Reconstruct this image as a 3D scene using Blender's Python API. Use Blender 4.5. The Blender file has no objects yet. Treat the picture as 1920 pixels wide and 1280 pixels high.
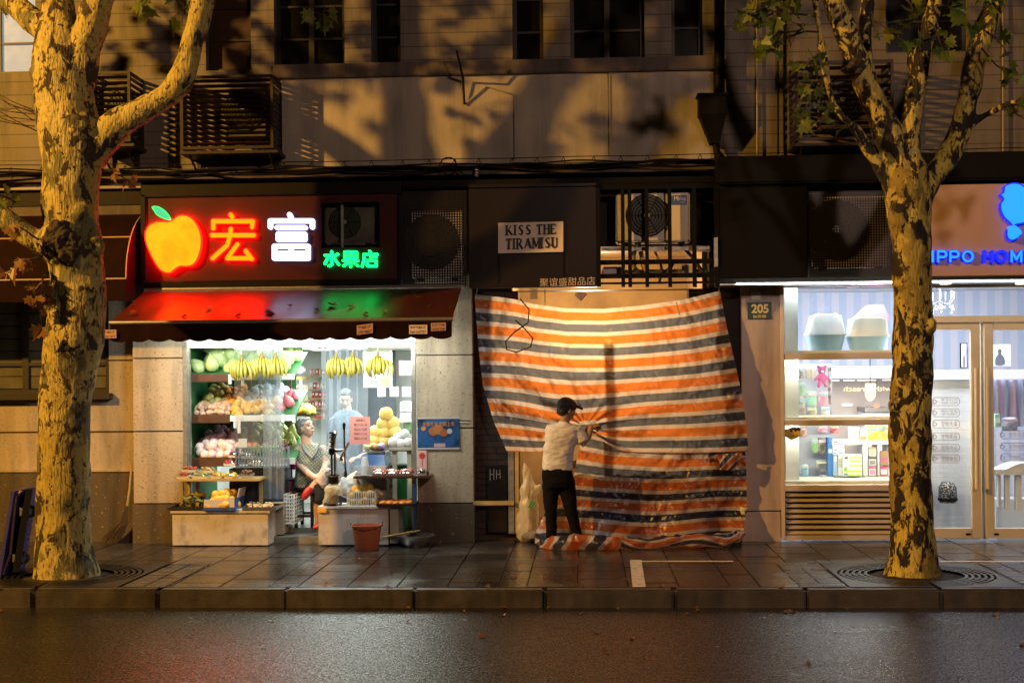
import bpy, bmesh, math, random
from mathutils import Vector, Matrix, noise as mnoise
rnd = random.Random(11)
R = math.radians
SC = bpy.context.scene
C = SC.collection
# ------------------------------------------------------------------ camera, sky, lamps, exposure
FPX, UX, VY, CAMY, CAMZ = 2500.0, 960.0, 705.0, -14.9, 1.85
YAW = math.atan((1095 - UX) / FPX); ROLL = R(0.5)
cr = Vector((math.cos(YAW), math.sin(YAW), 0)); cf = Vector((-math.sin(YAW), math.cos(YAW), 0)); cz = Vector((0, 0, 1))
RX = math.cos(ROLL) * cr - math.sin(ROLL) * cz
UP = math.sin(ROLL) * cr + math.cos(ROLL) * cz
cam = bpy.data.cameras.new('camera'); camo = bpy.data.objects.new('camera', cam); C.objects.link(camo)
cam.sensor_width = 36; cam.lens = FPX / 1920 * 36; cam.shift_y = (VY - 640) / 1920
cam.clip_start = 0.1; cam.clip_end = 300
camo.matrix_world = Matrix(((RX.x, UP.x, -cf.x, 0), (RX.y, UP.y, -cf.y, CAMY), (RX.z, UP.z, -cf.z, CAMZ), (0, 0, 0, 1)))
SC.camera = camo
W = bpy.data.worlds.new("World"); SC.world = W; W.use_nodes = True
wn = W.node_tree; sky = wn.nodes.new('ShaderNodeTexSky'); sky.sky_type = 'NISHITA'; sky.sun_disc = False
sky.sun_elevation = R(-4); sky.sun_rotation = R(200)
wn.links.new(sky.outputs[0], wn.nodes['Background'].inputs[0]); wn.nodes['Background'].inputs[1].default_value = 0.012
def lamp(name, kind, loc, energy, col, size=0.1, rot=None, sy=None, spot=None):
    l = bpy.data.lights.new(name, kind); l.energy = energy; l.color = col
    if kind == 'AREA':
        l.shape = 'RECTANGLE'; l.size = size; l.size_y = sy or size
    else:
        l.shadow_soft_size = size
        if spot: l.spot_size = R(spot); l.spot_blend = 0.6
    o = bpy.data.objects.new(name, l); C.objects.link(o); o.location = loc
    if rot: o.rotation_euler = rot
    return o
lamp('street_lamp_sodium', 'POINT', (-12.4, -8.6, 8.0), 10500, (1, .49, .08), .13)
lamp('street_lamp_warm', 'POINT', (5.0, -15.5, 7.0), 2000, (1, .66, .51), .3)
lamp('fruit_shop_tube_light', 'AREA', (-3.15, 1.1, 2.16), 150, (.93, 1, .96), 2.2, None, 1.6)
lamp('fruit_shop_front_strip', 'AREA', (-3.1, -.8, 2.3), 58, (.95, 1, .93), 2.6, (R(48), 0, 0), .25)
lamp('awning_tube_light', 'AREA', (-3.1, -.55, 2.5), 14, (1, .95, .7), 2.9, None, .12)
lamp('pet_shop_ceiling_light', 'AREA', (3.7, .95, 2.88), 360, (.88, .92, 1), 3.8, (R(22), 0, 0), 1.0)
lamp('pet_display_light_warm', 'AREA', (2.95, .15, 2.02), 16, (1, .95, .74), 1.4, (R(34), 0, 0), .06)
lamp('pet_display_light_low', 'AREA', (2.95, .15, 1.28), 16, (1, .95, .78), 1.4, (R(34), 0, 0), .06)
lamp('pet_display_light_cool', 'AREA', (2.95, .09, 2.83), 17, (.9, 1, 1), 1.4, (R(38), 0, 0), .08)
lamp('pet_canopy_downlight', 'AREA', (3.75, -.38, 2.85), 44, (1, .95, .86), 4.2, (R(42), 0, 0), .1)
lamp('bare_bulb_light', 'POINT', (0.05, .86, 2.42), 150, (1, .66, .38), .06)
SC.view_settings.view_transform = 'Standard'; SC.view_settings.look = 'None'; SC.view_settings.gamma = 1.0
SC.view_settings.exposure = 0.0
SC.render.engine = 'CYCLES'
try:
    SC.cycles.use_denoising = True; SC.cycles.denoiser = 'OPENIMAGEDENOISE'
    SC.cycles.max_bounces = 8; SC.cycles.transparent_max_bounces = 16
    SC.cycles.sample_clamp_indirect = 6; SC.cycles.caustics_reflective = False; SC.cycles.caustics_refractive = False
except Exception: pass

# ------------------------------------------------------------------ where things stand
def ray(px, py):
    u, v = px - UX, VY - py
    a = math.cos(ROLL) * u + math.sin(ROLL) * v; b = -math.sin(ROLL) * u + math.cos(ROLL) * v
    return cf * FPX + cr * a + cz * b
def at(px, py, Y=0.0):
    d = ray(px, py); t = (Y - CAMY) / d.y
    return Vector((d.x * t, Y, CAMZ + d.z * t))
def atz(px, py, Z=0.0):
    d = ray(px, py); t = (Z - CAMZ) / d.z
    return Vector((d.x * t, CAMY + d.y * t, Z))
def rect(px0, py0, px1, py1, Y=0.0):
    xm, ym = (px0 + px1) / 2, (py0 + py1) / 2
    return at(px0, ym, Y).x, at(px1, ym, Y).x, at(xm, py1, Y).z, at(xm, py0, Y).z
def n3(p, s=1.0, o=0.0): return mnoise.noise(Vector((p[0] * s + o, p[1] * s + o * 1.7, p[2] * s - o)))

# ------------------------------------------------------------------ materials
MATS = {}
def mat(name, col=(.5, .5, .5), rough=.6, metal=0, var=0.0, vs=6.0, bump=0.0, bs=40.0, coat=0, spec=.5, emit=None, es=1.0, var_col=None, vthr=None, trans=0, rvar=0):
    if name in MATS: return MATS[name]
    m = bpy.data.materials.new(name); m.use_nodes = True; MATS[name] = m
    nt = m.node_tree; b = nt.nodes['Principled BSDF']; L = nt.links.new
    b.inputs['Base Color'].default_value = (*col, 1); b.inputs['Roughness'].default_value = rough
    b.inputs['Metallic'].default_value = metal; b.inputs['Coat Weight'].default_value = coat
    b.inputs['Specular IOR Level'].default_value = spec
    if emit: b.inputs['Emission Color'].default_value = (*emit, 1); b.inputs['Emission Strength'].default_value = es
    if trans: b.inputs['Transmission Weight'].default_value = trans
    tc = None
    def coords():
        nonlocal tc
        if tc is None: tc = nt.nodes.new('ShaderNodeTexCoord')
        return tc.outputs['Object']
    if var or var_col:
        n = nt.nodes.new('ShaderNodeTexNoise'); n.inputs['Scale'].default_value = vs; n.inputs['Detail'].default_value = 6
        L(coords(), n.inputs['Vector'])
        r = nt.nodes.new('ShaderNodeMapRange'); lo, hi = vthr or (.3, .7)
        r.inputs['From Min'].default_value = lo; r.inputs['From Max'].default_value = hi
        L(n.outputs['Fac'], r.inputs['Value'])
        mx = nt.nodes.new('ShaderNodeMix'); mx.data_type = 'RGBA'
        c2 = var_col or tuple(max(0, c * (1 - var)) for c in col)
        mx.inputs['A'].default_value = (*col, 1); mx.inputs['B'].default_value = (*c2, 1)
        L(r.outputs[0], mx.inputs['Factor']); L(mx.outputs['Result'], b.inputs['Base Color'])
        if rvar:
            r2 = nt.nodes.new('ShaderNodeMapRange'); r2.inputs['From Min'].default_value = .35; r2.inputs['From Max'].default_value = .65
            r2.inputs['To Min'].default_value = max(.02, rough - rvar); r2.inputs['To Max'].default_value = rough + rvar
            n2 = nt.nodes.new('ShaderNodeTexNoise'); n2.inputs['Scale'].default_value = vs * .35; L(coords(), n2.inputs['Vector'])
            L(n2.outputs['Fac'], r2.inputs['Value']); L(r2.outputs[0], b.inputs['Roughness'])
    if bump:
        n = nt.nodes.new('ShaderNodeTexNoise'); n.inputs['Scale'].default_value = bs; n.inputs['Detail'].default_value = 4
        L(coords(), n.inputs['Vector'])
        bp = nt.nodes.new('ShaderNodeBump'); bp.inputs['Strength'].default_value = bump; bp.inputs['Distance'].default_value = .02
        L(n.outputs['Fac'], bp.inputs['Height']); L(bp.outputs[0], b.inputs['Normal'])
    return m
def nodes_of(m): return m.node_tree, m.node_tree.nodes['Principled BSDF'], m.node_tree.links.new
def emis(name, col, s=1.0): return mat(name, tuple(min(1, c) * .3 for c in col), .4, emit=col, es=s)
def line_mat(name, col, period, thick, dark=.35, rough=.7, axis=2, var=.25, bump=.15, speck=None):
    m = mat(name, col, rough, var=var, vs=2.2, bump=bump, bs=30); nt, b, L = nodes_of(m)
    tc = nt.nodes.new('ShaderNodeTexCoord'); sp = nt.nodes.new('ShaderNodeSeparateXYZ'); L(tc.outputs['Object'], sp.inputs[0])
    mu = nt.nodes.new('ShaderNodeMath'); mu.operation = 'DIVIDE'; L(sp.outputs[axis], mu.inputs[0]); mu.inputs[1].default_value = period
    fr = nt.nodes.new('ShaderNodeMath'); fr.operation = 'FRACT'; L(mu.outputs[0], fr.inputs[0])
    lt = nt.nodes.new('ShaderNodeMath'); lt.operation = 'LESS_THAN'; L(fr.outputs[0], lt.inputs[0]); lt.inputs[1].default_value = thick / period
    src = b.inputs['Base Color'].links[0].from_socket
    mx = nt.nodes.new('ShaderNodeMix'); mx.data_type = 'RGBA'; mx.inputs['B'].default_value = (*[c * dark for c in col], 1)
    L(lt.outputs[0], mx.inputs['Factor']); L(src, mx.inputs['A']); L(mx.outputs['Result'], b.inputs['Base Color'])
    return m
def grime(m, lo=.45, hi=.62, dark=.45, s=(2.6, 2.6, .35)):
    nt, b, L = nodes_of(m); lk = b.inputs['Base Color'].links; tc = nt.nodes.new('ShaderNodeTexCoord'); mp = nt.nodes.new('ShaderNodeMapping'); mp.inputs['Scale'].default_value = s; L(tc.outputs['Object'], mp.inputs[0])
    n = nt.nodes.new('ShaderNodeTexNoise'); n.inputs['Scale'].default_value = 1.6; n.inputs['Detail'].default_value = 8; n.inputs['Roughness'].default_value = .65; L(mp.outputs[0], n.inputs['Vector'])
    r = nt.nodes.new('ShaderNodeMapRange'); r.inputs['From Min'].default_value = lo; r.inputs['From Max'].default_value = hi; r.inputs['To Min'].default_value = 1; r.inputs['To Max'].default_value = dark; L(n.outputs['Fac'], r.inputs['Value'])
    mx = nt.nodes.new('ShaderNodeMix'); mx.data_type = 'RGBA'; mx.blend_type = 'MULTIPLY'; mx.inputs['Factor'].default_value = 1
    if lk: L(lk[0].from_socket, mx.inputs['A'])
    else: mx.inputs['A'].default_value = b.inputs['Base Color'].default_value
    L(r.outputs[0], mx.inputs['B']); L(mx.outputs['Result'], b.inputs['Base Color']); return m
def speck_mat(name, col, dark, scale=26, lo=.60, hi=.66, rough=.75, var=.2):
    m = mat(name, col, rough, var=var, vs=1.6, bump=.25, bs=45); nt, b, L = nodes_of(m)
    tc = nt.nodes.new('ShaderNodeTexCoord'); n = nt.nodes.new('ShaderNodeTexNoise'); n.inputs['Scale'].default_value = scale; n.inputs['Detail'].default_value = 2
    L(tc.outputs['Object'], n.inputs['Vector'])
    r = nt.nodes.new('ShaderNodeMapRange'); r.inputs['From Min'].default_value = lo; r.inputs['From Max'].default_value = hi; L(n.outputs['Fac'], r.inputs['Value'])
    src = b.inputs['Base Color'].links[0].from_socket
    mx = nt.nodes.new('ShaderNodeMix'); mx.data_type = 'RGBA'; mx.inputs['B'].default_value = (*dark, 1)
    L(r.outputs[0], mx.inputs['Factor']); L(src, mx.inputs['A']); L(mx.outputs['Result'], b.inputs['Base Color'])
    return m
def glass_mat(name, tint=(.95, .98, 1), gloss=.09, rough=.02, haze=0.0, hcol=(.8, .85, .9)):
    if name in MATS: return MATS[name]
    m = bpy.data.materials.new(name); m.use_nodes = True; MATS[name] = m
    nt = m.node_tree; L = nt.links.new; nt.nodes.remove(nt.nodes['Principled BSDF']); out = nt.nodes['Material Output']
    t = nt.nodes.new('ShaderNodeBsdfTransparent'); t.inputs[0].default_value = (*tint, 1)
    g = nt.nodes.new('ShaderNodeBsdfGlossy'); g.inputs['Roughness'].default_value = rough
    mx = nt.nodes.new('ShaderNodeMixShader'); mx.inputs[0].default_value = gloss
    L(t.outputs[0], mx.inputs[1]); L(g.outputs[0], mx.inputs[2]); last = mx
    if haze:
        d = nt.nodes.new('ShaderNodeBsdfDiffuse'); d.inputs[0].default_value = (*hcol, 1)
        tl = nt.nodes.new('ShaderNodeBsdfTranslucent'); tl.inputs[0].default_value = (*hcol, 1)
        m1 = nt.nodes.new('ShaderNodeMixShader'); L(d.outputs[0], m1.inputs[1]); L(tl.outputs[0], m1.inputs[2])
        m2 = nt.nodes.new('ShaderNodeMixShader'); m2.inputs[0].default_value = haze
        L(last.outputs[0], m2.inputs[1]); L(m1.outputs[0], m2.inputs[2]); last = m2
    L(last.outputs[0], out.inputs['Surface'])
    return m

# ------------------------------------------------------------------ mesh builder
class MB:
    def __init__(s): s.v = []; s.f = []; s.m = []; s.uv = {}
    def add(s, vs, fs, mi=0):
        o = len(s.v); s.v += [tuple(p) for p in vs]
        for f in fs: s.f.append([i + o for i in f]); s.m.append(mi)
        return o
    def box(s, x0, x1, y0, y1, z0, z1, mi=0, b=0.0, M=None):
        x0, x1 = min(x0, x1), max(x0, x1); y0, y1 = min(y0, y1), max(y0, y1); z0, z1 = min(z0, z1), max(z0, z1)
        b = min(b, (x1 - x0) * .45, (y1 - y0) * .45, (z1 - z0) * .45)
        if b <= 0:
            vs = [(x, y, z) for z in (z0, z1) for y in (y0, y1) for x in (x0, x1)]
            fs = [(0, 2, 3, 1), (4, 5, 7, 6), (0, 1, 5, 4), (2, 6, 7, 3), (0, 4, 6, 2), (1, 3, 7, 5)]
        else:
            bm = bmesh.new(); bmesh.ops.create_cube(bm, size=1)
            for q in bm.verts: q.co = Vector(((x0 + x1) / 2 + q.co.x * (x1 - x0), (y0 + y1) / 2 + q.co.y * (y1 - y0), (z0 + z1) / 2 + q.co.z * (z1 - z0)))
            bmesh.ops.bevel(bm, geom=bm.edges[:], offset=b, segments=2, affect='EDGES')
            bm.verts.index_update(); vs = [q.co.copy() for q in bm.verts]; fs = [[q.index for q in f.verts] for f in bm.faces]; bm.free()
        if M is not None: vs = [M @ Vector(p) for p in vs]
        s.add(vs, fs, mi); return s
    def pbox(s, px0, py0, px1, py1, Y, depth, mi=0, b=0.0):
        x0, x1, z0, z1 = rect(px0, py0, px1, py1, Y); return s.box(x0, x1, Y, Y + depth, z0, z1, mi, b)
    def quad(s, a, b, c, d, mi=0): s.add([a, b, c, d], [(0, 1, 2, 3)], mi); return s
    def tube(s, pts, rad, n=8, mi=0, caps=True, round_caps=False):
        pts = [Vector(p) for p in pts]
        rad = rad if isinstance(rad, (list, tuple)) else [rad] * len(pts)
        if round_caps:
            a = (pts[0] - pts[1]).normalized(); z = (pts[-1] - pts[-2]).normalized()
            P = []; Q = []
            for k in (80, 55, 28): P.append(pts[0] + a * rad[0] * math.sin(R(k))); Q.append(rad[0] * math.cos(R(k)))
            P += pts; Q += list(rad)
            for k in (28, 55, 80): P.append(pts[-1] + z * rad[-1] * math.sin(R(k))); Q.append(rad[-1] * math.cos(R(k)))
            pts, rad = P, Q
        rings = []; t0 = (pts[1] - pts[0]).normalized()
        ref = Vector((0, 0, 1)) if abs(t0.z) < .9 else Vector((1, 0, 0))
        nx = t0.cross(ref).normalized(); vs = []
        for i, p in enumerate(pts):
            if i == 0: t = pts[1] - p
            elif i == len(pts) - 1: t = p - pts[-2]
            else: t = (pts[i + 1] - p).normalized() + (p - pts[i - 1]).normalized()
            t = t.normalized() if t.length > 1e-9 else t0
            nx = (nx - t * nx.dot(t)); nx = nx.normalized() if nx.length > 1e-9 else t.orthogonal().normalized()
            ny = t.cross(nx)
            for k in range(n):
                a = 2 * math.pi * k / n; vs.append(p + (nx * math.cos(a) + ny * math.sin(a)) * rad[i])
        fs = []
        for i in range(len(pts) - 1):
            for k in range(n):
                k2 = (k + 1) % n; fs.append((i * n + k, i * n + k2, (i + 1) * n + k2, (i + 1) * n + k))
        if caps: fs.append(tuple(range(n))[::-1]); fs.append(tuple((len(pts) - 1) * n + k for k in range(n)))
        s.add(vs, fs, mi); return s
    def loft(s, rings, n=24):
        vs, fs = [], []
        for c, rx, ry in rings:
            for k in range(n): a = 2 * math.pi * k / n; vs.append((c[0] + rx * math.copysign(abs(math.cos(a)) ** .85, math.cos(a)), c[1] + ry * math.copysign(abs(math.sin(a)) ** .85, math.sin(a)), c[2]))
        for i in range(len(rings) - 1): fs += [(i * n + k, i * n + (k + 1) % n, (i + 1) * n + (k + 1) % n, (i + 1) * n + k) for k in range(n)]
        fs += [tuple(range(n))[::-1], tuple((len(rings) - 1) * n + k for k in range(n))]; s.add(vs, fs); return s
    def prism(s, poly, y0, y1, mi=0, mi_side=None):
        n = len(poly); vs = [(p[0], y0, p[1]) for p in poly] + [(p[0], y1, p[1]) for p in poly]
        s.add(vs, [tuple(range(n)), tuple(range(2 * n - 1, n - 1, -1))], mi)
        o = len(s.v); s.add(vs, [(i, i + n, (i + 1) % n + n, (i + 1) % n) for i in range(n)], mi if mi_side is None else mi_side); return s
    def lathe(s, prof, c=(0, 0, 0), n=20, mi=0, axis='z', sq=1.0):
        vs = []
        for r, h in prof:
            for k in range(n):
                a = 2 * math.pi * k / n; x, y = r * math.cos(a), r * math.sin(a) * sq
                vs.append((c[0] + x, c[1] + y, c[2] + h) if axis == 'z' else (c[0] + x, c[1] + h, c[2] + y) if axis == 'y' else (c[0] + h, c[1] + x, c[2] + y))
        fs = []
        for i in range(len(prof) - 1):
            for k in range(n):
                k2 = (k + 1) % n; fs.append((i * n + k, i * n + k2, (i + 1) * n + k2, (i + 1) * n + k))
        s.add(vs, fs, mi); return s
    def ball(s, c, r, n=12, m=8, mi=0, rot=None, lump=0.0, seed=0):
        r = r if isinstance(r, (tuple, list)) else (r, r, r); vs = [Vector((0, 0, -1))]
        for i in range(1, m):
            a = math.pi * i / m - math.pi / 2
            for k in range(n): b = 2 * math.pi * k / n; vs.append(Vector((math.cos(a) * math.cos(b), math.cos(a) * math.sin(b), math.sin(a))))
        vs.append(Vector((0, 0, 1))); out = []
        for q in vs:
            k = 1 + (n3(q, 1.6, seed) * lump if lump else 0); q = Vector((q.x * r[0], q.y * r[1], q.z * r[2])) * k
            if rot is not None: q = rot @ q
            out.append(q + Vector(c))
        fs = [(0, 1 + (k + 1) % n, 1 + k) for k in range(n)]
        for i in range(m - 2):
            for k in range(n): a = 1 + i * n + k; b = 1 + i * n + (k + 1) % n; fs.append((a, b, b + n, a + n))
        T = len(out) - 1; fs += [(T - n + k, T - n + (k + 1) % n, T) for k in range(n)]
        s.add(out, fs, mi); return s
    def grid(s, fn, nu, nv, mi=0, uvf=None):
        o = len(s.v); vs = [fn(i / nu, j / nv) for j in range(nv + 1) for i in range(nu + 1)]
        fs = [(j * (nu + 1) + i, j * (nu + 1) + i + 1, (j + 1) * (nu + 1) + i + 1, (j + 1) * (nu + 1) + i) for j in range(nv) for i in range(nu)]
        s.add(vs, fs, mi)
        if uvf:
            for j in range(nv + 1):
                for i in range(nu + 1): s.uv[o + j * (nu + 1) + i] = uvf(i / nu, j / nv)
        return s
    def build(s, name, mats, parent=None, smooth=False, loc=None, angle=None):
        mats = mats if isinstance(mats, (list, tuple)) else [mats]
        me = bpy.data.meshes.new(name)
        if parent is not None:
            q = parent; off = Vector((0, 0, 0))
            while q is not None: off += q.location; q = q.parent
        elif loc is not None: off = Vector(loc)
        else:
            xs = [p[0] for p in s.v]; ys = [p[1] for p in s.v]; zs = [p[2] for p in s.v]
            off = Vector(((min(xs) + max(xs)) / 2, (min(ys) + max(ys)) / 2, min(zs)))
        me.from_pydata([(p[0] - off.x, p[1] - off.y, p[2] - off.z) for p in s.v], [], s.f)
        for m in mats: me.materials.append(m)
        me.polygons.foreach_set('material_index', s.m)
        if s.uv:
            ul = me.uv_layers.new(name='UVMap')
            for li, l in enumerate(me.loops): ul.data[li].uv = s.uv.get(l.vertex_index, (0, 0))
        bm = bmesh.new(); bm.from_mesh(me); bmesh.ops.recalc_face_normals(bm, faces=bm.faces[:]); bm.to_mesh(me); bm.free()
        if smooth:
            me.polygons.foreach_set('use_smooth', [True] * len(me.polygons))
            me.set_sharp_from_angle(angle=R(angle or 40))
        o = bpy.data.objects.new(name, me); C.objects.link(o)
        if parent is not None: o.parent = parent
        else: o.location = off
        return o
def tag(o, label=None, cat=None, group=None, kind=None):
    if label: o['label'] = label
    if cat: o['category'] = cat
    if group: o['group'] = group
    if kind: o['kind'] = kind
    return o
def thing(name, label, cat, loc=(0, 0, 0), group=None):
    o = bpy.data.objects.new(name, None); C.objects.link(o); o.location = loc; o.empty_display_size = .1
    return tag(o, label, cat, group)
KIDS = {}
def kids(o): return [c for c in o.children]
def dup(o, loc=None, rotz=None, label=None, group=None, parent=None, scale=None):
    c = o.copy(); C.objects.link(c)
    if parent is not None: c.parent = parent
    for ch in kids(o): dup(ch, parent=c)
    if loc is not None: c.location = loc
    if rotz is not None: c.rotation_euler = rotz if hasattr(rotz, '__len__') else (0, 0, rotz)
    if scale: c.scale = (scale,) * 3
    if label: c['label'] = label
    if group: c['group'] = group
    return c
def remesh(mb, voxel, smooth=6, noise=None):
    me = bpy.data.meshes.new('tmp'); me.from_pydata([tuple(p) for p in mb.v], [], mb.f)
    bm = bmesh.new(); bm.from_mesh(me); bmesh.ops.recalc_face_normals(bm, faces=bm.faces[:]); bm.to_mesh(me); bm.free()
    o = bpy.data.objects.new('tmp', me); C.objects.link(o)
    md = o.modifiers.new('r', 'REMESH'); md.mode = 'VOXEL'; md.voxel_size = voxel
    if smooth: sm = o.modifiers.new('s', 'SMOOTH'); sm.iterations = smooth; sm.factor = .5
    dg = bpy.context.evaluated_depsgraph_get(); ev = o.evaluated_get(dg); m2 = bpy.data.meshes.new_from_object(ev)
    out = MB(); nm = [v.normal.copy() for v in m2.vertices]
    out.v = [tuple(v.co + (nm[i] * noise(v.co) if noise else Vector((0, 0, 0)))) for i, v in enumerate(m2.vertices)]
    out.f = [list(p.vertices) for p in m2.polygons]; out.m = [0] * len(out.f)
    bpy.data.objects.remove(o); bpy.data.meshes.remove(me); bpy.data.meshes.remove(m2)
    return out
def text_mb(s, px0, py0, px1, py1, Y, depth=.004, mirror=False, mi=0, into=None, bold=0.0, tilt=0):
    cu = bpy.data.curves.new('t', 'FONT'); cu.body = s; cu.extrude = .0; cu.offset = bold
    o = bpy.data.objects.new('t', cu); C.objects.link(o)
    dg = bpy.context.evaluated_depsgraph_get(); me = bpy.data.meshes.new_from_object(o.evaluated_get(dg))
    bpy.data.objects.remove(o); mb = into or MB()
    if not me.vertices: return mb
    xs = [v.co.x for v in me.vertices]; ys = [v.co.y for v in me.vertices]
    x0, x1, z0, z1 = rect(px0, py0, px1, py1, Y); w = max(xs) - min(xs); h = max(ys) - min(ys)
    P = []
    for v in me.vertices:
        u = (v.co.x - min(xs)) / w; q = (v.co.y - min(ys)) / h
        if mirror: u = 1 - u
        P.append((x0 + u * (x1 - x0), Y, z0 + q * (z1 - z0) + tilt * (u - .5) * (x1 - x0)))
    mb.add(P, [tuple(p.vertices) for p in me.polygons], mi); bpy.data.meshes.remove(me)
    return mb
def strokes(lines, w, Y, depth, into, mi=0, fn=None, n=10):
    """rounded bars along polylines given in photo pixels"""
    for ln in lines:
        pts = [at(p[0], p[1], Y) for p in (map(fn, ln) if fn else ln)]
        for a, b in zip(pts, pts[1:]):
            d = b - a; L_ = max(d.length, 1e-5); ang = math.atan2(d.z, d.x); poly = []
            for k in range(n + 1): t = ang + math.pi / 2 + math.pi * k / n; poly.append((a.x + w * math.cos(t), a.z + w * math.sin(t)))
            for k in range(n + 1): t = ang - math.pi / 2 + math.pi * k / n; poly.append((b.x + w * math.cos(t), b.z + w * math.sin(t)))
            e = rnd.uniform(0, .0015); into.prism(poly, Y - e, Y + depth, mi)
    return into
def wall(mb, x0, x1, z0, z1, holes, y0, y1, mi=0):
    xs = sorted({x0, x1, *[h[0] for h in holes], *[h[1] for h in holes]}); zs = sorted({z0, z1, *[h[2] for h in holes], *[h[3] for h in holes]})
    xs = [x for x in xs if x0 <= x <= x1]; zs = [z for z in zs if z0 <= z <= z1]
    for a, b in zip(xs, xs[1:]):
        for c, d in zip(zs, zs[1:]):
            cx, cz_ = (a + b) / 2, (c + d) / 2
            if any(h[0] < cx < h[1] and h[2] < cz_ < h[3] for h in holes): continue
            mb.quad((a, y0, c), (b, y0, c), (b, y0, d), (a, y0, d), mi); mb.quad((a, y1, d), (b, y1, d), (b, y1, c), (a, y1, c), mi)
    for h in holes:
        a, b, c, d = max(h[0], x0), min(h[1], x1), max(h[2], z0), min(h[3], z1)
        mb.quad((a, y0, c), (a, y1, c), (a, y1, d), (a, y0, d), mi); mb.quad((b, y0, c), (b, y1, c), (b, y1, d), (b, y0, d), mi)
        mb.quad((a, y0, d), (b, y0, d), (b, y1, d), (a, y1, d), mi); mb.quad((a, y0, c), (b, y0, c), (b, y1, c), (a, y1, c), mi)
    mb.quad((x0, y0, z1), (x1, y0, z1), (x1, y1, z1), (x0, y1, z1), mi)
    mb.quad((x0, y0, z0), (x0, y1, z0), (x0, y1, z1), (x0, y0, z1), mi); mb.quad((x1, y0, z0), (x1, y1, z0), (x1, y1, z1), (x1, y0, z1), mi)
    return mb
# ================================================================== the ground
m_slabs = [mat('wet_slab_%s' % k, c, .16, spec=1.6, var=.45, vs=3.0, bump=.30, bs=24, rvar=.15) for k, c in (('a', (.036, .036, .038)), ('b', (.028, .028, .03)), ('c', (.048, .047, .046)))]
m_joint = mat('joint_sand', (.012, .011, .01), .5)
m_soil = mat('tree_soil', (.03, .022, .015), .95, var=.6, vs=30, bump=.8, bs=60)
TLX, TRX, TY = at(126, 1000, -2.5).x, at(1716, 1000, -2.5).x, -2.5
KY = -3.34
def road_mat():
    m = mat('wet_asphalt', (.020, .019, .019), .3, spec=.75); nt, b, L = nodes_of(m)
    tc = nt.nodes.new('ShaderNodeTexCoord')
    def N(s_, d, r=.5):
        n = nt.nodes.new('ShaderNodeTexNoise'); n.inputs['Scale'].default_value = s_; n.inputs['Detail'].default_value = d; n.inputs['Roughness'].default_value = r; L(tc.outputs['Object'], n.inputs['Vector']); return n.outputs['Fac']
    v = nt.nodes.new('ShaderNodeTexVoronoi'); v.inputs['Scale'].default_value = 34; L(tc.outputs['Object'], v.inputs['Vector'])
    mq = nt.nodes.new('ShaderNodeMapping'); mq.inputs['Scale'].default_value = (.5, 1.7, 1); L(tc.outputs['Object'], mq.inputs[0]); L(mq.outputs[0], v.inputs['Vector']); nq = nt.nodes.new('ShaderNodeTexNoise'); nq.inputs['Scale'].default_value = 20; nq.inputs['Detail'].default_value = 6; nq.inputs['Roughness'].default_value = .7; L(mq.outputs[0], nq.inputs['Vector'])
    a = nt.nodes.new('ShaderNodeMath'); a.operation = 'MULTIPLY_ADD'; L(v.outputs['Distance'], a.inputs[0]); a.inputs[1].default_value = .8; L(nq.outputs['Fac'], a.inputs[2])
    bp = nt.nodes.new('ShaderNodeBump'); bp.inputs['Strength'].default_value = .82; bp.inputs['Distance'].default_value = .006
    L(a.outputs[0], bp.inputs['Height']); L(bp.outputs[0], b.inputs['Normal'])
    r = nt.nodes.new('ShaderNodeMapRange'); r.inputs['From Min'].default_value = .35; r.inputs['From Max'].default_value = .65; r.inputs['To Min'].default_value = .17; r.inputs['To Max'].default_value = .29
    L(N(1.3, 6, .6), r.inputs['Value']); L(r.outputs[0], b.inputs['Roughness'])
    cr_ = nt.nodes.new('ShaderNodeValToRGB'); cr_.color_ramp.elements[0].position = .38; cr_.color_ramp.elements[0].color = (.003, .003, .003, 1); cr_.color_ramp.elements[1].position = .68; cr_.color_ramp.elements[1].color = (.02, .019, .0185, 1)
    L(N(42, 4, .7), cr_.inputs[0]); L(cr_.outputs[0], b.inputs['Base Color'])
    mp = nt.nodes.new('ShaderNodeMapping'); mp.inputs['Scale'].default_value = (1, .45, 1); L(tc.outputs['Object'], mp.inputs[0]); n5 = nt.nodes.new('ShaderNodeTexNoise'); n5.inputs['Scale'].default_value = 62; n5.inputs['Detail'].default_value = 3; n5.inputs['Roughness'].default_value = .7; L(mp.outputs[0], n5.inputs['Vector'])
    r5 = nt.nodes.new('ShaderNodeMapRange'); r5.inputs['From Min'].default_value = .44; r5.inputs['From Max'].default_value = .60; r5.inputs['To Min'].default_value = .1; r5.inputs['To Max'].default_value = 2.9; L(n5.outputs['Fac'], r5.inputs['Value']); L(r5.outputs[0], b.inputs['Specular IOR Level'])
    return m
g = MB(); g.quad((-60, -60, -.16), (60, -60, -.16), (60, KY + .05, -.16), (-60, KY + .05, -.16)); tag(g.build('road', road_mat()), kind='structure')
# kerb stones
g = MB(); x = at(62, 1105, KY).x - 1.13 * 5
m_kerb = mat('kerb_granite', (.075, .064, .048), .42, var=.4, vs=9, bump=.25, bs=70, rvar=.12)
while x < 12:
    j_ = rnd.uniform(-.006, .004); g.box(x + .004, x + 1.126, KY + j_, KY + .14, -.3, rnd.uniform(-.006, .002), 0, rnd.uniform(.012, .028)); x += 1.13
tag(g.build('kerb', m_kerb), kind='structure')
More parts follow.
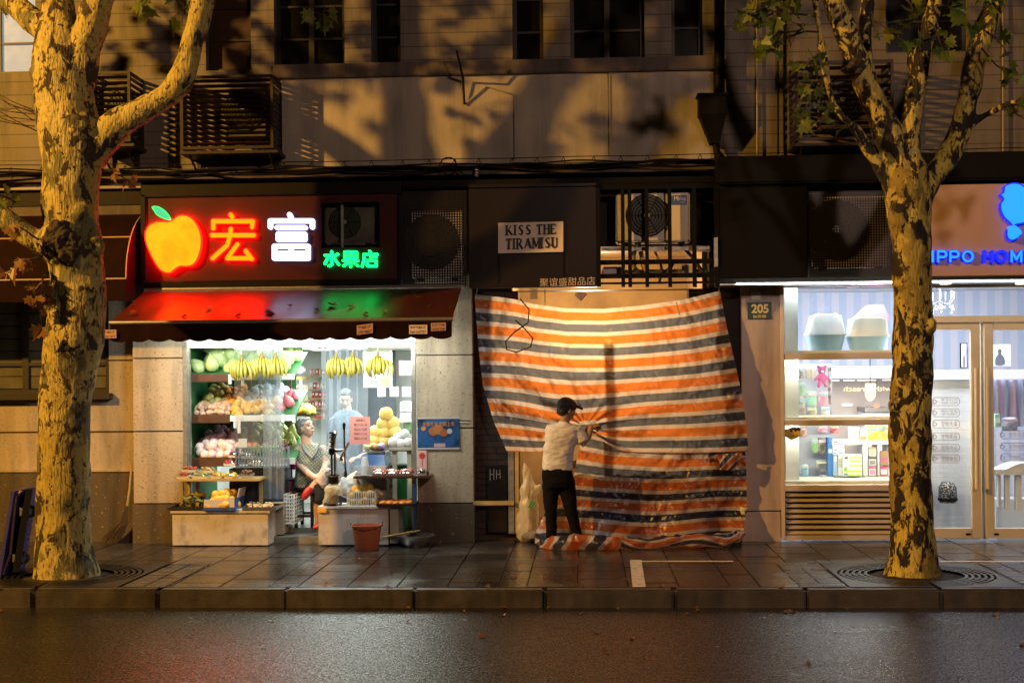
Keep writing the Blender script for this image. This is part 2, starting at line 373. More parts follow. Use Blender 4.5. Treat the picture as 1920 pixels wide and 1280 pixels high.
# pavement slabs, left out where the grates lie
GR = .745
holes = [(TLX - GR, TLX + GR, TY - GR, TY + GR), (TRX - GR, TRX + GR, TY - GR, TY + GR)]
def minus(b, h):
    x0, x1, y0, y1 = b; a0, a1, c0, c1 = h
    if x1 <= a0 or x0 >= a1 or y1 <= c0 or y0 >= c1: return [b]
    o = []
    if x0 < a0: o.append((x0, a0, y0, y1))
    if x1 > a1: o.append((a1, x1, y0, y1))
    m0, m1 = max(x0, a0), min(x1, a1)
    if y0 < c0: o.append((m0, m1, y0, c0))
    if y1 > c1: o.append((m0, m1, c1, y1))
    return o
g = MB(); g.quad((-14, KY + .14, -.035), (13, KY + .14, -.035), (13, .6, -.035), (-14, .6, -.035), 3)
col = 0; x = -9.0 + .06
band = lambda xx: any(abs(xx - t) < 1.0 for t in (TLX, TRX))
while x < 8.5:
    w = .445 if col % 5 else .26
    y = KY + .145 - (0.24 if col % 2 else 0); row = 0
    brick = any(h[0] - .34 < x + w / 2 < h[1] + .34 for h in holes) and False
    while y < .45:
        d = .485
        y0, y1 = max(y, KY + .145), min(y + d, .5)
        if y1 - y0 > .03:
            parts = [(x, x + w, y0, y1)]
            for h in holes: parts = [q for p in parts for q in minus(p, h)]
            for p in parts:
                if p[1] - p[0] < .02 or p[3] - p[2] < .02: continue
                dz = rnd.uniform(-.003, .001)
                g.box(p[0] + .004, p[1] - .004, p[2] + .003, p[3] - .003, -.034, dz, rnd.choice((0, 0, 1, 1, 2)), .004)
        y += d; row += 1
    x += w; col += 1
tag(g.build('sidewalk', m_slabs + [m_joint]), kind='structure')
# strips of small setts beside the grates
g = MB()
for h in holes:
    for sx in (h[0] - .42, h[1] + .03):
        y = h[2]
        while y < h[3]:
            for k in range(2): g.box(sx + k * .2 + .004, sx + k * .2 + .19, y + .004, y + .096, .0, .007 + rnd.uniform(-.002, .001), rnd.choice((0, 1, 2)), .003)
            y += .1
tag(g.build('sett_paving', [mat('sett_%s' % k, c, .3, var=.4, vs=8, bump=.2, rvar=.15) for k, c in (('a', (.08, .074, .07)), ('b', (.06, .056, .053)), ('c', (.1, .09, .08)))]), kind='structure')
# painted line
m_line = mat('worn_white_paint', (.55, .5, .45), .45, var=.55, vs=14, bump=.15, vthr=(.5, .7))
g = MB()
def strip(p, q, w0):
    for a, b, c, d in ((p, q, w0, 0),):
        g.quad((a[0], a[1], .006), (b[0], b[1], .006), (b[0] + w0[0], b[1] + w0[1], .006), (a[0] + w0[0], a[1] + w0[1], .006))
p = atz(1186, 1101); q = atz(1181, 1050); strip(p, q, (.115, 0))
p = atz(1200, 1054); q = atz(1375, 1053); g.quad((p.x, p.y, .0062), (q.x, p.y, .0062), (q.x, p.y + .085, .0062), (p.x, p.y + .085, .0062))
p = atz(1765, 1054); q = atz(2100, 1054); g.quad((p.x, p.y, .0064), (q.x, p.y, .0064), (q.x, p.y + .075, .0064), (p.x, p.y + .075, .0064))
tag(g.build('painted_line', m_line), kind='structure')
# tree grates
m_iron = mat('grate_iron', (.035, .033, .032), .38, .6, var=.4, vs=20, bump=.2, bs=90)
def ring(mb, r0, r1, a0, a1, z0, z1, cx, cy, n=40):
    for k in range(n):
        t0, t1 = a0 + (a1 - a0) * k / n, a0 + (a1 - a0) * (k + 1) / n
        A = [(cx + r * math.cos(t), cy + r * math.sin(t)) for r, t in ((r0, t0), (r1, t0), (r1, t1), (r0, t1))]
        mb.add([(p[0], p[1], z1) for p in A] + [(p[0], p[1], z0) for p in A], [(0, 1, 2, 3), (0, 4, 5, 1), (2, 6, 7, 3), (1, 5, 6, 2)])
def grate(cx, cy, label):
    t = thing('tree_grate', label, 'tree grate', (cx, cy, 0), 'iron grates round the street trees')
    for s in (-1, 1):
        mb = MB(); a0 = -math.pi / 2 if s > 0 else math.pi / 2
        for r in (.43, .485, .54, .595, .65): ring(mb, r, r + .028, a0 + .03, a0 + math.pi - .03, -.02, .006, cx, cy)
        for k in range(7):
            a = a0 + .06 + (math.pi - .12) * k / 6; c, sn = math.cos(a), math.sin(a)
            M = Matrix.Translation((cx, cy, 0)) @ Matrix.Rotation(a, 4, 'Z'); mb.box(.43, .72, -.014, .014, -.02, .0045, M=M)
        n = 24; P = [(cx + .70 * math.cos(a0 + .02 + (math.pi - .04) * k / n), cy + .70 * math.sin(a0 + .02 + (math.pi - .04) * k / n)) for k in range(n + 1)]
        e = GR - .01
        for k in range(n):
            def out(p):
                dx, dy = p[0] - cx, p[1] - cy; f = e / max(abs(dx), abs(dy)); return (cx + dx * f, cy + dy * f)
            a, b = P[k], P[k + 1]; c, d = out(b), out(a)
            mb.add([(q[0], q[1], .0055) for q in (a, b, c, d)] + [(q[0], q[1], -.03) for q in (a, b, c, d)], [(0, 1, 2, 3), (3, 2, 6, 7), (0, 4, 5, 1)])
            if abs(abs(out(a)[0] - cx) - abs(out(b)[0] - cx)) > .01 and abs(abs(out(a)[1] - cy) - abs(out(b)[1] - cy)) > .01:
                co = (cx + math.copysign(e, out(a)[0] - cx), cy + math.copysign(e, out(a)[1] - cy))
                mb.add([(out(a)[0], out(a)[1], .0055), (out(b)[0], out(b)[1], .0055), (co[0], co[1], .0055)], [(0, 1, 2)])
        mb.build('grate_half', m_iron, t)
    mb = MB(); mb.lathe([(.0, .015), (.3, .0), (.425, -.02)], (cx, cy, 0), 24); mb.build('soil', m_soil, t)
grate(TLX, TY, 'round slotted iron grate under the tree beside the blue trolley')
grate(TRX, TY, 'square iron grate with ring slots under the tree by the pet shop')

# ================================================================== the terrace of shop-houses
H = thing('terrace_building', 'old painted terrace with dark windows above three ground floor shops', 'building', (0, 0, 0))
m_side = line_mat('painted_siding', (.185, .16, .132), .15, .012, .4)
m_plaster = mat('cream_plaster', (.40, .355, .29), .8, var=.25, vs=1.8, bump=.15, bs=35)
m_trim = mat('pinkish_trim', (.12, .092, .08), .75, var=.3, vs=4, bump=.1)
m_stucco = speck_mat('specked_stucco', (.46, .38, .27), (.13, .095, .06), 52, .655, .70)
m_plinth = speck_mat('brown_plinth', (.10, .075, .05), (.28, .2, .13), 30, .66, .72)
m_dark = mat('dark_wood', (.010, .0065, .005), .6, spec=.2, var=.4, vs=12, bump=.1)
m_black = mat('black_steel', (.004, .0035, .0035), .65, 0, spec=.15, var=.3, vs=15)
m_pink = mat('pale_pink_plaster', (.52, .42, .38), .7, var=.18, vs=2.5, bump=.1, bs=60)
m_grey = mat('dimmed_grey_casing', (.10, .08, .07), .7, var=.5, vs=6, bump=.15)  # outdoor unit casings, colour darkened so they look dim in cages and cut-out
for m_, d_ in ((m_side, .6), (m_plaster, .72), (m_trim, .5), (m_stucco, .66), (m_pink, .68), (m_plinth, .55), (m_kerb, .5)): grime(m_, .46, .64, d_)
XL, XR = at(-260, 300).x, at(2250, 300).x
def zpx(py, px=960, Y=0): return at(px, py, Y).z
def wx(px, Y=0): return at(px, 640, Y).x
wins = [('w0', -90, -160, 66, 138), ('w1', 385, -160, 470, 132), ('w2', 513, -160, 645, 130), ('w3', 695, -160, 750, 127), ('w4', 960, -160, 1018, 118), ('w5', 1068, -160, 1208, 115), ('w6', 1258, -160, 1318, 110), ('w7', 1660, -160, 1816, 98)]
wr = [rect(a, b, c, d) for _, a, b, c, d in wins]
z_led = zpx(318); ztop = 7.8
mb = MB(); wall(mb, XL, XR, z_led, ztop, [(r[0], r[1], r[2], r[3]) for r in wr], 0, .3); mb.build('upper_wall', m_side, H)
a = rect(528, 150, 1338, 308); mb = MB(); mb.box(a[0], a[1], -.03, 0, a[2], a[3] + .06); mb.build('plaster_panel', m_plaster, H)
a = rect(515, 121, 1340, 141); mb = MB(); mb.box(a[0], a[1], -.09, 0, a[2] - .005, a[3] + .03, 0, .01); mb.build('sill_band', m_trim, H)
# windows
m_pane_dark = mat('dark_pane', (.005, .005, .004), .2, spec=.2)
m_pane_red = mat('dark_red_door_leaf', (.03, .01, .008), .4)
m_curtain = mat('lit_curtain', (.3, .34, .36), .8, emit=(.42, .55, .62), es=.5, var=.3, vs=8)
m_frame_w = mat('window_frame_paint', (.014, .010, .007), .5, var=.3, vs=10)
for (nm, *_), r in zip(wins, wr):
    x0, x1, z0, z1 = r; w = x1 - x0; mb = MB(); b = .045
    mb.box(x0, x0 + b, .12, .19, z0, z1); mb.box(x1 - b, x1, .12, .19, z0, z1); mb.box(x0 + b, x1 - b, .12, .19, z0, z0 + b); mb.box(x0 + b, x1 - b, .12, .19, z1 - b, z1)
    if w > .6: mb.box((x0 + x1) / 2 - .03, (x0 + x1) / 2 + .03, .122, .188, z0 + b, z1 - b)
    for k in (1, 2, 3):
        z = z0 + k * .37
        if z < z1 - .1: mb.box(x0 + b, x1 - b, .13, .18, z - .012, z + .012)
    f = mb.build('window', m_frame_w, H)
    if nm == 'w0': f['label'] = 'window with a lit pale curtain'
    mb = MB(); mb.box(x0 + b * .5, x1 - b * .5, .155, .16, z0 + .02, z1 - .02)
    mb.build('pane', m_curtain if nm == 'w0' else m_pane_red if nm in ('w1',) else m_pane_dark, f)
# bands above the shops
def band_part(name, px0, py0, px1, py1, Y, d, m, b=.004):
    mb = MB(); mb.pbox(px0, py0, px1, py1, Y, d, 0, b); return mb.build(name, m, H)
band_part('ledge', -260, 313, 1345, 333, -.16, .46, m_trim)
band_part('gutter', 268, 338, 1345, 352, -.3, .29, m_black, .01)
band_part('fascia_band', -260, 337, 264, 357, -.06, .3, m_plaster)
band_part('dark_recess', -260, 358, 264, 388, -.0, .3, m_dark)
band_part('lintel_band', -260, 389, 264, 412, -.05, .3, m_trim)
band_part('canopy_roof', 1345, 285, 2250, 338, -.5, .8, m_black, .02)
# back wall behind the signs, with the opening of the gutted shop
zs0, zs1 = zpx(545), zpx(336)
rm = rect(958, 462, 1330, 545); mb = MB()
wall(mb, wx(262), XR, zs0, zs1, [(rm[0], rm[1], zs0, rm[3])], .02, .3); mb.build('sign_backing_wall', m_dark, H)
# ground floor, left house
z_h, z_mid = zpx(412), zpx(640)
lw = rect(-60, 556, 198, 738); xl1 = wx(248); mb = MB()
zpl = zpx(882, 150)
wall(mb, XL, xl1, zpl, zs1 - .3, [(lw[0], lw[1], lw[2], lw[3])], .1, .3)
mb.build('stucco_wall', m_stucco, H)
mb = MB(); mb.box(XL, xl1, .075, .3, -.1, zpl - .02, 0); mb.build('plinth', m_plinth, H)
mb = MB(); mb.box(XL, xl1, .06, .1, zpl - .02, zpl + .015, 0, .004); mb.build('plinth_cap', m_stucco, H)
m_gro = mat('groove_dark', (.02, .015, .01), .9)
mb = MB()
for py in (809,): z = zpx(py, 150, .1); mb.box(XL, xl1, .093, .101, z - .007, z + .007)
z = zpx(675, 220, .1); mb.box(wx(200, .1), xl1, .093, .101, z - .007, z + .007); mb.build('groove', m_gro, H)
x0, x1, z0, z1 = lw; mb = MB(); b = .05
mb.box(x0, x0 + b, .14, .2, z0, z1); mb.box(x1 - b, x1, .14, .2, z0, z1); mb.box(x0 + b, x1 - b, .14, .2, z0, z0 + b)
for px in (38, 112): xx = wx(px); mb.box(xx - .035, xx + .035, .135, .2, z0 + b, z1)
zz = zpx(682, 100); mb.box(x0 + b, x1 - b, .137, .2, zz - .02, zz + .02)
f = mb.build('window', m_frame_w, H); f['label'] = 'ground floor window with horizontal louvres'
mb = MB(); m_lou = mat('louvre_glass', (.11, .10, .06), .35, var=.4, vs=7)
k = z0 + .06
while k < z1 - .04: mb.box(x0 + b, x1 - b, .165, .175, k, k + .135, M=None); k += .145
mb.build('louvre_pane', m_lou, f)
mb = MB(); mb.pbox(-90, 738, 206, 750, .0, .14, 0, .006); mb.build('sill', m_frame_w, H)
# pilasters either side of the fruit shop
for px0, px1, py, js in ((248, 342, 944, (672, 809)), (780, 886, 943, (666, 803))):
    zc = zpx(py, px0); mb = MB(); xa, xb = wx(px0, -.03), wx(px1, -.03)
    zz = sorted([zc, zs1 - .35] + [zpx(j, px0, -.03) for j in js])
    for c, d in zip(zz, zz[1:]): mb.box(xa, xb, -.03, .3, c + .006, d - .006, 0, .006)
    p = mb.build('pilaster', m_stucco, H)
    mb = MB(); mb.box(xa + .01, xb - .01, .0, .29, zc, zs1 - .36); mb.build('pilaster_core', m_gro, p)
    mb = MB(); mb.box(xa - .01, xb + .01, -.05, .3, -.1, zc - .004, 0, .006); mb.build('pilaster_base', m_plinth, p)
# brick strip and jambs of the middle shop
def brick_mat():
    m = mat('dark_brick', (.05, .03, .02), .8, bump=.3); nt, b, L = nodes_of(m)
    tc = nt.nodes.new('ShaderNodeTexCoord'); sp = nt.nodes.new('ShaderNodeSeparateXYZ'); cb = nt.nodes.new('ShaderNodeCombineXYZ'); L(tc.outputs['Object'], sp.inputs[0]); L(sp.outputs[0], cb.inputs[0]); L(sp.outputs[2], cb.inputs[1])
    br = nt.nodes.new('ShaderNodeTexBrick'); br.inputs['Scale'].default_value = 1; br.inputs['Brick Width'].default_value = .22; br.inputs['Row Height'].default_value = .07; br.inputs['Mortar Size'].default_value = .008
    br.inputs['Color1'].default_value = (.06, .032, .022, 1); br.inputs['Color2'].default_value = (.035, .02, .014, 1); br.inputs['Mortar'].default_value = (.012, .01, .008, 1)
    L(cb.outputs[0], br.inputs['Vector']); L(br.outputs['Color'], b.inputs['Base Color']); return m
mb = MB(); mb.box(wx(887, .1), wx(972, .1), .1, .3, -.1, zs0); mb.build('brick_jamb', brick_mat(), H)
mb = MB(); mb.box(wx(1292, .05), wx(1390, .05), .05, .3, -.1, zs0); mb.build('dark_jamb', m_dark, H)
mb = MB(); mb.pbox(1391, 527, 1464, 957, -.02, .3, 0, .006); mb.pbox(1391, 959, 1464, 1018, -.025, .3, 0, .006)
p = mb.build('pink_pillar', m_pink, H)
# room shells: fruit shop, gutted shop, pet shop
def room(name, x0, x1, y0, y1, z0, z1, mw, mf, mc, back=None):
    mb = MB(); t = .06
    mb.box(x0 - t, x0, y0, y1 + t, z0, z1, 0); mb.box(x1, x1 + t, y0, y1 + t, z0, z1, 0); mb.box(x0, x1, y1, y1 + t, z0, z1, 3 if back else 0)
    r = mb.build(name + '_wall', [mw, mf, mc, back or mw], H)
    mb = MB(); mb.box(x0 - t, x1 + t, y0, y1 + t, z0 - .3, z0 - .002); mb.build(name + '_floor', mf, H)
    mb = MB(); mb.box(x0 - t, x1 + t, y0, y1 + t, z1 + .002, z1 + .06); mb.build(name + '_ceiling', mc, H); return r
m_white = mat('white_wall_paint', (.72, .74, .72), .6, var=.1, vs=2)
m_tile = mat('pale_floor_tile', (.30, .31, .29), .3, var=.3, vs=5)
room('shop_interior', wx(343), wx(779), .3, 3.3, .13, 2.21, m_white, m_tile, m_white)
m_ochre = mat('ochre_render', (.50, .36, .16), .85, var=.4, vs=2.5, bump=.3, bs=20)
m_rough = mat('bare_concrete', (.16, .13, .10), .9, var=.4, vs=5, bump=.3)
room('gutted_interior', wx(958), wx(1322), .3, 2.6, .0, 3.38, m_ochre, m_rough, m_ochre)
def stripe_mat(name, c1, c2, period):
    m = mat(name, c1, .6); nt, b, L = nodes_of(m); tc = nt.nodes.new('ShaderNodeTexCoord'); sp = nt.nodes.new('ShaderNodeSeparateXYZ'); L(tc.outputs['Object'], sp.inputs[0])
    mu = nt.nodes.new('ShaderNodeMath'); mu.operation = 'DIVIDE'; L(sp.outputs[0], mu.inputs[0]); mu.inputs[1].default_value = period
    fr = nt.nodes.new('ShaderNodeMath'); fr.operation = 'FRACT'; L(mu.outputs[0], fr.inputs[0]); gt = nt.nodes.new('ShaderNodeMath'); gt.operation = 'GREATER_THAN'; L(fr.outputs[0], gt.inputs[0]); gt.inputs[1].default_value = .5
    mx = nt.nodes.new('ShaderNodeMix'); mx.data_type = 'RGBA'; mx.inputs['A'].default_value = (*c1, 1); mx.inputs['B'].default_value = (*c2, 1); L(gt.outputs[0], mx.inputs['Factor']); L(mx.outputs['Result'], b.inputs['Base Color']); return m
m_wallpaper = stripe_mat('striped_wallpaper', (.50, .49, .53), (.38, .43, .52), .2)
PX0, PX1 = wx(1467), wx(2230)
room('pet_interior', PX0, PX1, .3, 3.6, .0, 2.96, mat('pale_lilac_wall', (.62, .6, .68), .6, var=.1), m_tile, m_white, m_wallpaper)
# stone step and header of the fruit shop
mb = MB(); mb.pbox(343, 1006, 779, 1022, -.1, .5, 0, .01); mb.build('stone_step', mat('worn_step', (.2, .19, .16), .6, var=.5, vs=9, bump=.4), H)
mb = MB(); mb.box(wx(343), wx(779), .02, .3, 2.2, zs0); mb.build('white_header', m_white, H)
for a_ in ((343, 640, 351, 950, -.02, .06, 0, .004), (772, 640, 780, 1012, -.02, .06, 0, .004), (353, 648, 357, 950, .03, .05, 0, .003)):
    mb = MB(); mb.pbox(*a_); mb.build('aluminium_jamb', mat('old_aluminium', (.5, .49, .42), .35, .7, var=.3, vs=20), H)
# ================================================================== street trees
def bark_mat(name, base, pale, patch, thr=.52, scale=7.5, olive=(.13, .115, .05)):
    m = mat(name, base, .75); nt, b, L = nodes_of(m)
    tc = nt.nodes.new('ShaderNodeTexCoord'); mp = nt.nodes.new('ShaderNodeMapping'); mp.inputs['Scale'].default_value = (1, 1, .55); L(tc.outputs['Object'], mp.inputs[0])
    def noise(s, d, rough=.55, dist=0):
        n = nt.nodes.new('ShaderNodeTexNoise'); n.inputs['Scale'].default_value = s; n.inputs['Detail'].default_value = d; n.inputs['Roughness'].default_value = rough; n.inputs['Distortion'].default_value = dist
        L(mp.outputs[0], n.inputs['Vector']); return n.outputs['Fac']
    def rng(src, a, c):
        r = nt.nodes.new('ShaderNodeMapRange'); r.inputs['From Min'].default_value = a; r.inputs['From Max'].default_value = c; L(src, r.inputs['Value']); return r.outputs[0]
    def mixc(f, a, c):
        x = nt.nodes.new('ShaderNodeMix'); x.data_type = 'RGBA'; L(f, x.inputs['Factor'])
        for k, s in (('A', a), ('B', c)):
            if isinstance(s, tuple): x.inputs[k].default_value = (*s, 1)
            else: L(s, x.inputs[k])
        return x.outputs['Result']
    c = mixc(rng(noise(2.2, 4), .38, .62), base, pale)
    fine = noise(38, 4); c = mixc(rng(fine, .5, .72), c, tuple(x * .45 for x in base))
    pf = rng(noise(scale, 8, .68, .6), thr, thr + .025); c = mixc(pf, c, patch)
    c = mixc(rng(noise(scale * .45, 5, .6, .3), .54, .58), c, olive); p2 = rng(noise(scale * 2.6, 5, .6, .3), .60, .62); c = mixc(p2, c, patch)
    L(c, b.inputs['Base Color'])
    mpv = nt.nodes.new('ShaderNodeMapping'); mpv.inputs['Scale'].default_value = (9, 9, 1.6); L(tc.outputs['Object'], mpv.inputs[0])
    st = nt.nodes.new('ShaderNodeTexNoise'); st.inputs['Scale'].default_value = 6; st.inputs['Detail'].default_value = 4; L(mpv.outputs[0], st.inputs['Vector'])
    ad = nt.nodes.new('ShaderNodeMath'); ad.operation = 'MULTIPLY_ADD'; L(pf, ad.inputs[0]); ad.inputs[1].default_value = .55; L(st.outputs['Fac'], ad.inputs[2])
    bp = nt.nodes.new('ShaderNodeBump'); bp.inputs['Strength'].default_value = .8; bp.inputs['Distance'].default_value = .025; L(ad.outputs[0], bp.inputs['Height']); L(bp.outputs[0], b.inputs['Normal'])
    return m
m_bark = bark_mat('plane_bark_pale', (.36, .285, .06), (.44, .375, .13), (.026, .017, .009), .535, 7.0, (.13, .125, .05))
m_bark2 = bark_mat('plane_bark_mottled', (.58, .45, .07), (.50, .42, .12), (.012, .008, .005), .49, 7.5, (.30, .23, .05))
m_knot = mat('rough_knot_bark', (.06, .045, .028), .9, var=.7, vs=22, bump=.9, bs=35)
def leaf_mat(name, c, c2):
    if name in MATS: return MATS[name]
    m = bpy.data.materials.new(name); m.use_nodes = True; MATS[name] = m; nt = m.node_tree; L = nt.links.new; b = nt.nodes['Principled BSDF']; out = nt.nodes['Material Output']
    b.inputs['Roughness'].default_value = .42
    tc = nt.nodes.new('ShaderNodeTexCoord'); n = nt.nodes.new('ShaderNodeTexNoise'); n.inputs['Scale'].default_value = 5; n.inputs['Detail'].default_value = 4; L(tc.outputs['Object'], n.inputs['Vector'])
    cr_ = nt.nodes.new('ShaderNodeValToRGB'); cr_.color_ramp.elements[0].position = .35; cr_.color_ramp.elements[0].color = (*c, 1); cr_.color_ramp.elements[1].position = .65; cr_.color_ramp.elements[1].color = (*c2, 1)
    L(n.outputs['Fac'], cr_.inputs[0]); L(cr_.outputs[0], b.inputs['Base Color'])
    t = nt.nodes.new('ShaderNodeBsdfTranslucent'); L(cr_.outputs[0], t.inputs[0]); mx = nt.nodes.new('ShaderNodeMixShader'); mx.inputs[0].default_value = .35
    L(b.outputs[0], mx.inputs[1]); L(t.outputs[0], mx.inputs[2]); L(mx.outputs[0], out.inputs['Surface']); return m
m_leaf = leaf_mat('plane_leaf_green', (.06, .12, .02), (.17, .20, .035))
m_dry = leaf_mat('dry_leaf', (.17, .075, .022), (.24, .14, .04))
HALF = [(0, 0), (.25, -.06), (.20, .10), (.56, .16), (.43, .30), (.54, .56), (.27, .47), (.22, .70), (.09, .68), (0, 1)]
def leaf(mb, p, size, d, nrm, mi=0, curl=.25):
    d = Vector(d).normalized(); nrm = Vector(nrm); s = d.cross(nrm)
    s = s.normalized() if s.length > 1e-4 else d.orthogonal().normalized(); nn = s.cross(d).normalized()
    for sg in (1, -1):
        vs = [Vector(p) + (s * (x * sg) + d * y + nn * (abs(x) * curl - y * y * curl * .8)) * size for x, y in HALF]
        fs = [(0, 1, 2), (0, 2, 4), (2, 3, 4), (0, 4, 6), (4, 5, 6), (0, 6, 8), (6, 7, 8), (0, 8, 9)]
        mb.add(vs, fs if sg > 0 else [f[::-1] for f in fs], mi)
def rdir(z=0.0, s=1.0): return Vector((rnd.gauss(0, s), rnd.gauss(0, s), rnd.gauss(z, s)))
def limb(mb, pts, Ys, n=18):
    P, Q = [], []
    for k, (px, py, w) in enumerate(pts):
        Y = Ys[0] + (Ys[1] - Ys[0]) * k / (len(pts) - 1) if isinstance(Ys, tuple) else Ys
        p = at(px, py, Y); P.append(p); Q.append(w / 2 * (Y - CAMY) / FPX)
    # catmull-rom resample
    PP, QQ = [], []
    for i in range(len(P) - 1):
        a, b, c, d = P[max(i - 1, 0)], P[i], P[i + 1], P[min(i + 2, len(P) - 1)]
        for k in range(4):
            t = k / 4; PP.append(.5 * ((2 * b) + (c - a) * t + (2 * a - 5 * b + 4 * c - d) * t * t + (3 * b - a - 3 * c + d) * t ** 3)); QQ.append(Q[i] + (Q[i + 1] - Q[i]) * t)
    PP.append(P[-1]); QQ.append(Q[-1]); mb.tube(PP, QQ, n, round_caps=True); return PP, QQ
def spray(fol, tw, p, d, n, size, spread, mi=0, length=.5, droop=.5):
    """a twig with leaves along it"""
    d = Vector(d).normalized(); pts = [Vector(p)]; q = Vector(p)
    for k in range(4): q = q + (d + rdir(-.12 * k, .18)) * length / 4; pts.append(q.copy())
    tw.tube(pts, [.011, .009, .007, .005, .003], 5)
    for k in range(n):
        t = rnd.uniform(.2, 1) * 3.99; i = int(t); b = pts[i].lerp(pts[i + 1], t - i) + rdir(0, spread)
        dd = rdir(-droop, .6) + d * .5; tw.tube([pts[i].lerp(pts[i + 1], t - i), b], [.003, .0025], 4)
        leaf(fol, b, size * rnd.uniform(.6, 1.15), dd, rdir(.3, .7) + Vector((0, -.5, 0)), mi, rnd.uniform(.05, .4))
def rough_bark(o):
    return lambda p: .016 * n3(p, 4.2, o) + .010 * n3((p[0], p[1], p[2] * .5), 11, o + 3) + .004 * n3((p[0], p[1], p[2] * .4), 34, o)
def knots(mb, L_, Y):
    for px, py, r, sy in L_:
        p = at(px, py, Y); k = (Y - CAMY) / FPX; mb.ball(p, (r * k, r * k, r * k * sy), 14, 10, lump=.25, seed=px)

# --- the big pale tree
t1 = thing('plane_tree', 'pale barked plane tree with knotty trunk and bent limb above the apple sign', 'tree', (TLX, TY, 0), 'plane trees along the kerb')
mb = MB()
limb(mb, [(124, 1105, 135), (125, 1085, 126), (122, 1055, 112), (120, 1010, 105), (118, 950, 100), (120, 860, 97), (122, 760, 96), (130, 690, 102), (138, 640, 112), (146, 580, 106), (146, 520, 98), (140, 470, 108), (132, 400, 104), (134, 330, 106), (136, 270, 124), (122, 200, 112), (116, 140, 110), (112, 80, 96), (110, 30, 66), (104, -40, 50), (96, -160, 44), (80, -330, 36)], TY, 28)
limb(mb, [(150, 150, 62), (165, 70, 58), (180, 20, 58), (205, -60, 50), (240, -200, 40), (270, -330, 28)], (TY, TY - .4))
limb(mb, [(100, 70, 50), (62, 38, 50), (20, 2, 42), (-40, -40, 36), (-110, -120, 30)], (TY, TY + .3))
limb(mb, [(165, 285, 84), (205, 245, 62), (250, 215, 52), (300, 188, 46), (335, 158, 46), (350, 125, 45), (360, 80, 43), (374, 30, 42), (390, -30, 40), (420, -150, 34), (430, -320, 26)], (TY, TY - .25))
limb(mb, [(110, 470, 66), (70, 452, 44), (30, 425, 40), (-20, 392, 38), (-90, 350, 34)], (TY - .05, TY - .2))
knots(mb, [(112, 455, 40, 1.1), (120, 480, 36, .8), (72, 140, 18, 1.2), (150, 400, 26, 1), (178, 462, 20, 1), (112, 640, 30, .7), (96, 235, 20, 1.3), (150, 240, 34, .9), (100, 560, 22, 1.4)], TY - .12)
for dx, w in ((-52, 30), (-28, 40), (20, 40), (52, 30), (64, 20)):
    p = at(124 + dx, 1094, TY - .2 + abs(dx) * .003); mb.tube([p + Vector((0, 0, -.05)), at(122 + dx * .6, 1030, TY - .14 + abs(dx) * .002)], [w * .0026, w * .0016], 10)
rm_ = remesh(mb, .016, 3, rough_bark(1.0)); rm_.build('trunk', m_bark, t1, True, angle=80)
kb = MB(); knots(kb, [(112, 447, 26, 1.1), (128, 478, 22, .8), (98, 470, 18, .8), (116, 430, 18, .9), (134, 452, 16, 1.2)], TY - .27)
kb2 = remesh(kb, .014, 1, lambda p: .05 * n3(p, 12, 5) + .03 * n3(p, 34, 2)); kb2.build('burl', m_knot, t1, True, angle=50)
fol, tw = MB(), MB()
for px, py, d, n, s in ((80, 480, (-.6, -.4, -.3), 7, .16), (90, 510, (-.3, -.5, -.7), 7, .15), (30, 380, (-.6, -.4, .4), 5, .18), (75, 450, (-.3, -.5, .5), 5, .14), (95, 540, (-.1, -.4, -.9), 4, .15)):
    spray(fol, tw, at(px, py, TY - .25), d, n, s, .035, 1 if py > 430 else 0, .32)
spray(fol, tw, at(190, 318, TY - .1), (.7, -.1, -.2), 8, .11, .03, 1, .3)
for k in range(9):
    p = at(60 + rnd.uniform(0, 12), 225 + rnd.uniform(-25, 25), TY); tw.tube([p, p + Vector((-.25, 0, .06)) + rdir(0, .04), p + Vector((-.5, 0, .18)) + rdir(0, .07)], [.006, .004, .002], 5)
crown = [((-.2, .1, 7.2), 1.5, 34), ((.9, -.1, 6.6), 1.2, 30), ((-1.5, .2, 6.7), 1.2, 26), ((1.6, -.3, 7.5), 1.2, 20), ((-.6, -.5, 8.4), 1.6, 24), ((1.2, 0, 6.0), .7, 8), ((2.2, .1, 6.2), .7, 6), ((-.9, 0, 6.1), .6, 5)]  # last small blobs are added above view to cast leaf shadows on plaster
def crown_leaves(fol, tw, X, blobs, size=.19):
    for c, r, n in blobs:
        for k in range(n):
            p = Vector((X + c[0], TY + c[1], c[2])) + rdir(0, .5).normalized() * r * rnd.uniform(.2, 1)
            if p.z < 5.68: continue
            spray(fol, tw, p, rdir(-.1), rnd.randint(4, 7), size, .06, 0, rnd.uniform(.3, .6))
crown_leaves(fol, tw, TLX, crown)
fo = fol.build('foliage', [m_leaf, m_dry], t1); tw.build('twigs', m_knot, t1)

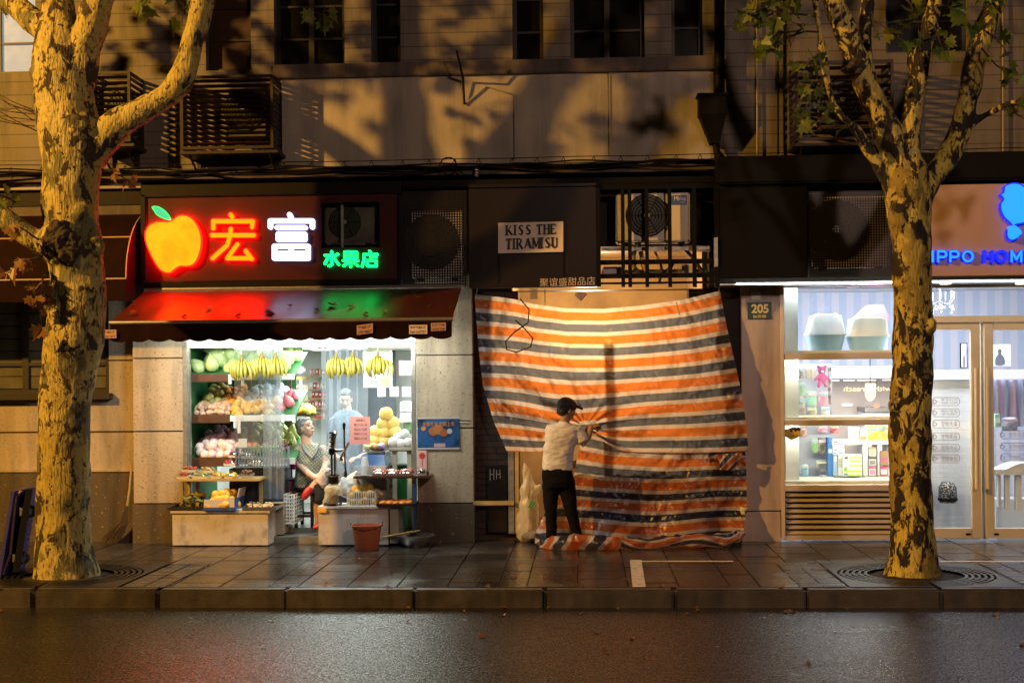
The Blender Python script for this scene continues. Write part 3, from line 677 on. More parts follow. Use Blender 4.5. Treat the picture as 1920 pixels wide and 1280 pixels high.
# --- the slimmer mottled tree in front of the pet shop
t2 = thing('plane_tree', 'mottled plane tree splitting into several limbs in front of the pet shop', 'tree', (TRX, TY, 0), 'plane trees along the kerb')
mb = MB()
limb(mb, [(1714, 1105, 106), (1714, 1080, 98), (1713, 1040, 86), (1711, 990, 78), (1708, 920, 77), (1706, 820, 76), (1709, 720, 74), (1711, 620, 71), (1711, 540, 69), (1709, 470, 70), (1706, 410, 78), (1700, 360, 86), (1696, 320, 84), (1690, 290, 62)], TY, 26)
limb(mb, [(1700, 350, 62), (1684, 300, 58), (1664, 250, 54), (1645, 205, 48), (1626, 165, 42), (1604, 110, 44), (1584, 55, 42), (1562, 0, 38), (1540, -90, 34), (1500, -260, 26)], (TY, TY - .35))
limb(mb, [(1648, 210, 34), (1630, 150, 27), (1624, 90, 26), (1626, 30, 25), (1634, -60, 22), (1640, -200, 16)], (TY - .15, TY + .1))
limb(mb, [(1672, 345, 34), (1640, 300, 22), (1610, 250, 18), (1582, 222, 15), (1560, 190, 12), (1548, 130, 12), (1538, 70, 11), (1528, 0, 10), (1520, -100, 8)], (TY - .05, TY - .3))
limb(mb, [(1704, 330, 52), (1706, 260, 36), (1712, 200, 34), (1724, 130, 34), (1738, 70, 30), (1752, 10, 28), (1768, -60, 24), (1790, -220, 18)], (TY - .05, TY - .3))
limb(mb, [(1724, 380, 44), (1746, 335, 42), (1778, 290, 42), (1802, 240, 40), (1816, 180, 38), (1830, 110, 40), (1848, 50, 40), (1866, 0, 38), (1900, -120, 32), (1930, -280, 24)], (TY + .05, TY + .35))
limb(mb, [(1815, 235, 20), (1850, 215, 14), (1880, 200, 9), (1905, 190, 6)], (TY + .2, TY - .1))
knots(mb, [(1600, 120, 24, .8), (1722, 118, 20, 1.1), (1742, 610, 14, 1.2), (1704, 330, 30, .8), (1690, 400, 22, 1.2), (1676, 760, 10, 1.5)], TY - .1)
for dx, w in ((-52, 34), (-20, 36), (22, 36), (50, 32)):
    p = at(1714 + dx, 1096, TY - .2 + abs(dx) * .003); mb.tube([p + Vector((0, 0, -.05)), at(1713 + dx * .6, 1036, TY - .12 + abs(dx) * .002)], [w * .0026, w * .0014], 10)
rm_ = remesh(mb, .014, 3, rough_bark(7.0)); rm_.build('trunk', m_bark2, t2, True, angle=80)
kb = MB(); knots(kb, [(1602, 122, 17, .7), (1590, 130, 13, .6), (1608, 134, 10, .6)], TY - .31)
remesh(kb, .012, 1, lambda p: .04 * n3(p, 14, 9) + .025 * n3(p, 40, 2)).build('burl', m_knot, t2, True, angle=50)
fol, tw = MB(), MB()
for px, py, d, n, s, l in ((1535, 60, (-1, -.2, -.1), 13, .17, .55), (1530, 30, (-1, -.3, .2), 13, .18, .6), (1545, 100, (-.9, -.4, -.5), 9, .16, .35), (1480, 60, (-1, -.2, -.4), 9, .16, .35), (1535, 0, (-.9, -.2, .1), 12, .18, .6), (1450, 25, (-1, -.1, -.3), 7, .17, .35),
    (1548, 140, (-.6, -.4, -.5), 6, .15, .3), (1556, 190, (-.4, -.5, -.6), 5, .14, .3), (1575, 235, (-1, -.3, .15), 7, .14, .38), (1530, 170, (-.5, -.4, -.9), 5, .15, .25),
    (1755, 10, (.4, -.5, -.3), 9, .18, .45), (1740, 40, (.2, -.5, -.8), 6, .17, .35), (1770, -20, (.9, -.4, -.2), 10, .18, .5), (1700, 0, (.1, -.5, -.4), 6, .17, .3), (1640, 40, (.5, -.4, -.6), 6, .15, .35), (1850, 60, (.3, -.4, -.7), 6, .14, .4),
    (1890, 196, (.9, -.3, .1), 11, .16, .42), (1880, 205, (.8, -.4, -.4), 8, .15, .35), (1905, 190, (.6, -.2, .6), 8, .15, .35), (1840, 90, (.5, -.2, -.6), 4, .13, .4)):
    spray(fol, tw, at(px, py, TY - .3), d, n, s, .05, 0, l, .35)
crown_leaves(fol, tw, TRX, [((0, 0, 7.0), 1.4, 28), ((-1.5, -.2, 6.7), 1.3, 30), ((1.4, .1, 6.9), 1.3, 28), ((-.2, -.4, 8.3), 1.6, 22), ((-2.4, .1, 7.3), 1.0, 16)])
fol.build('foliage', [m_leaf, m_dry], t2); tw.build('twigs', m_knot, t2)
# ================================================================== signs, awnings, air conditioners, pipes and cables
SY = -.42
m_red = mat('maroon_sign_sheet', (.052, .008, .011), .33, var=.2, vs=3, coat=.25)
m_steel_d = mat('dark_steel_frame', (.009, .0075, .0075), .35, .4, var=.3, vs=10)
m_ac = mat('ac_white_shell', (.62, .6, .55), .45, var=.2, vs=6)
m_acd = mat('ac_dark_grille', (.02, .02, .02), .5)
m_alu = mat('brushed_aluminium', (.55, .55, .56), .32, .85, var=.25, vs=30)
m_galv = mat('galvanised_steel', (.38, .37, .35), .45, .7, var=.45, vs=18, bump=.1)
m_lamp = emis('cool_lamp_glow', (1, 1, .95), 3.0)
m_warmlamp = emis('warm_lamp_glow', (1, .9, .7), 4.0)
e_or = emis('orange_letter_face', (18, .42, .002), 1.0); e_red = emis('red_letter_side', (40, .05, .02), 1.0)
e_wh = emis('white_letter_face', (1.7, 1.8, 2.2), 1.0); e_bl = emis('blue_white_letter_side', (1.6, 1.8, 3.4), 1.0)
e_gr = emis('green_letter_face', (.03, 1.5, .22), 1.0); e_grs = emis('green_letter_side', (.0, 7.0, .9), 1.0)
e_leaf = emis('turquoise_leaf_face', (.02, .62, .30), 1.0)
def apple_face():
    m = e_or.copy(); m.name = 'apple_face'; nt, b, L = nodes_of(m); tc = nt.nodes.new('ShaderNodeTexCoord'); n = nt.nodes.new('ShaderNodeTexNoise'); n.inputs['Scale'].default_value = 7; n.inputs['Detail'].default_value = 3
    L(tc.outputs['Object'], n.inputs['Vector']); c = nt.nodes.new('ShaderNodeValToRGB'); c.color_ramp.elements[0].position = .3; c.color_ramp.elements[0].color = (1, .024, .0002, 1); c.color_ramp.elements[1].position = .7; c.color_ramp.elements[1].color = (1, .037, .0006, 1)
    L(n.outputs['Fac'], c.inputs[0]); L(c.outputs[0], b.inputs['Emission Color']); b.inputs['Emission Strength'].default_value = 14.0; return m
e_apple = apple_face()
def inset(poly, k):
    cx = sum(p[0] for p in poly) / len(poly); cy = sum(p[1] for p in poly) / len(poly); n = len(poly); out = []
    for i in range(n):
        a, b = Vector(poly[i - 1]), Vector(poly[(i + 1) % n]); t = (b - a).normalized(); nn = Vector((-t.y, t.x)); p = Vector(poly[i])
        if nn.dot(Vector((cx, cy)) - p) < 0: nn = -nn
        out.append(p + nn * k)
    return [tuple(p) for p in out]
def spl(pts, k=4):
    out = []; n = len(pts)
    for i in range(n):
        a, b, c, d = (Vector(pts[(i + j) % n]) for j in (-1, 0, 1, 2))
        for q in range(k):
            t = q / k; out.append(tuple(.5 * ((2 * b) + (c - a) * t + (2 * a - 5 * b + 4 * c - d) * t * t + (3 * b - a - 3 * c + d) * t ** 3)))
    return out
def pxpoly(pts, Y): return [(at(p[0], p[1], Y).x, at(p[0], p[1], Y).z) for p in pts]
# --- the fruit shop sign
sg = thing('shop_sign', 'maroon fruit shop sign with a glowing orange apple and lit letters', 'sign', at(510, 527, SY), 'signs above the shops')
x0, x1, z0, z1 = rect(273, 367, 745, 525, SY); hx0, hx1, hz0, hz1 = rect(602, 379, 712, 464, SY)
mb = MB(); wall(mb, x0, x1, z0, z1, [(hx0, hx1, hz0, hz1)], SY, SY + .05); mb.build('sign_board', m_red, sg)
mb = MB(); mb.pbox(264, 343, 752, 366, SY - .03, .12, 0, .006); mb.pbox(264, 526, 752, 537, SY - .03, .1, 0, .005)
mb.pbox(264, 366, 272, 526, SY - .03, .1); mb.pbox(746, 366, 752, 526, SY - .03, .1); mb.build('sign_frame', m_steel_d, sg)
Z4 = lambda p: (p[0] / 3.879, p[1] / 3.879 + 330)
Z5 = lambda p: (p[0] / 2.909 + 240, p[1] / 2.909 + 330)
apple = spl([Z4(p) for p in [(1237, 328), (1285, 293), (1335, 282), (1392, 302), (1440, 362), (1464, 440), (1463, 520), (1440, 600), (1402, 648), (1352, 660), (1308, 659), (1272, 680), (1240, 705), (1200, 704), (1152, 672), (1102, 590), (1064, 500), (1052, 430), (1070, 372), (1112, 340), (1172, 328)]], 3)
ap = pxpoly(apple, SY - .07)
mb = MB(); mb.prism(ap, SY - .07, SY - .02, 1); mb.prism(inset(ap, .012), SY - .074, SY - .069, 0); mb.build('apple_light', [e_apple, e_red], sg)
lf = spl([Z4(p) for p in [(1103, 222), (1150, 221), (1196, 252), (1226, 290), (1233, 318), (1190, 311), (1142, 286), (1117, 252)]], 2); lp = pxpoly(lf, SY - .07)
mb = MB(); mb.prism(lp, SY - .07, SY - .02, 1); mb.prism(inset(lp, .008), SY - .073, SY - .069, 0); mb.build('leaf_light', [e_leaf, e_gr], sg)
hong = [[(560, 212), (568, 224)], [(465, 285), (465, 247), (680, 247), (676, 278)], [(458, 323), (685, 323)], [(560, 288), (558, 323), (540, 378), (462, 448)], [(596, 372), (541, 448), (662, 448)], [(641, 408), (674, 452)]]
fu = [[(880, 210), (888, 226)], [(775, 278), (775, 244), (1004, 244), (1004, 278)], [(812, 281), (965, 281)], [(818, 316), (962, 316), (962, 346), (818, 346), (818, 316)], [(797, 382), (980, 382), (980, 448), (797, 448), (797, 382)], [(888, 382), (888, 448)], [(797, 420), (980, 420)]]
sm = [[(1109, 411), (1109, 482), (1094, 490)], [(1072, 432), (1094, 432), (1072, 478)], [(1142, 424), (1118, 442)], [(1116, 440), (1147, 482)]], \
     [[(1180, 413), (1245, 413), (1245, 446), (1180, 446), (1180, 413)], [(1180, 430), (1245, 430)], [(1212, 413), (1212, 494)], [(1172, 461), (1252, 461)], [(1206, 464), (1174, 489)], [(1218, 464), (1252, 489)]], \
     [[(1316, 408), (1321, 416)], [(1285, 426), (1358, 426)], [(1285, 426), (1284, 462), (1275, 492)], [(1322, 430), (1322, 455)], [(1322, 442), (1352, 442)], [(1303, 460), (1352, 460), (1352, 490), (1303, 490), (1303, 460)]]
def neon(lines, w, ef, es_, name, parent, fn, Y=SY - .05, side=1.12):
    mb = MB(); strokes(lines, w * side, Y, .04, mb, 1, fn); strokes(lines, w * .86, Y - .005, .004, mb, 0, fn); return mb.build(name, [ef, es_], parent)
neon(hong, .026, e_or, e_red, 'orange_character', sg, Z5); neon(fu, .0235, e_wh, e_bl, 'white_character', sg, Z5)
for ch in sm: neon(ch, .0105, e_gr, e_grs, 'green_character', sg, Z5)
# perforated panels
def perf_mat(name, col, pitch, r):
    m = bpy.data.materials.new(name); m.use_nodes = True; MATS[name] = m; nt = m.node_tree; L = nt.links.new; b = nt.nodes['Principled BSDF']; out = nt.nodes['Material Output']
    b.inputs['Base Color'].default_value = (*col, 1); b.inputs['Roughness'].default_value = .4; b.inputs['Metallic'].default_value = .4
    tc = nt.nodes.new('ShaderNodeTexCoord'); sp = nt.nodes.new('ShaderNodeSeparateXYZ'); L(tc.outputs['Object'], sp.inputs[0]); sq = []
    for ax in (0, 2):
        d = nt.nodes.new('ShaderNodeMath'); d.operation = 'DIVIDE'; L(sp.outputs[ax], d.inputs[0]); d.inputs[1].default_value = pitch
        f = nt.nodes.new('ShaderNodeMath'); f.operation = 'FRACT'; L(d.outputs[0], f.inputs[0]); s_ = nt.nodes.new('ShaderNodeMath'); s_.operation = 'SUBTRACT'; L(f.outputs[0], s_.inputs[0]); s_.inputs[1].default_value = .5
        p = nt.nodes.new('ShaderNodeMath'); p.operation = 'POWER'; L(s_.outputs[0], p.inputs[0]); p.inputs[1].default_value = 2; sq.append(p)
    a = nt.nodes.new('ShaderNodeMath'); a.operation = 'ADD'; L(sq[0].outputs[0], a.inputs[0]); L(sq[1].outputs[0], a.inputs[1])
    lt = nt.nodes.new('ShaderNodeMath'); lt.operation = 'LESS_THAN'; L(a.outputs[0], lt.inputs[0]); lt.inputs[1].default_value = r * r
    t = nt.nodes.new('ShaderNodeBsdfTransparent'); mx = nt.nodes.new('ShaderNodeMixShader'); L(lt.outputs[0], mx.inputs[0]); L(b.outputs[0], mx.inputs[1]); L(t.outputs[0], mx.inputs[2]); L(mx.outputs[0], out.inputs['Surface']); return m
m_perf = perf_mat('perforated_sheet', (.014, .012, .013), .028, .30)
def panel(name, label, cat, px, m, Y=SY, d=.02, bevel=.0, group=None):
    mb = MB(); mb.pbox(*px, Y, d, 0, bevel); o = mb.build(name, m); tag(o, label, cat, group); return o
panel('perforated_panel', 'dark perforated steel panel beside the maroon fruit shop sign', 'panel', (753, 358, 876, 537), m_perf, SY, .004, 0, 'perforated panels hiding air conditioners')
panel('perforated_panel', 'dark perforated steel panel behind the mottled tree, fan visible through its holes', 'panel', (1516, 358, 1722, 519), m_perf, SY, .004, 0, 'perforated panels hiding air conditioners')
panel('cladding_panel', 'plain black cladding panel above the house number', 'panel', (1349, 340, 1514, 521), m_black, SY, .06, .004)
# --- the middle shop sign
m_choc = mat('brown_black_sheet', (.011, .0075, .008), .42, var=.3, vs=3, spec=.3)
sg2 = thing('shop_sign', 'dark sign board with a cream plate reading KISS THE TIRAMISU', 'sign', at(998, 540, SY), 'signs above the shops')
mb = MB(); mb.pbox(879, 352, 1118, 539, SY, .08, 0, .004); mb.pbox(879, 345, 1118, 350, SY - .02, .1); mb.build('sign_board', m_choc, sg2)
mb = MB(); mb.pbox(934, 475, 937, 530, SY - .006, .007); mb.pbox(1056, 473, 1059, 522, SY - .006, .007); mb.build('board_seam', m_black, sg2)
m_cream = mat('cream_sign_plate', (.80, .68, .58), .5, var=.1, vs=5); m_ink = mat('black_lettering', (.012, .009, .008), .5)
a = at(934, 418, SY - .03); b = at(1056, 415, SY - .03); c = at(1056, 472, SY - .03); d = at(934, 475, SY - .03)
mb = MB(); mb.prism([(a.x, a.z), (b.x, b.z), (c.x, c.z), (d.x, d.z)], SY - .03, SY - .001); pl = mb.build('sign_plate', m_cream, sg2)
GL = {'K': ([(0, 0, 0, 1, 1)], [(.12, .45, .62, 1, .5), (.2, .55, .75, 0, 1.1)], .8), 'I': ([(0, 0, 0, 1, 1)], [], .12), 'S': ([], [(.62, .88, .35, 1, .6), (.35, 1, .08, .8, .7), (.08, .8, .3, .55, 1), (.3, .55, .62, .3, 1.1), (.62, .3, .35, 0, .9), (.35, 0, .02, .14, .6)], .66),
      'T': ([(.35, 0, .35, 1, 1)], [(0, .97, .7, .97, .7), (0, .97, .0, .8, .5), (.7, .97, .7, .8, .5)], .7), 'H': ([(0, 0, 0, 1, 1), (.6, 0, .6, 1, 1)], [(0, .55, .6, .55, .5)], .6), 'E': ([(0, 0, 0, 1, 1)], [(0, .97, .55, .97, .6), (0, .52, .42, .52, .5), (0, .03, .58, .03, .7), (.55, .97, .56, .8, .4), (.58, .03, .6, .2, .4)], .6),
      'R': ([(0, 0, 0, 1, 1)], [(0, .97, .4, .95, .6), (.4, .95, .55, .75, 1), (.55, .75, .4, .53, .9), (.4, .53, 0, .5, .5), (.25, .5, .72, -.04, 1.1)], .7), 'A': ([], [(.38, 1, -.02, 0, .6), (.36, 1, .76, 0, 1.2), (.14, .36, .6, .36, .5)], .74), 'M': ([(0, 0, 0, 1, .7), (.82, 0, .82, 1, 1.1)], [(.02, 1, .42, .12, 1), (.42, .12, .8, 1, .5)], .82), 'U': ([(0, .25, 0, 1, 1)], [(0, .25, .12, .03, .9), (.12, .03, .42, .03, .7), (.42, .03, .58, .2, .6), (.58, .2, .58, 1, .6)], .58)}
def serif_word(word, px0, px1, pyb, h, Y, mb, slope):
    tot = sum(GL[c][2] + .34 if c != ' ' else .5 for c in word) - .34; k = (px1 - px0) / tot; x = px0
    for c in word:
        if c == ' ': x += .5 * k; continue
        st, th, w = GL[c]
        for i, L_ in enumerate((st, th)):
            for u0, v0, u1, v1, t in L_:
                A = at(x + u0 * k, pyb - v0 * h - (x - px0) * slope, Y); B = at(x + u1 * k, pyb - v1 * h - (x + u1 * k - px0) * slope, Y); ww = .0115 * t; dd = (B - A).normalized(); nn = Vector((-dd.z, 0, dd.x)) * ww
                P = [A - nn, B - nn, B + nn, A + nn]; e = rnd.uniform(0, .0012); mb.prism([(p.x, p.z) for p in P], Y - e, Y + .006)
                if i == 0:
                    for q in (A, B): mb.box(q.x - .021, q.x + .021, Y - e - .0003, Y + .006, q.z - .0045, q.z + .0045)
        x += (w + .34) * k
mb = MB(); serif_word('KISS THE', 950, 1042, 441, 18, SY - .036, mb, .03); serif_word('TIRAMISU', 949, 1044, 467, 19, SY - .036, mb, .03); mb.build('lettering', m_ink, pl)
mb = MB(); text_mb('聚谊盛甜品店', 1012, 520, 1116, 536, SY - .003, into=mb, bold=.0, tilt=.02); mb.build('white_lettering', mat('white_lettering', (.62, .52, .48), .5), sg2)
# --- the pet shop sign
sg3 = thing('shop_sign', 'peach pet shop sign with a glowing blue poodle and blue letters', 'sign', at(1900, 516, SY), 'signs above the shops')
m_peach = mat('peach_sign_sheet', (.56, .37, .27), .5, var=.12, vs=3)
mb = MB(); mb.pbox(1728, 343, 2240, 515, SY, .07, 0, .004); mb.build('sign_board', m_peach, sg3)
mb = MB(); mb.pbox(1349, 522, 2240, 524, SY - .02, .3); mb.pbox(1728, 516, 2240, 522, SY - .01, .06); mb.build('sign_frame', m_steel_d, sg3)
e_blue = emis('blue_light_face', (.01, .40, 2.4), 1.0); e_blued = emis('deep_blue_light_side', (.0, .018, 1.3), 1.0)
Z7 = lambda p: (p[0] / 3.692 + 1400, p[1] / 3.692 + 330)
pood = spl([Z7(p) for p in [(1795, 60), (1845, 46), (1900, 55), (1950, 95), (1990, 90), (2040, 60), (2090, 80), (2085, 140), (2030, 170), (2010, 250), (2030, 330), (2060, 390), (2030, 450), (1975, 430), (1960, 370), (1960, 320), (1915, 330), (1862, 340), (1862, 355), (1893, 385), (1890, 425), (1835, 450), (1802, 425), (1800, 375), (1830, 350), (1826, 330), (1782, 290), (1758, 240), (1756, 190), (1775, 160), (1752, 128), (1775, 112), (1780, 80)]], 3)
pp = pxpoly(pood, SY - .07)
mb = MB(); mb.prism(pp, SY - .07, SY - .02, 1); mb.prism(inset(pp, .014), SY - .074, SY - .069, 0); mb.build('poodle_light', [e_blue, e_blued], sg3)
LT = {'H': [[(0, 0), (0, 1)], [(1, 0), (1, 1)], [(0, .5), (1, .5)]], 'I': [[(.5, 0), (.5, 1)]], 'P': [[(0, 1), (0, 0), (.75, 0), (1, .16), (1, .44), (.75, .58), (0, .58)]], 'O': [[(.5 + .5 * math.cos(t * math.pi / 6), .5 + .5 * math.sin(t * math.pi / 6)) for t in range(13)]], 'M': [[(0, 1), (0, 0), (.5, .8), (1, 0), (1, 1)]], 'E': [[(1, 0), (0, 0), (0, 1), (1, 1)], [(0, .5), (.85, .5)]]}
for ch, a, b, dim in (('H', 1720, 1740, 1), ('I', 1746, 1752, 0), ('P', 1759, 1774, 0), ('P', 1782, 1797, 0), ('O', 1806, 1824, 0), ('H', 1846, 1861, 1), ('O', 1869, 1887, 1), ('M', 1897, 1915, 0), ('E', 1924, 1938, 1)):
    fn = lambda p: (a + p[0] * (b - a), 471 + p[1] * 19)
    neon(LT[ch], .0125, e_blued if dim else e_blue, e_blued, 'blue_letter', sg3, fn, SY - .05, 1.35)

# --- the fruit shop awning
AX0, AX1, AYB, AYF = at(270, 541, -.45).x, at(865, 541, -.45).x, -.45, -1.5
AZB, AZF = at(560, 543, AYB).z, at(560, 598, AYF).z
aw = thing('shop_awning', 'dark maroon fabric awning with a scalloped valance over the fruit shop', 'awning', ((AX0 + AX1) / 2, AYB, AZB))
m_aw = mat('maroon_awning_vinyl', (.05, .002, .002), .38, var=.35, vs=5, bump=.05, bs=9, spec=2.0)
m_val = mat('maroon_valance_cloth', (.014, .004, .004), .85, spec=.08, var=.45, vs=7, bump=.15, bs=80)
mb = MB()
def awf(u, v):
    sag = -.018 * math.sin(math.pi * v) * (1 - .5 * math.cos(u * 14 * math.pi)) * 1.0 + .004 * n3((u * 9, v * 3, 0), 1, 3)
    return (AX0 + u * (AX1 - AX0), AYB + v * (AYF - AYB), AZB + v * (AZF - AZB) + sag)
mb.grid(awf, 90, 12); mb.grid(lambda u, v: tuple(Vector(awf(u, v)) - Vector((0, 0, .012))), 90, 12); mb.build('canopy_cloth', m_aw, aw, True)
mb = MB(); nsc = 17; zb = at(560, 637, AYF).z
def valf(u, v, o=0):
    scal = .026 * abs(math.sin(math.pi * u * nsc)) ** .8; z = AZF - .03 - v * (AZF - .03 - zb - .018 + scal)
    return (AX0 + u * (AX1 - AX0), AYF - .012 - .02 * v + .012 * math.sin(u * 37) * v + .006 * math.sin(u * 91) * v + o, z)
mb.grid(valf, 220, 5); mb.grid(lambda u, v: valf(u, v, .004), 220, 5); mb.build('valance', m_val, aw, True)
mb = MB(); mb.tube([(AX0 - .01, AYF, AZF - .018), (AX1 + .01, AYF, AZF - .018)], .022, 10); mb.build('front_bar', m_alu, aw)
mb = MB(); mb.tube([(AX0, AYB + .03, AZB + .02), (AX1 + .03, AYB + .03, AZB + .02)], .028, 10); mb.build('roller_tube', m_alu, aw)
for xx in (AX0 + .06, AX1 - .06):
    mb = MB(); mb.tube([(xx, AYB + .05, AZB - .05), (xx, (AYB + AYF) / 2, (AZB + AZF) / 2 - .2), (xx, AYF + .03, AZF - .03)], .018, 8); mb.build('folding_arm', m_alu, aw)
mb = MB(); mb.tube([(AX0 + .3, -.5, zpx(618, 560, -.5)), (AX1 - .2, -.5, zpx(618, 560, -.5))], .014, 8); tl = mb.build('tube_lamp', m_lamp, aw)
m_stk = mat('pinkish_sticker', (.50, .30, .24), .5); m_stkt = mat('brown_sticker_print', (.07, .03, .022), .6); m_stkw = mat('white_sticker', (.72, .62, .58), .5)
def sticker(px0, py0, px1, py1, lines, m, tl_):
    Y = AYF - .042; x0, x1, z0, z1 = rect(px0, py0, px1, py1, Y); mb = MB(); sk = tl_ * (x1 - x0) / 2
    mb.prism([(x0, z0 - sk), (x1, z0 + sk), (x1, z1 + sk), (x0, z1 - sk)], Y, Y + .002); s_ = mb.build('sticker', m, aw)
    mb = MB(); h = (py1 - py0) / len(lines)
    for i, t in enumerate(lines): text_mb(t, px0 + 2, py0 + h * i + 2, px1 - 2, py0 + h * (i + 1) - 1, Y - .001, into=mb, bold=.03, tilt=tl_)
    mb.build('sticker_print', m_stkt, s_)
sticker(669, 608, 699, 626, ['管道疏通', '17701748677'], m_stk, .12)
sticker(767, 609, 801, 626, ['专业管道疏通', '13611677759'], m_stkw, 0)
sticker(808, 605, 836, 620, ['疏通管道', '13701893285'], m_stk, .03)
sticker(193, 618, 218, 634, ['管道疏通', '13611677'], m_stk, 0)
# dead leaves lying on the awning
for k, (px, py, s_) in enumerate([(498, 587, .1), (452, 590, .06), (388, 577, .07), (258, 584, .09), (620, 570, .08), (655, 575, .06), (590, 582, .05), (350, 590, .05), (780, 560, .07), (800, 575, .06), (720, 585, .05), (690, 590, .05), (545, 572, .04), (842, 580, .06)]):
    v = (py - 541) / 57; p = Vector(awf((at(px, py, AYB + v * (AYF - AYB)).x - AX0) / (AX1 - AX0), v)); mb = MB(); leaf(mb, p + Vector((0, 0, .012)), s_ * 1.3, (rnd.uniform(-1, 1), rnd.uniform(-.6, .6), .1), (0, -.2, 1), 0, .5)
    tag(mb.build('fallen_leaf', m_dry), 'curled dead leaf lying on the maroon awning', 'leaf', 'dead leaves on the awning')

# --- the dark awning of the left house
m_daw = mat('dark_red_canvas', (.016, .005, .0045), .8, spec=.08, var=.4, vs=6, bump=.1)
aw2 = thing('barrel_awning', 'dark red barrel awning over the louvred window behind the pale tree', 'awning', at(100, 520, -.3))
bx0, bx1 = at(-260, 470, -.5).x, at(250, 470, -.5).x; zt, zb2 = zpx(403, 100, -.0), zpx(566, 100, -.7)
prof = [(.1 - .85 * math.sin(t * math.pi / 20), zb2 + .24 + (zt - zb2 - .24) * math.cos(t * math.pi / 20)) for t in range(11)]
poly = [(0.09, zb2 + .2)] + [(y, z) for y, z in prof[::1]] + [(-.75, zb2), (-.73, zb2), (-.73, zb2 + .22)]
mb = MB(); n = len(prof); vs = [(x, y, z) for x in (bx0, bx1) for y, z in prof]; mb.add(vs, [(i, i + 1, n + i + 1, n + i) for i in range(n - 1)])
mb.add([(bx1, y, z) for y, z in prof] + [(bx1, .09, zb2 + .2)], [tuple(range(n + 1))]); mb.quad((bx0, -.75, zb2 + .24), (bx1, -.75, zb2 + .24), (bx1, -.755, zb2), (bx0, -.755, zb2)); mb.quad((bx1, -.75, zb2 + .24), (bx1, .09, zb2 + .24), (bx1, .09, zb2 + .04), (bx1, -.755, zb2))
mb.build('canvas', m_daw, aw2, True, angle=30)
mb = MB()
for xx in (bx1 + .003,): mb.tube([(xx, y - .004, z + .004) for y, z in prof], .007, 6)
mb.tube([(bx0, prof[-1][0] - .006, prof[-1][1]), (bx1, prof[-1][0] - .006, prof[-1][1])], .009, 6); mb.tube([(bx0, prof[6][0] - .006, prof[6][1]), (bx1, prof[6][0] - .006, prof[6][1])], .008, 6); mb.build('piping', mat('pale_piping', (.5, .38, .2), .5), aw2)
mb = MB(); mb.pbox(246, 528, 272, 556, -.16, .2, 0, .01); tag(mb.build('awning_bracket', m_stucco), 'pale bracket block between the two awnings', 'bracket')

# --- air conditioners and their cages
def ac_unit(px0, py0, px1, py1, Y, d, label, fan_px=None, logo=False, m=m_ac):
    x0, x1, z0, z1 = rect(px0, py0, px1, py1, Y); t = thing('air_conditioner', label, 'air conditioner', ((x0 + x1) / 2, Y + d / 2, z0), 'outdoor air conditioners')
    mb = MB(); mb.box(x0, x1, Y, Y + d, z0, z1, 0, .015); mb.build('casing', m, t)
    fx, fr = fan_px or ((x0 + x1) / 2 - .1 * (x1 - x0), .42 * (z1 - z0)); zc = (z0 + z1) / 2 + .02
    mb = MB(); mb.lathe([(fr, 0), (fr * .98, -.012), (0, -.012)], (fx, Y - .001, zc), 28, 0, 'y'); fg = mb.build('fan_grille', m_acd, t)
    mb = MB()
    for k in range(6): r = fr * (.25 + .14 * k); mb.lathe([(r, -.02), (r + .006, -.026), (r + .006, -.02)], (fx, Y, zc), 28, 0, 'y')
    for k in range(3):
        a_ = k * math.pi / 3; mb.tube([(fx - fr * math.cos(a_), Y - .022, zc - fr * math.sin(a_)), (fx + fr * math.cos(a_), Y - .022, zc + fr * math.sin(a_))], .004, 5)
    mb.build('guard_wire', m_black, fg)
    mb = MB(); mb.lathe([(fr * .13, -.03), (fr * .11, -.036), (0, -.036)], (fx, Y, zc), 16, 0, 'y'); mb.build('fan_hub', m_galv, fg)
    mb = MB()
    for q in (x0 + .1, x1 - .1): mb.box(q - .03, q + .03, Y + .02, Y + d - .02, z0 - .03, z0 - .001)
    mb.build('foot_rail', m_black, t)
    return t, x0, x1, z0, z1
def cage(px0, py0, px1, py1, Y, d, label, ns, name='window_cage'):
    x0, x1, z0, z1 = rect(px0, py0, px1, py1, Y); t = thing(name, label, 'cage', ((x0 + x1) / 2, Y + d, z0), 'louvred cages round air conditioners'); e = .03
    mb = MB()
    for xx in (x0, x1 - e):
        for yy in (Y, Y + d - e): mb.box(xx, xx + e, yy, yy + e, z0, z1)
    for zz in (z0, z1 - e):
        mb.box(x0 + e, x1 - e, Y + .001, Y + e, zz, zz + e); mb.box(x0 + .001, x0 + e - .001, Y + e, Y + d - e, zz, zz + e); mb.box(x1 - e + .001, x1 - .001, Y + e, Y + d - e, zz, zz + e)
    mb.build('frame', m_rust, t)
    mb = MB()
    for k in range(ns):
        z = z0 + e + (z1 - z0 - 2 * e) * (k + .5) / ns; M = Matrix.Translation((0, Y + .015, z)) @ Matrix.Rotation(R(-38), 4, 'X')
        mb.box(x0 + e, x1 - e, -.022, .022, -.003, .003, M=M)
        for xx in (x0 + .012, x1 - .018): mb.box(xx, xx + .006, Y + e, Y + d - e, z - .028, z + .012)
    mb.build('slat', m_slat, t); return t
m_rust = mat('brown_painted_iron', (.03, .021, .013), .5, .4, var=.4, vs=12); m_slat = mat('dark_slat', (.02, .014, .009), .4, .4, var=.4, vs=14)
cage(338, 141, 512, 279, -.46, .46, 'wide louvred iron cage on the siding above the apple sign', 13)
cage(168, 134, 244, 266, -.46, .46, 'narrow louvred iron cage half hidden by the pale trunk', 11)
cage(1492, 113, 1676, 262, -.46, .46, 'louvred iron cage on the siding behind the mottled tree', 8)
ac_unit(428, 166, 500, 258, -.34, .26, 'outdoor unit inside the wide louvred cage above the apple sign', m=m_grey)
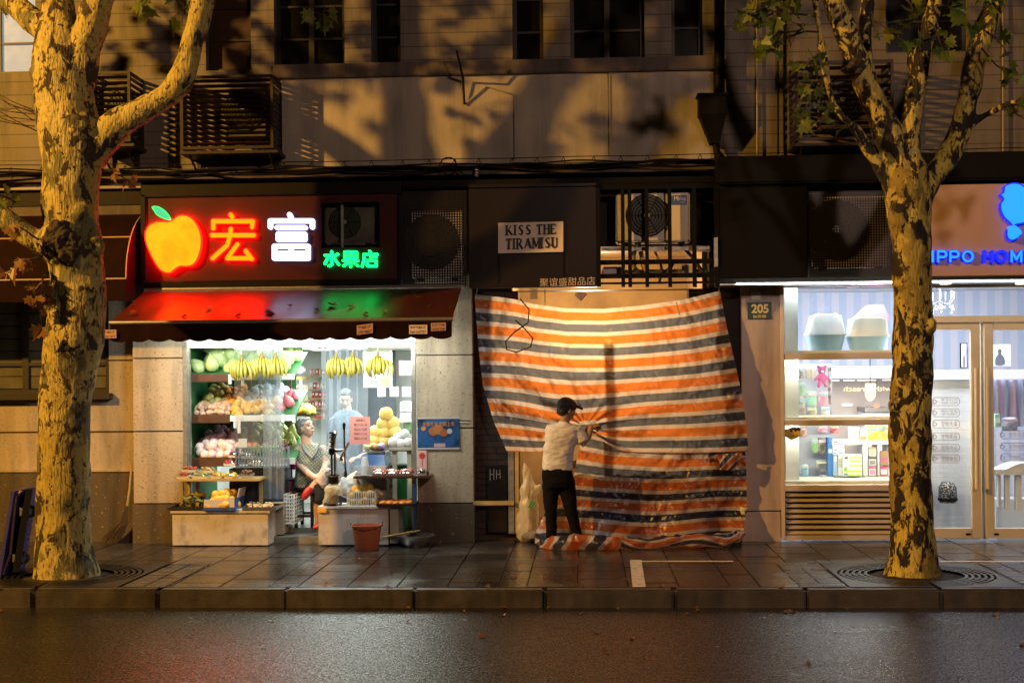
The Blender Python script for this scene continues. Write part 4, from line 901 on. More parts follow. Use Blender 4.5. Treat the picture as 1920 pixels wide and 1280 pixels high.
ac_unit(176, 160, 236, 250, -.34, .26, 'outdoor unit inside the narrow cage by the pale trunk', m=m_grey)
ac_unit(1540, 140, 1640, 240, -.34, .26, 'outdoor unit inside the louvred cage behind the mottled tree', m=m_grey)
for px0, px1, py in ((336, 520, 281), (166, 250, 268), (1488, 1680, 266)):
    mb = MB(); q = rect(px0, py, px1, py + 6, -.46); mb.box(q[0], q[1], -.44, -.01, q[2], q[3] - .004)
    for xx in (q[0] + .08, q[1] - .12): mb.prism([(xx, q[2]), (xx + .04, q[2]), (xx + .04, q[2] - .22), (xx, q[2] - .22)], -.05, -.01); mb.tube([(xx + .02, -.42, q[2]), (xx + .02, -.04, q[2] - .2)], .014, 6)
    tag(mb.build('shelf_bracket', m_rust), {336: 'rusty bracket shelf under the wide louvred cage', 166: 'rusty bracket shelf under the narrow louvred cage', 1488: 'rusty bracket shelf under the cage behind the mottled tree'}[px0], 'bracket')
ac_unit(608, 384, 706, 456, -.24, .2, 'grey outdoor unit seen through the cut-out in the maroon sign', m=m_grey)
mb = MB(); mb.pbox(639, 380, 644, 464, -.33, .02); tag(mb.build('mounting_bar', m_galv), 'pale upright bar in the cut-out of the maroon sign', 'bar')
t, ax0, ax1, az0, az1 = ac_unit(1155, 362, 1296, 453, -.3, .27, 'outdoor unit with a blue badge behind black bars above the tarpaulin', (at(1213, 408, -.3).x, .235))
m_badge = mat('blue_badge', (.015, .06, .22), .4); mb = MB(); mb.pbox(1258, 366, 1288, 384, -.306, .006); bd = mb.build('badge', m_badge, t)
mb = MB(); text_mb('Midea', 1264, 368, 1286, 376, -.3075, into=mb, bold=.01); text_mb('美的', 1274, 377, 1284, 382, -.3075, into=mb)
mb.build('badge_lettering', mat('badge_white', (.7, .72, .75), .5), bd)
mb = MB(); mb.pbox(1259, 385, 1287, 450, -.303, .004); mb.build('side_panel', mat('ac_cream_panel', (.7, .62, .42), .5, var=.1), t)
ac_unit(1528, 368, 1668, 500, -.3, .26, 'outdoor unit behind the perforated panel next to the mottled tree', (at(1568, 437, -.3).x, .33))
ac_unit(770, 395, 868, 520, -.24, .2, 'outdoor unit behind the perforated panel beside the apple sign')
# black bar cage in front of the middle unit
cg = thing('bar_cage', 'black steel bar cage in front of the badged outdoor unit', 'cage', at(1235, 540, SY))
for px, w in ((1122, 8), (1168, 7), (1181, 7), (1213, 7), (1256, 7), (1302, 8), (1344, 9)):
    mb = MB(); mb.pbox(px - w / 2, 352, px + w / 2, 538, SY, .03); mb.build('bar', m_black, cg)
for py0, py1 in ((486, 495), (512, 521), (528, 532), (345, 354)):
    mb = MB(); mb.pbox(1120, py0, 1348, py1, SY + .034, .03); mb.build('rail', m_black, cg)
# pipes and junk lit from below, under the unit
def pipe_thing(name, pts, r, m, label, cat, Y=-.2, n=8, group=None):
    mb = MB(); P = [at(p[0], p[1], p[2] if len(p) > 2 else Y) for p in pts]
    PP = []
    for i in range(len(P) - 1):
        a, b, c, d = P[max(i - 1, 0)], P[i], P[i + 1], P[min(i + 2, len(P) - 1)]
        for k in range(5): t_ = k / 5; PP.append(.5 * ((2 * b) + (c - a) * t_ + (2 * a - 5 * b + 4 * c - d) * t_ * t_ + (3 * b - a - 3 * c + d) * t_ ** 3))
    PP.append(P[-1]); mb.tube(PP, r, n); return tag(mb.build(name, m, None, True), label, cat, group)
m_foam = mat('pale_pipe_wrap', (.52, .45, .3), .7, var=.3, vs=30)
pipe_thing('insulated_pipe', [(1196, 452), (1188, 480), (1192, 505), (1215, 512), (1250, 508), (1262, 490)], .024, mat('grey_pipe_wrap', (.25, .2, .13), .7, var=.4, vs=30), 'grey insulated pipe looping under the badged unit', 'pipe')
pipe_thing('insulated_pipe', [(1196, 456, -.15), (1205, 490, -.15), (1214, 520, -.12)], .03, m_foam, 'pale wrapped pipe dropping from the badged unit', 'pipe')
pipe_thing('insulated_pipe', [(1275, 460, -.15), (1300, 485, -.15), (1318, 512, -.12)], .022, mat('black_pipe_wrap', (.05, .04, .03), .6), 'black pipe running down beside the badged unit', 'pipe')
pipe_thing('insulated_pipe', [(1222, 462, -.1), (1240, 500, -.12), (1236, 530, -.12)], .016, mat('copper_pipe', (.4, .22, .1), .4, .6), 'thin copper pipe behind the black bars', 'pipe')
panel('angle_iron', 'galvanised angle iron carrying the badged unit', 'bracket', (1128, 463, 1334, 469), m_galv, -.3, .28)
panel('angle_iron', 'lower pale iron beam lit from the shop below', 'bracket', (1128, 505, 1330, 511), m_galv, -.1, .1)
panel('slotted_strut', 'pale slotted strut at the end of the bar cage', 'bracket', (1339, 445, 1346, 500), m_galv, SY - .03, .03)
panel('lamp_ballast', 'small white box behind the bars lit from below', 'box', (1278, 496, 1306, 518), m_ac, -.14, .08, .006)
panel('fascia_box', 'grey box beside the black bars above the tarpaulin', 'box', (1131, 500, 1166, 516), m_ac, -.26, .1, .006)
# --- downpipe with hopper, conduits, rods, cables
dp = thing('downpipe', 'black downpipe with a hopper head beside the plaster panel', 'pipe', at(1337, 290, -.1))
mb = MB(); mb.tube([at(1349, -330, -.12), at(1349, 190, -.12)], .058, 14)
for py in (-120, 140): q = at(1349, py, -.12); mb.tube([q, q + Vector((0, 0, .05))], .07, 14)
mb.build('pipe', m_black, dp, True)
mb = MB(); q = rect(1310, 181, 1362, 217, -.2); b2 = rect(1332, 217, 1350, 268, -.2)
mb.box(q[0], q[1], -.25, -.01, q[2], q[3], 0, .008); mb.add([(q[0] + .01, -.24, q[2]), (q[1] - .01, -.24, q[2]), (q[1] - .01, -.02, q[2]), (q[0] + .01, -.02, q[2]), (b2[0], -.16, b2[2]), (b2[1], -.16, b2[2]), (b2[1], -.04, b2[2]), (b2[0], -.04, b2[2])], [(0, 1, 5, 4), (1, 2, 6, 5), (2, 3, 7, 6), (3, 0, 4, 7)])
mb.box(q[0] - .02, q[1] + .02, -.26, -.01, q[3] + .001, q[3] + .03, 0, .004); mb.build('hopper', m_black, dp)
mb = MB(); mb.tube([at(1341, 262, -.1), at(1344, 285, -.12), at(1352, 296, -.2)], .04, 10); mb.build('spout', m_black, dp, True)
m_cond = mat('pale_conduit', (.3, .27, .22), .6)
for px, m, lb in ((1420, m_cond, 'pale conduit running up the siding beside the downpipe'), (1459, m_black, 'thin dark conduit on the siding by the tree leaves'), (1881, m_cond, 'pale conduit on the siding by the twig of the mottled tree'), (1142, mat('brown_wire', (.06, .04, .02), .6), 'thin wire hanging down the plaster panel')):
    mb = MB(); mb.tube([at(px - 2, -330 if px != 1142 else 90, -.05), at(px, 290, -.05)], .012 if px != 1142 else .005, 6); tag(mb.build('conduit', m), lb, 'conduit')
mb = MB(); mb.tube([at(856, 95, -.5), at(863, 125, -.4), at(868, 148, -.12), at(871, 196, -.06)], [.012, .014, .015, .012], 6); tag(mb.build('iron_rod', m_black), 'bent black iron rod sticking out above the plaster panel', 'rod')
mb = MB(); mb.tube([at(872, 196, -.05), at(912, 162, -.05), at(964, 178, -.05), at(966, 298, -.05)], .011, 6); tag(mb.build('conduit', m_cond), 'bent conduit making a peak on the plaster panel', 'conduit')
CB = 'cables strung along the ledge'
for k, (dy, r, sag, lb) in enumerate([(0, .005, .01, 'thin straight cable along the ledge'), (11, .016, .05, 'thick sagging cable along the ledge'), (15, .012, .08, 'lower sagging cable along the ledge'), (7, .009, .06, 'middle sagging cable along the ledge')]):
    pts = []
    for i in range(90):
        px = -240 + i * 28; py = 303 - (px - 580) * .0195 * (1 if px > 300 else .6) + dy
        p = at(px, py, -.2 - .02 * k); p.z += -sag * abs(math.sin(px * .0117 + k)) * .6 + .012 * n3((px * .01, k, 0), 1.3) * (2 if k else .3); pts.append(p)
    mb = MB(); mb.tube(pts, r, 6); tag(mb.build('cable', m_black, None, True), lb, 'cable', CB)
for k in range(26):
    px = 20 + k * 52 + rnd.uniform(-8, 8); py = 303 - (px - 580) * .0195; p = at(px, py, -.2)
    mb = MB(); mb.tube([p, p + Vector((.02, 0, -.06)), p + Vector((-.03, .02, -.11))], .0045, 5); mb.tube([p, p + Vector((-.025, 0, -.05))], .004, 5)
    tag(mb.build('cable_hook', m_black), 'small wire hook carrying the ledge cables', 'hook', 'hooks along the ledge cables')
pipe_thing('coiled_wire', [(820, 318, -.24), (832, 298, -.24), (850, 298, -.24), (856, 316, -.24), (842, 328, -.24), (828, 320, -.24), (838, 306, -.24), (868, 326, -.24)], .008, m_black, 'loose coil of black wire hanging at the ledge', 'wire')
mb = MB(); q = at(893, 322, -.22)
for k in range(4): mb.lathe([(.01, 0), (.026, .012), (.026, .02), (.01, .03)], (q.x, q.y, q.z - .06 + k * .03), 12)
tag(mb.build('insulator', mat('porcelain_glaze', (.4, .33, .25), .3)), 'small ribbed porcelain insulator on the ledge', 'insulator')
# --- canopy lights in front of the pet shop
cs = thing('canopy_soffit', 'bright metal soffit with small downlights above the pet shop', 'soffit', at(1700, 527, -.3))
mb = MB(); mb.pbox(1349, 526, 2240, 529, SY + .02, .42); mb.build('soffit_sheet', m_alu, cs)
for px in (1619, 1773, 1915, 2060):
    q = at(px, 528.5, SY + .12); mb = MB(); mb.lathe([(0, -.012), (.055, -.012), (.06, -.005), (.06, 0)], (q.x, SY + .13, at(px, 529, SY + .02).z - .002), 18); mb.build('downlight', m_warmlamp, cs)
# house number and socket on the pink pillar
hn = thing('house_number', 'dark green plate with the number 205 on the pink pillar', 'number plate', at(1424, 598, -.04))
mb = MB(); mb.pbox(1402, 566, 1447, 598, -.034, .012, 0, .003); mb.build('plate', mat('green_enamel', (.006, .05, .045), .3), hn)
m_num = mat('yellow_enamel', (.62, .5, .2), .4); mb = MB(); text_mb('205', 1409, 570, 1441, 587, -.036, into=mb, bold=.03); text_mb('富民路', 1412, 590, 1437, 596, -.036, into=mb, bold=.01); mb.build('numerals', m_num, hn)
so = thing('wall_socket', 'white wall socket above the house number plate', 'socket', at(1417, 563, -.03)); mb = MB(); mb.pbox(1409, 547, 1426, 562, -.035, .014, 0, .004); mb.build('socket_plate', m_ac, so)
mb = MB(); mb.pbox(1413, 551, 1415, 553, -.037, .003); mb.pbox(1419, 551, 1421, 553, -.037, .003); mb.build('socket_hole', m_black, so)
# ================================================================== the gutted shop: tarpaulins, worker, junk
def tarp_mat():
    m = bpy.data.materials.new('striped_tarpaulin'); m.use_nodes = True; MATS['striped_tarpaulin'] = m; nt = m.node_tree; L = nt.links.new; b = nt.nodes['Principled BSDF']; out = nt.nodes['Material Output']
    uv = nt.nodes.new('ShaderNodeUVMap'); sp = nt.nodes.new('ShaderNodeSeparateXYZ'); L(uv.outputs[0], sp.inputs[0]); fr = nt.nodes.new('ShaderNodeMath'); fr.operation = 'FRACT'; L(sp.outputs[1], fr.inputs[0])
    def ramp(cs):
        r = nt.nodes.new('ShaderNodeValToRGB'); r.color_ramp.interpolation = 'CONSTANT'; e = r.color_ramp.elements; e[0].position = 0; e[0].color = (*cs[0], 1); e[1].position = .165; e[1].color = (*cs[1], 1)
        for p, c in ((.51, cs[0]), (.675, cs[2])): q = e.new(p); q.color = (*c, 1)
        L(fr.outputs[0], r.inputs[0]); return r.outputs[0]
    c1 = ramp([(.44, .39, .38), (.40, .11, .033), (.012, .016, .05)]); c2 = ramp([(.86, .80, .68), (.92, .30, .05), (.20, .23, .26)])
    tc = nt.nodes.new('ShaderNodeTexCoord'); mp = nt.nodes.new('ShaderNodeMapping'); mp.inputs['Scale'].default_value = (1, 1, 2.2); mp.inputs['Rotation'].default_value = (0, .5, 0); L(tc.outputs['Object'], mp.inputs[0])
    n = nt.nodes.new('ShaderNodeTexNoise'); n.inputs['Scale'].default_value = 2.6; n.noise_type = 'RIDGED_MULTIFRACTAL'; n.inputs['Detail'].default_value = 4; n.inputs['Roughness'].default_value = .5; n.inputs['Distortion'].default_value = .5; L(mp.outputs[0], n.inputs['Vector'])
    bp = nt.nodes.new('ShaderNodeBump'); bp.inputs['Strength'].default_value = 1.0; bp.inputs['Distance'].default_value = .07; L(n.outputs['Fac'], bp.inputs['Height'])
    L(c1, b.inputs['Base Color']); b.inputs['Roughness'].default_value = .31; L(bp.outputs[0], b.inputs['Normal'])
    t = nt.nodes.new('ShaderNodeBsdfTranslucent'); L(c2, t.inputs[0]); mx = nt.nodes.new('ShaderNodeMixShader'); mx.inputs[0].default_value = .48
    L(b.outputs[0], mx.inputs[1]); L(t.outputs[0], mx.inputs[2]); L(mx.outputs[0], out.inputs['Surface']); return m
m_tarp = tarp_mat()
def poly_at(P, u):
    D = [0]
    for a, b in zip(P, P[1:]): D.append(D[-1] + math.hypot(b[0] - a[0], b[1] - a[1]))
    s = u * D[-1]
    for i in range(len(P) - 1):
        if s <= D[i + 1] + 1e-9:
            t = (s - D[i]) / max(1e-9, D[i + 1] - D[i]); return (P[i][0] + t * (P[i + 1][0] - P[i][0]), P[i][1] + t * (P[i + 1][1] - P[i][1]))
    return P[-1]
def coons(T, B, Lf, Rt):
    def f(u, v):
        t, b, l, r = poly_at(T, u), poly_at(B, u), poly_at(Lf, v), poly_at(Rt, v); o = []
        for k in (0, 1):
            o.append((1 - v) * t[k] + v * b[k] + (1 - u) * l[k] + u * r[k] - ((1 - u) * (1 - v) * T[0][k] + u * (1 - v) * T[-1][k] + (1 - u) * v * B[0][k] + u * v * B[-1][k]))
        return o
    return f
def sheet(mb, cf_, Yf, uvf, nu, nv, wr=.012, seed=0, warp=None):
    def fn(u, v):
        px, py = cf_(u, v)
        if warp: px, py = warp(u, v, px, py)
        y = Yf(u, v, px, py)
        y += wr * n3((px * .012, py * .018, seed), 1) + wr * .55 * n3((px * .03 + py * .02, py * .04 - px * .012, seed), 1) + wr * .25 * n3((px * .09, py * .07, seed), 1)
        y += 1.5 * wr * (abs(n3((px * .022 + py * .009, py * .015, seed + 9), 1)) + .55 * abs(n3((px * .05 - py * .02, py * .042, seed + 4), 1)) + .3 * abs(n3((px * .11, py * .1, seed + 2), 1)) - .4)
        return at(px, py, y)
    mb.grid(fn, nu, nv, 0, uvf)
mb = MB()
cu_ = coons([(890, 552), (930, 556), (965, 561), (1000, 570), (1060, 578), (1130, 579), (1200, 573), (1280, 562), (1350, 545)], [(950, 849), (1050, 845), (1150, 846), (1210, 848), (1300, 849), (1404, 846)], [(890, 552), (893, 600), (897, 650), (905, 720), (925, 790), (950, 849)], [(1350, 545), (1362, 610), (1376, 670), (1388, 725), (1398, 785), (1404, 846)])
def yu(u, v, px, py):
    d = math.hypot((px - 1098) / 1.5, py - 800); pull = -.10 * math.exp(-(d / 70) ** 2)
    a = math.atan2(py - 800, px - 1098); rad = .022 * math.sin(a * 17) * math.exp(-d / 120) * min(1, d / 25)
    dr = .012 * math.sin((px + 1.3 * py) * .035 + 2 * n3((px * .01, py * .01, 4), 1)) * math.exp(-((px - 1260) / 130) ** 2)
    dl = .022 * math.sin((px * .9 - py) * .07 + n3((px * .02, py * .02, 1), 1)) * math.exp(-((px - 985) / 70) ** 2 - ((py - 745) / 90) ** 2)
    return -.16 + pull + rad + dr + dl - .05 * v
sheet(mb, cu_, yu, lambda u, v: (u, v * 6.2), 230, 130, .026, 3, lambda u, v, px, py: (px, py + 16 * math.exp(-((px - 1065) / 95) ** 2) * math.exp(-((v - .72) / .2) ** 2) - 44 * math.exp(-((px - 1095) / 42) ** 2) * max(0, (v - .8) / .2) ** 1.5 - 8 * math.exp(-((px - 930) / 60) ** 2) * max(0, v - .4)))
up = mb.build('tarpaulin', m_tarp, None, True, angle=80); tag(up, 'upper orange white and navy striped tarpaulin hung across the gutted shop', 'tarpaulin', 'striped tarpaulins')
low = thing('tarpaulin', 'lower striped tarpaulin hanging to the ground and bunched at the worker\'s feet', 'tarpaulin', at(1240, 1015, -.3), 'striped tarpaulins')
mb = MB()
cl_ = coons([(1092, 812), (1150, 826), (1250, 832), (1397, 836)], [(1000, 1010), (1060, 1014), (1150, 1014), (1260, 1012), (1392, 1006)], [(1092, 812), (1084, 850), (1076, 890), (1062, 915), (1030, 945), (1012, 980), (1000, 1010)], [(1397, 836), (1400, 900), (1400, 960), (1392, 1006)])
def yl(u, v, px, py):
    return -.10 - .32 * max(0, (py - 930) / 80) ** 2 * (.6 + .4 * math.sin(px * .05)) - .03 * math.sin(px * .045 + n3((px * .02, py * .01, 8), 1) * 2) * v - .05 * math.exp(-((px - 1030) / 40) ** 2) * v
sheet(mb, cl_, yl, lambda u, v: (u, .55 + v * 4.35 + .12 * math.sin(u * 9) * v), 200, 100, .03, 9)
mb.build('hanging_sheet', m_tarp, low, True, angle=80)
mb = MB(); N = 130
def roll(i, j, r0, y0, n=20):
    pass
ctr = [(1003, 1012, 4, -.46), (1016, 1022, 7, -.52), (1040, 1018, 12, -.66), (1075, 1016, 14, -.72), (1120, 1017, 13, -.7), (1160, 1019, 12, -.68), (1200, 1020, 10, -.64), (1260, 1015, 10, -.58), (1310, 1014, 11, -.56), (1360, 1012, 10, -.5), (1386, 1004, 8, -.42), (1396, 998, 3, -.36)]
def rf(u, v):
    s = u * (len(ctr) - 1); i = min(int(s), len(ctr) - 2); t = s - i; a, b = ctr[i], ctr[i + 1]; c = [a[k] + (b[k] - a[k]) * t for k in range(4)]
    Y = c[3]; r = c[2] * (Y - CAMY) / FPX * 1.15; p = at(c[0], c[1], Y); th = v * 2 * math.pi; q = Vector((0, math.cos(th) * 1.5, math.sin(th))) * r
    k = 1 + .38 * n3((c[0] * .045, math.cos(th) * 1.4, math.sin(th) * 1.4), 1, 2) + .22 * n3((c[0] * .12, math.cos(th) * 2.5, math.sin(th) * 2.5), 1, 6)
    w = p + q * k; w.x += .03 * n3((c[0] * .03, th, 0), 1); w.z = max(w.z, .004 + .004 * abs(math.sin(th * 3))); return w
def ruv(u, v):
    px = 1003 + u * 393; a = px / 60 + v * .8
    if px < 1185: return (v, a * 1.02)
    return (u, v * 3.2 + .3 * math.sin(px * .06))
mb.grid(rf, 200, 26, 0, ruv); mb.build('bunched_edge', m_tarp, low, True, angle=80)
mb = MB()
sheet(mb, coons([(1340, 852), (1392, 848)], [(1348, 880), (1378, 882)], [(1340, 852), (1350, 868), (1348, 880)], [(1392, 848), (1384, 866), (1378, 882)]), lambda u, v, px, py: -.24 - .03 * math.sin(u * 12), lambda u, v: (u, u * 1.3 + v), 20, 14, .02, 5); mb.build('hanging_flap', m_tarp, low, True, angle=80)
mb = MB()
for a, b in (((893, 553), (896, 538)), ((1022, 574), (1022, 541)), ((1348, 546), (1350, 528)), ((1268, 566), (1274, 590))): mb.tube([at(*a, -.17), at(*b, -.17)], .006, 5)
mb.build('tie_string', mat('nylon_string', (.4, .36, .3), .6), up)
mb = MB(); mb.tube([at(p[0], p[1], -.205) for p in ((975, 560), (992, 580), (990, 605), (965, 622), (948, 640), (950, 655), (968, 660), (995, 650), (999, 634), (980, 612), (966, 600))], .008, 6); tag(mb.build('hanging_cord', m_black, None, True), 'dark loose cord looped over the top of the upper tarpaulin', 'cord')
# things inside and beside the opening
def plank(name, px, Y, d, m, label, cat, b=.003): return panel(name, label, cat, px, m, Y, d, b)
m_ply = mat('raw_plywood', (.30, .2, .1), .7, var=.3, vs=5); m_wood2 = mat('yellow_timber', (.45, .33, .12), .6, var=.3, vs=9)
plank('timber_post', (1127, 636, 1139, 1012), .06, .05, m_ply, 'timber post standing inside the gutted shop behind the tarpaulin', 'post')
plank('light_blocking_board', (1034, 862, 1300, 1012), .0, .06, m_ply, 'unseen board added behind the tarpaulin to block the bulb light', 'boards')  # unseen board added to keep bulb light off the lower tarpaulin
plank('steel_post', (953, 846, 964, 1000), -.02, .05, m_galv, 'galvanised steel post at the edge of the gutted shop', 'post')
plank('timber_jamb', (965, 846, 973, 1000), -.01, .05, m_wood2, 'yellow timber upright beside the galvanised post', 'post')
plank('timber_rail', (887, 939, 964, 947), -.05, .03, m_wood2, 'yellow timber rail nailed across the brick recess', 'rail')
eb = thing('meter_cabinet', 'dark metal meter cabinet with chalk marks in the brick recess', 'cabinet', at(935, 1000, .05)); mb = MB(); mb.pbox(914, 872, 951, 998, .02, .08, 0, .005); mb.build('cabinet_box', m_dark, eb)
mb = MB(); strokes([[(919, 880), (919, 900)], [(926, 879), (926, 899)], [(919, 889), (926, 889)], [(931, 881), (931, 897)], [(937, 880), (938, 896)], [(931, 889), (938, 888)]], .004, .017, .002, mb); mb.build('chalk_mark', mat('chalk', (.3, .25, .2), .9), eb)
plank('ceiling_note', (1172 - 178, 541, 1008, 561), .6, .01, m_ac, 'grey paper taped to the ochre wall above the tarpaulin', 'paper')
mb = MB(); q = at(1089, 553, .6); mb.box(-.055, .055, -.005, .005, -.055, .055, M=Matrix.Translation(q) @ Matrix.Rotation(R(42), 4, 'Y')); tag(mb.build('wall_sheet', m_ac), 'pale square sheet hanging cornerwise on the ochre wall', 'paper')
# white sack
sk = thing('plastic_sack', 'slumped translucent white sack leaning at the gutted shop doorway', 'sack', at(990, 1000, .1)); mb = MB()
mb.tube([at(x, y, .05) for x, y in ((988, 998), (990, 960), (990, 920), (988, 890), (984, 872))], [.13, .125, .10, .05, .022], 14, round_caps=True); mb.tube([at(985, 935, .03), at(1002, 922, .02), at(1011, 912, .02)], [.06, .045, .03], 10, round_caps=True)
m_sack = glass_mat('milky_polythene', (.9, .9, .85), .08, .3, .72, (.75, .68, .5))
remesh(mb, .015, 3, lambda p: .02 * n3(p, 9, 2) + .012 * n3((p[0] * 2, p[1], p[2] * .5), 20, 1)).build('sack_body', m_sack, sk, True, angle=60)
mb = MB(); strokes([[(992, 950), (999, 938)], [(996, 952), (1002, 942)]], .01, -.09, .003, mb); mb.build('sack_print', mat('green_print', (.05, .3, .12), .6), sk)
mb = MB(); mb.ball(at(1000, 1004, -.05), (.13, .1, .07), 14, 9, lump=.4, seed=4); tag(mb.build('rubble_bag', m_rough, None, True), 'small grey bag of rubble on the ground below the white sack', 'bag')

# ================================================================== people
def skin_mat(name, c): 
    m = mat(name, c, .5, var=.15, vs=12); nt, b, L = nodes_of(m); b.inputs['Subsurface Weight'].default_value = .06; b.inputs['Subsurface Radius'].default_value = (.02, .008, .004); return m
def head(mb, M):
    rot = M.to_3x3()
    def bl(c, r): mb.ball(M @ Vector(c), r, 14, 10, rot=rot)
    bl((-.012, 0, .03), (.098, .076, .092)); bl((.018, 0, -.03), (.07, .062, .085)); bl((.034, 0, -.078), (.044, .04, .032)); bl((.05, 0, .035), (.045, .058, .05))
    for s in (-1, 1): bl((-.004, s * .076, -.012), (.017, .008, .03)); bl((.056, s * .034, -.03), (.026, .026, .03))
    mb.tube([M @ Vector((.086, 0, .012)), M @ Vector((.098, 0, -.012)), M @ Vector((.104, 0, -.028))], [.008, .011, .014], 10, round_caps=True)
    for s in (-1, 1): bl((.094, s * .011, -.031), (.010, .008, .008))
    bl((.078, 0, -.058), (.014, .026, .007)); bl((.076, 0, -.070), (.013, .022, .007)); bl((.07, 0, .022), (.022, .052, .012))
def face_bits(M, parent, brow=(.03, .025, .02)):
    mb = MB(); rot = M.to_3x3()
    for s in (-1, 1): mb.ball(M @ Vector((.076, s * .031, .006)), (.010, .014, .007), 10, 6, rot=rot)
    mb.build('eyes', mat('eye_dark', (.03, .02, .015), .2), parent); mb = MB()
    for s in (-1, 1): mb.tube([M @ Vector((.088, s * .014, .026)), M @ Vector((.088, s * .034, .031)), M @ Vector((.076, s * .05, .024))], .0042, 6)
    mb.build('eyebrows', mat('brow_hair', brow, .8), parent); mb = MB(); mb.tube([M @ Vector((.084, -.021, -.064)), M @ Vector((.094, 0, -.064)), M @ Vector((.084, .021, -.064))], .005, 6); mb.build('lips', mat('lip', (.33, .12, .10), .5), parent)
def hand(mb, M, curl=35, side=1, spread=3, s=1.0):
    """+x along the fingers, +y*side the thumb side, -z the palm"""
    rot = M.to_3x3()
    mb.ball(M @ Vector((.042, 0, 0)), (.05 * s, .042 * s, .016 * s), 14, 10, rot=rot); mb.ball(M @ Vector((.03, side * .022, -.006)), (.03, .02, .015), 10, 8, rot=rot)
    for i, (y, l) in enumerate(((.031, .92), (.0105, 1.04), (-.0105, .97), (-.030, .76))):
        p = Vector((.08, y * side, 0)); a = 0; pts = [Vector((.055, y * side * .9, 0)), p.copy()]; yaw = R(spread * (1.5 - i)) * side
        for l_, k in ((.042, .7), (.027, 1.1), (.021, .8)):
            a += R(curl) * k; p = p + Vector((math.cos(a) * math.cos(yaw), math.cos(a) * math.sin(yaw), -math.sin(a))) * l_ * l; pts.append(p.copy())
        mb.tube([M @ q for q in pts], [.0105 * s, .0105 * s, .0095 * s, .0088 * s, .0075 * s], 9, round_caps=True)
    th = [Vector((.015, side * .026, -.004)), Vector((.04, side * .05, -.014)), Vector((.065, side * .058, -.026)), Vector((.082, side * .054, -.04))]
    mb.tube([M @ q for q in th], [.014, .0125, .011, .009], 9, round_caps=True)
def frame(p, x, z):
    x = Vector(x).normalized(); y = Vector(z).cross(x).normalized(); z = x.cross(y); return Matrix(((x.x, y.x, z.x, p[0]), (x.y, y.y, z.y, p[1]), (x.z, y.z, z.z, p[2]), (0, 0, 0, 1)))
def wrinkle(a, s, o): return lambda p: a * n3((p[0], p[1], p[2] * 1.6), s, o) + a * .5 * n3((p[0], p[1], p[2] * 2.2), s * 2.3, o + 1)
m_skin_a = skin_mat('tanned_skin', (.34, .19, .11)); m_skin_b = skin_mat('fair_skin', (.50, .32, .23))
# --- the worker
Y = -.52; wk = thing('person', 'person in white t-shirt, dark trousers and cap pulling the striped tarpaulin', 'person', at(1055, 1022, Y))
def W_(px, py, dy=0): return at(px, py, Y + dy)
hM = frame(W_(1063, 768), (.85, .5, -.22), (0.15, 0, 1))
mb = MB(); head(mb, hM); mb.tube([W_(1060, 780, -.01), W_(1057, 800)], [.052, .062], 12, round_caps=True); mb.ball(W_(1055, 808), (.15, .09, .05), 14, 8)
gl, gr = W_(1100, 803, .16), W_(1108, 801, .04)
mb.tube([W_(1086, 812, .0), W_(1094, 831, -.01), W_(1103, 818, .02), gr], [.05, .044, .038, .03], 12, round_caps=True)
mb.tube([W_(1034, 808, .05), W_(1052, 826, .22), W_(1078, 816, .24), gl], [.048, .042, .037, .029], 12, round_caps=True)
hand(mb, frame(gr - Vector((0, 0, 0)), (.55, .35, .25), (-.3, -.5, .6)), 50, 1); hand(mb, frame(gl, (.7, .1, .2), (0, -.5, .6)), 50, -1)
body = remesh(mb, .0065, 2).build('body', m_skin_a, wk, True, angle=80); face_bits(hM, body)
mb = MB(); mb.loft([(W_(1045, 880), .162, .118), (W_(1045, 868), .160, .118), (W_(1047, 852), .162, .114), (W_(1050, 834), .172, .118), (W_(1054, 816), .186, .118), (W_(1056, 806), .186, .108), (W_(1057, 799), .150, .09), (W_(1058, 793), .085, .07)])
mb.tube([W_(1078, 805), W_(1089, 818, -.005), W_(1094, 828, -.01)], [.078, .072, .066], 14); mb.tube([W_(1034, 804, .02), W_(1034, 812, .08), W_(1046, 822, .17)], [.078, .072, .064], 14); mb.tube([W_(1060, 789), W_(1057, 800)], [.062, .08], 14)
remesh(mb, .010, 5, wrinkle(.012, 9, 3)).build('t_shirt', mat('white_cotton', (.60, .59, .60), .85, var=.1, vs=6, bump=.1, bs=40), wk, True, angle=80)
mb = MB(); mb.loft([(W_(1047, 914), .15, .12), (W_(1046, 902), .172, .132), (W_(1045, 888), .168, .126), (W_(1045, 875), .157, .115)])
mb.tube([W_(1033, 900), W_(1032, 930, .0), W_(1033, 955, -.02), W_(1034, 985), W_(1033, 1018, .01)], [.10, .085, .068, .06, .062], 16); mb.tube([W_(1061, 900), W_(1066, 930), W_(1071, 958, -.02), W_(1078, 988), W_(1084, 1018, .02)], [.10, .086, .07, .06, .06], 16)
remesh(mb, .011, 4, wrinkle(.008, 10, 6)).build('trousers', mat('black_denim', (.008, .008, .010), .9, var=.3, vs=9, spec=.08), wk, True, angle=80)
for q in (W_(1036, 1023, .05), W_(1087, 1021, .06)):
    mb = MB(); mb.ball((q.x, q.y, .04), (.05, .13, .045), 12, 8); mb.ball((q.x + .01, q.y + .07, .03), (.05, .06, .035), 12, 8); remesh(mb, .01, 3).build('shoe', m_black, wk, True, angle=60)
mb = MB(); rt = hM.to_3x3(); mb.ball(hM @ Vector((-.022, 0, .025)), (.098, .083, .088), 16, 12, rot=rt); mb.ball(hM @ Vector((-.06, 0, -.025)), (.055, .066, .055), 14, 10, rot=rt); m_hair = mat('black_hair', (.012, .009, .008), .6, var=.3, vs=40)
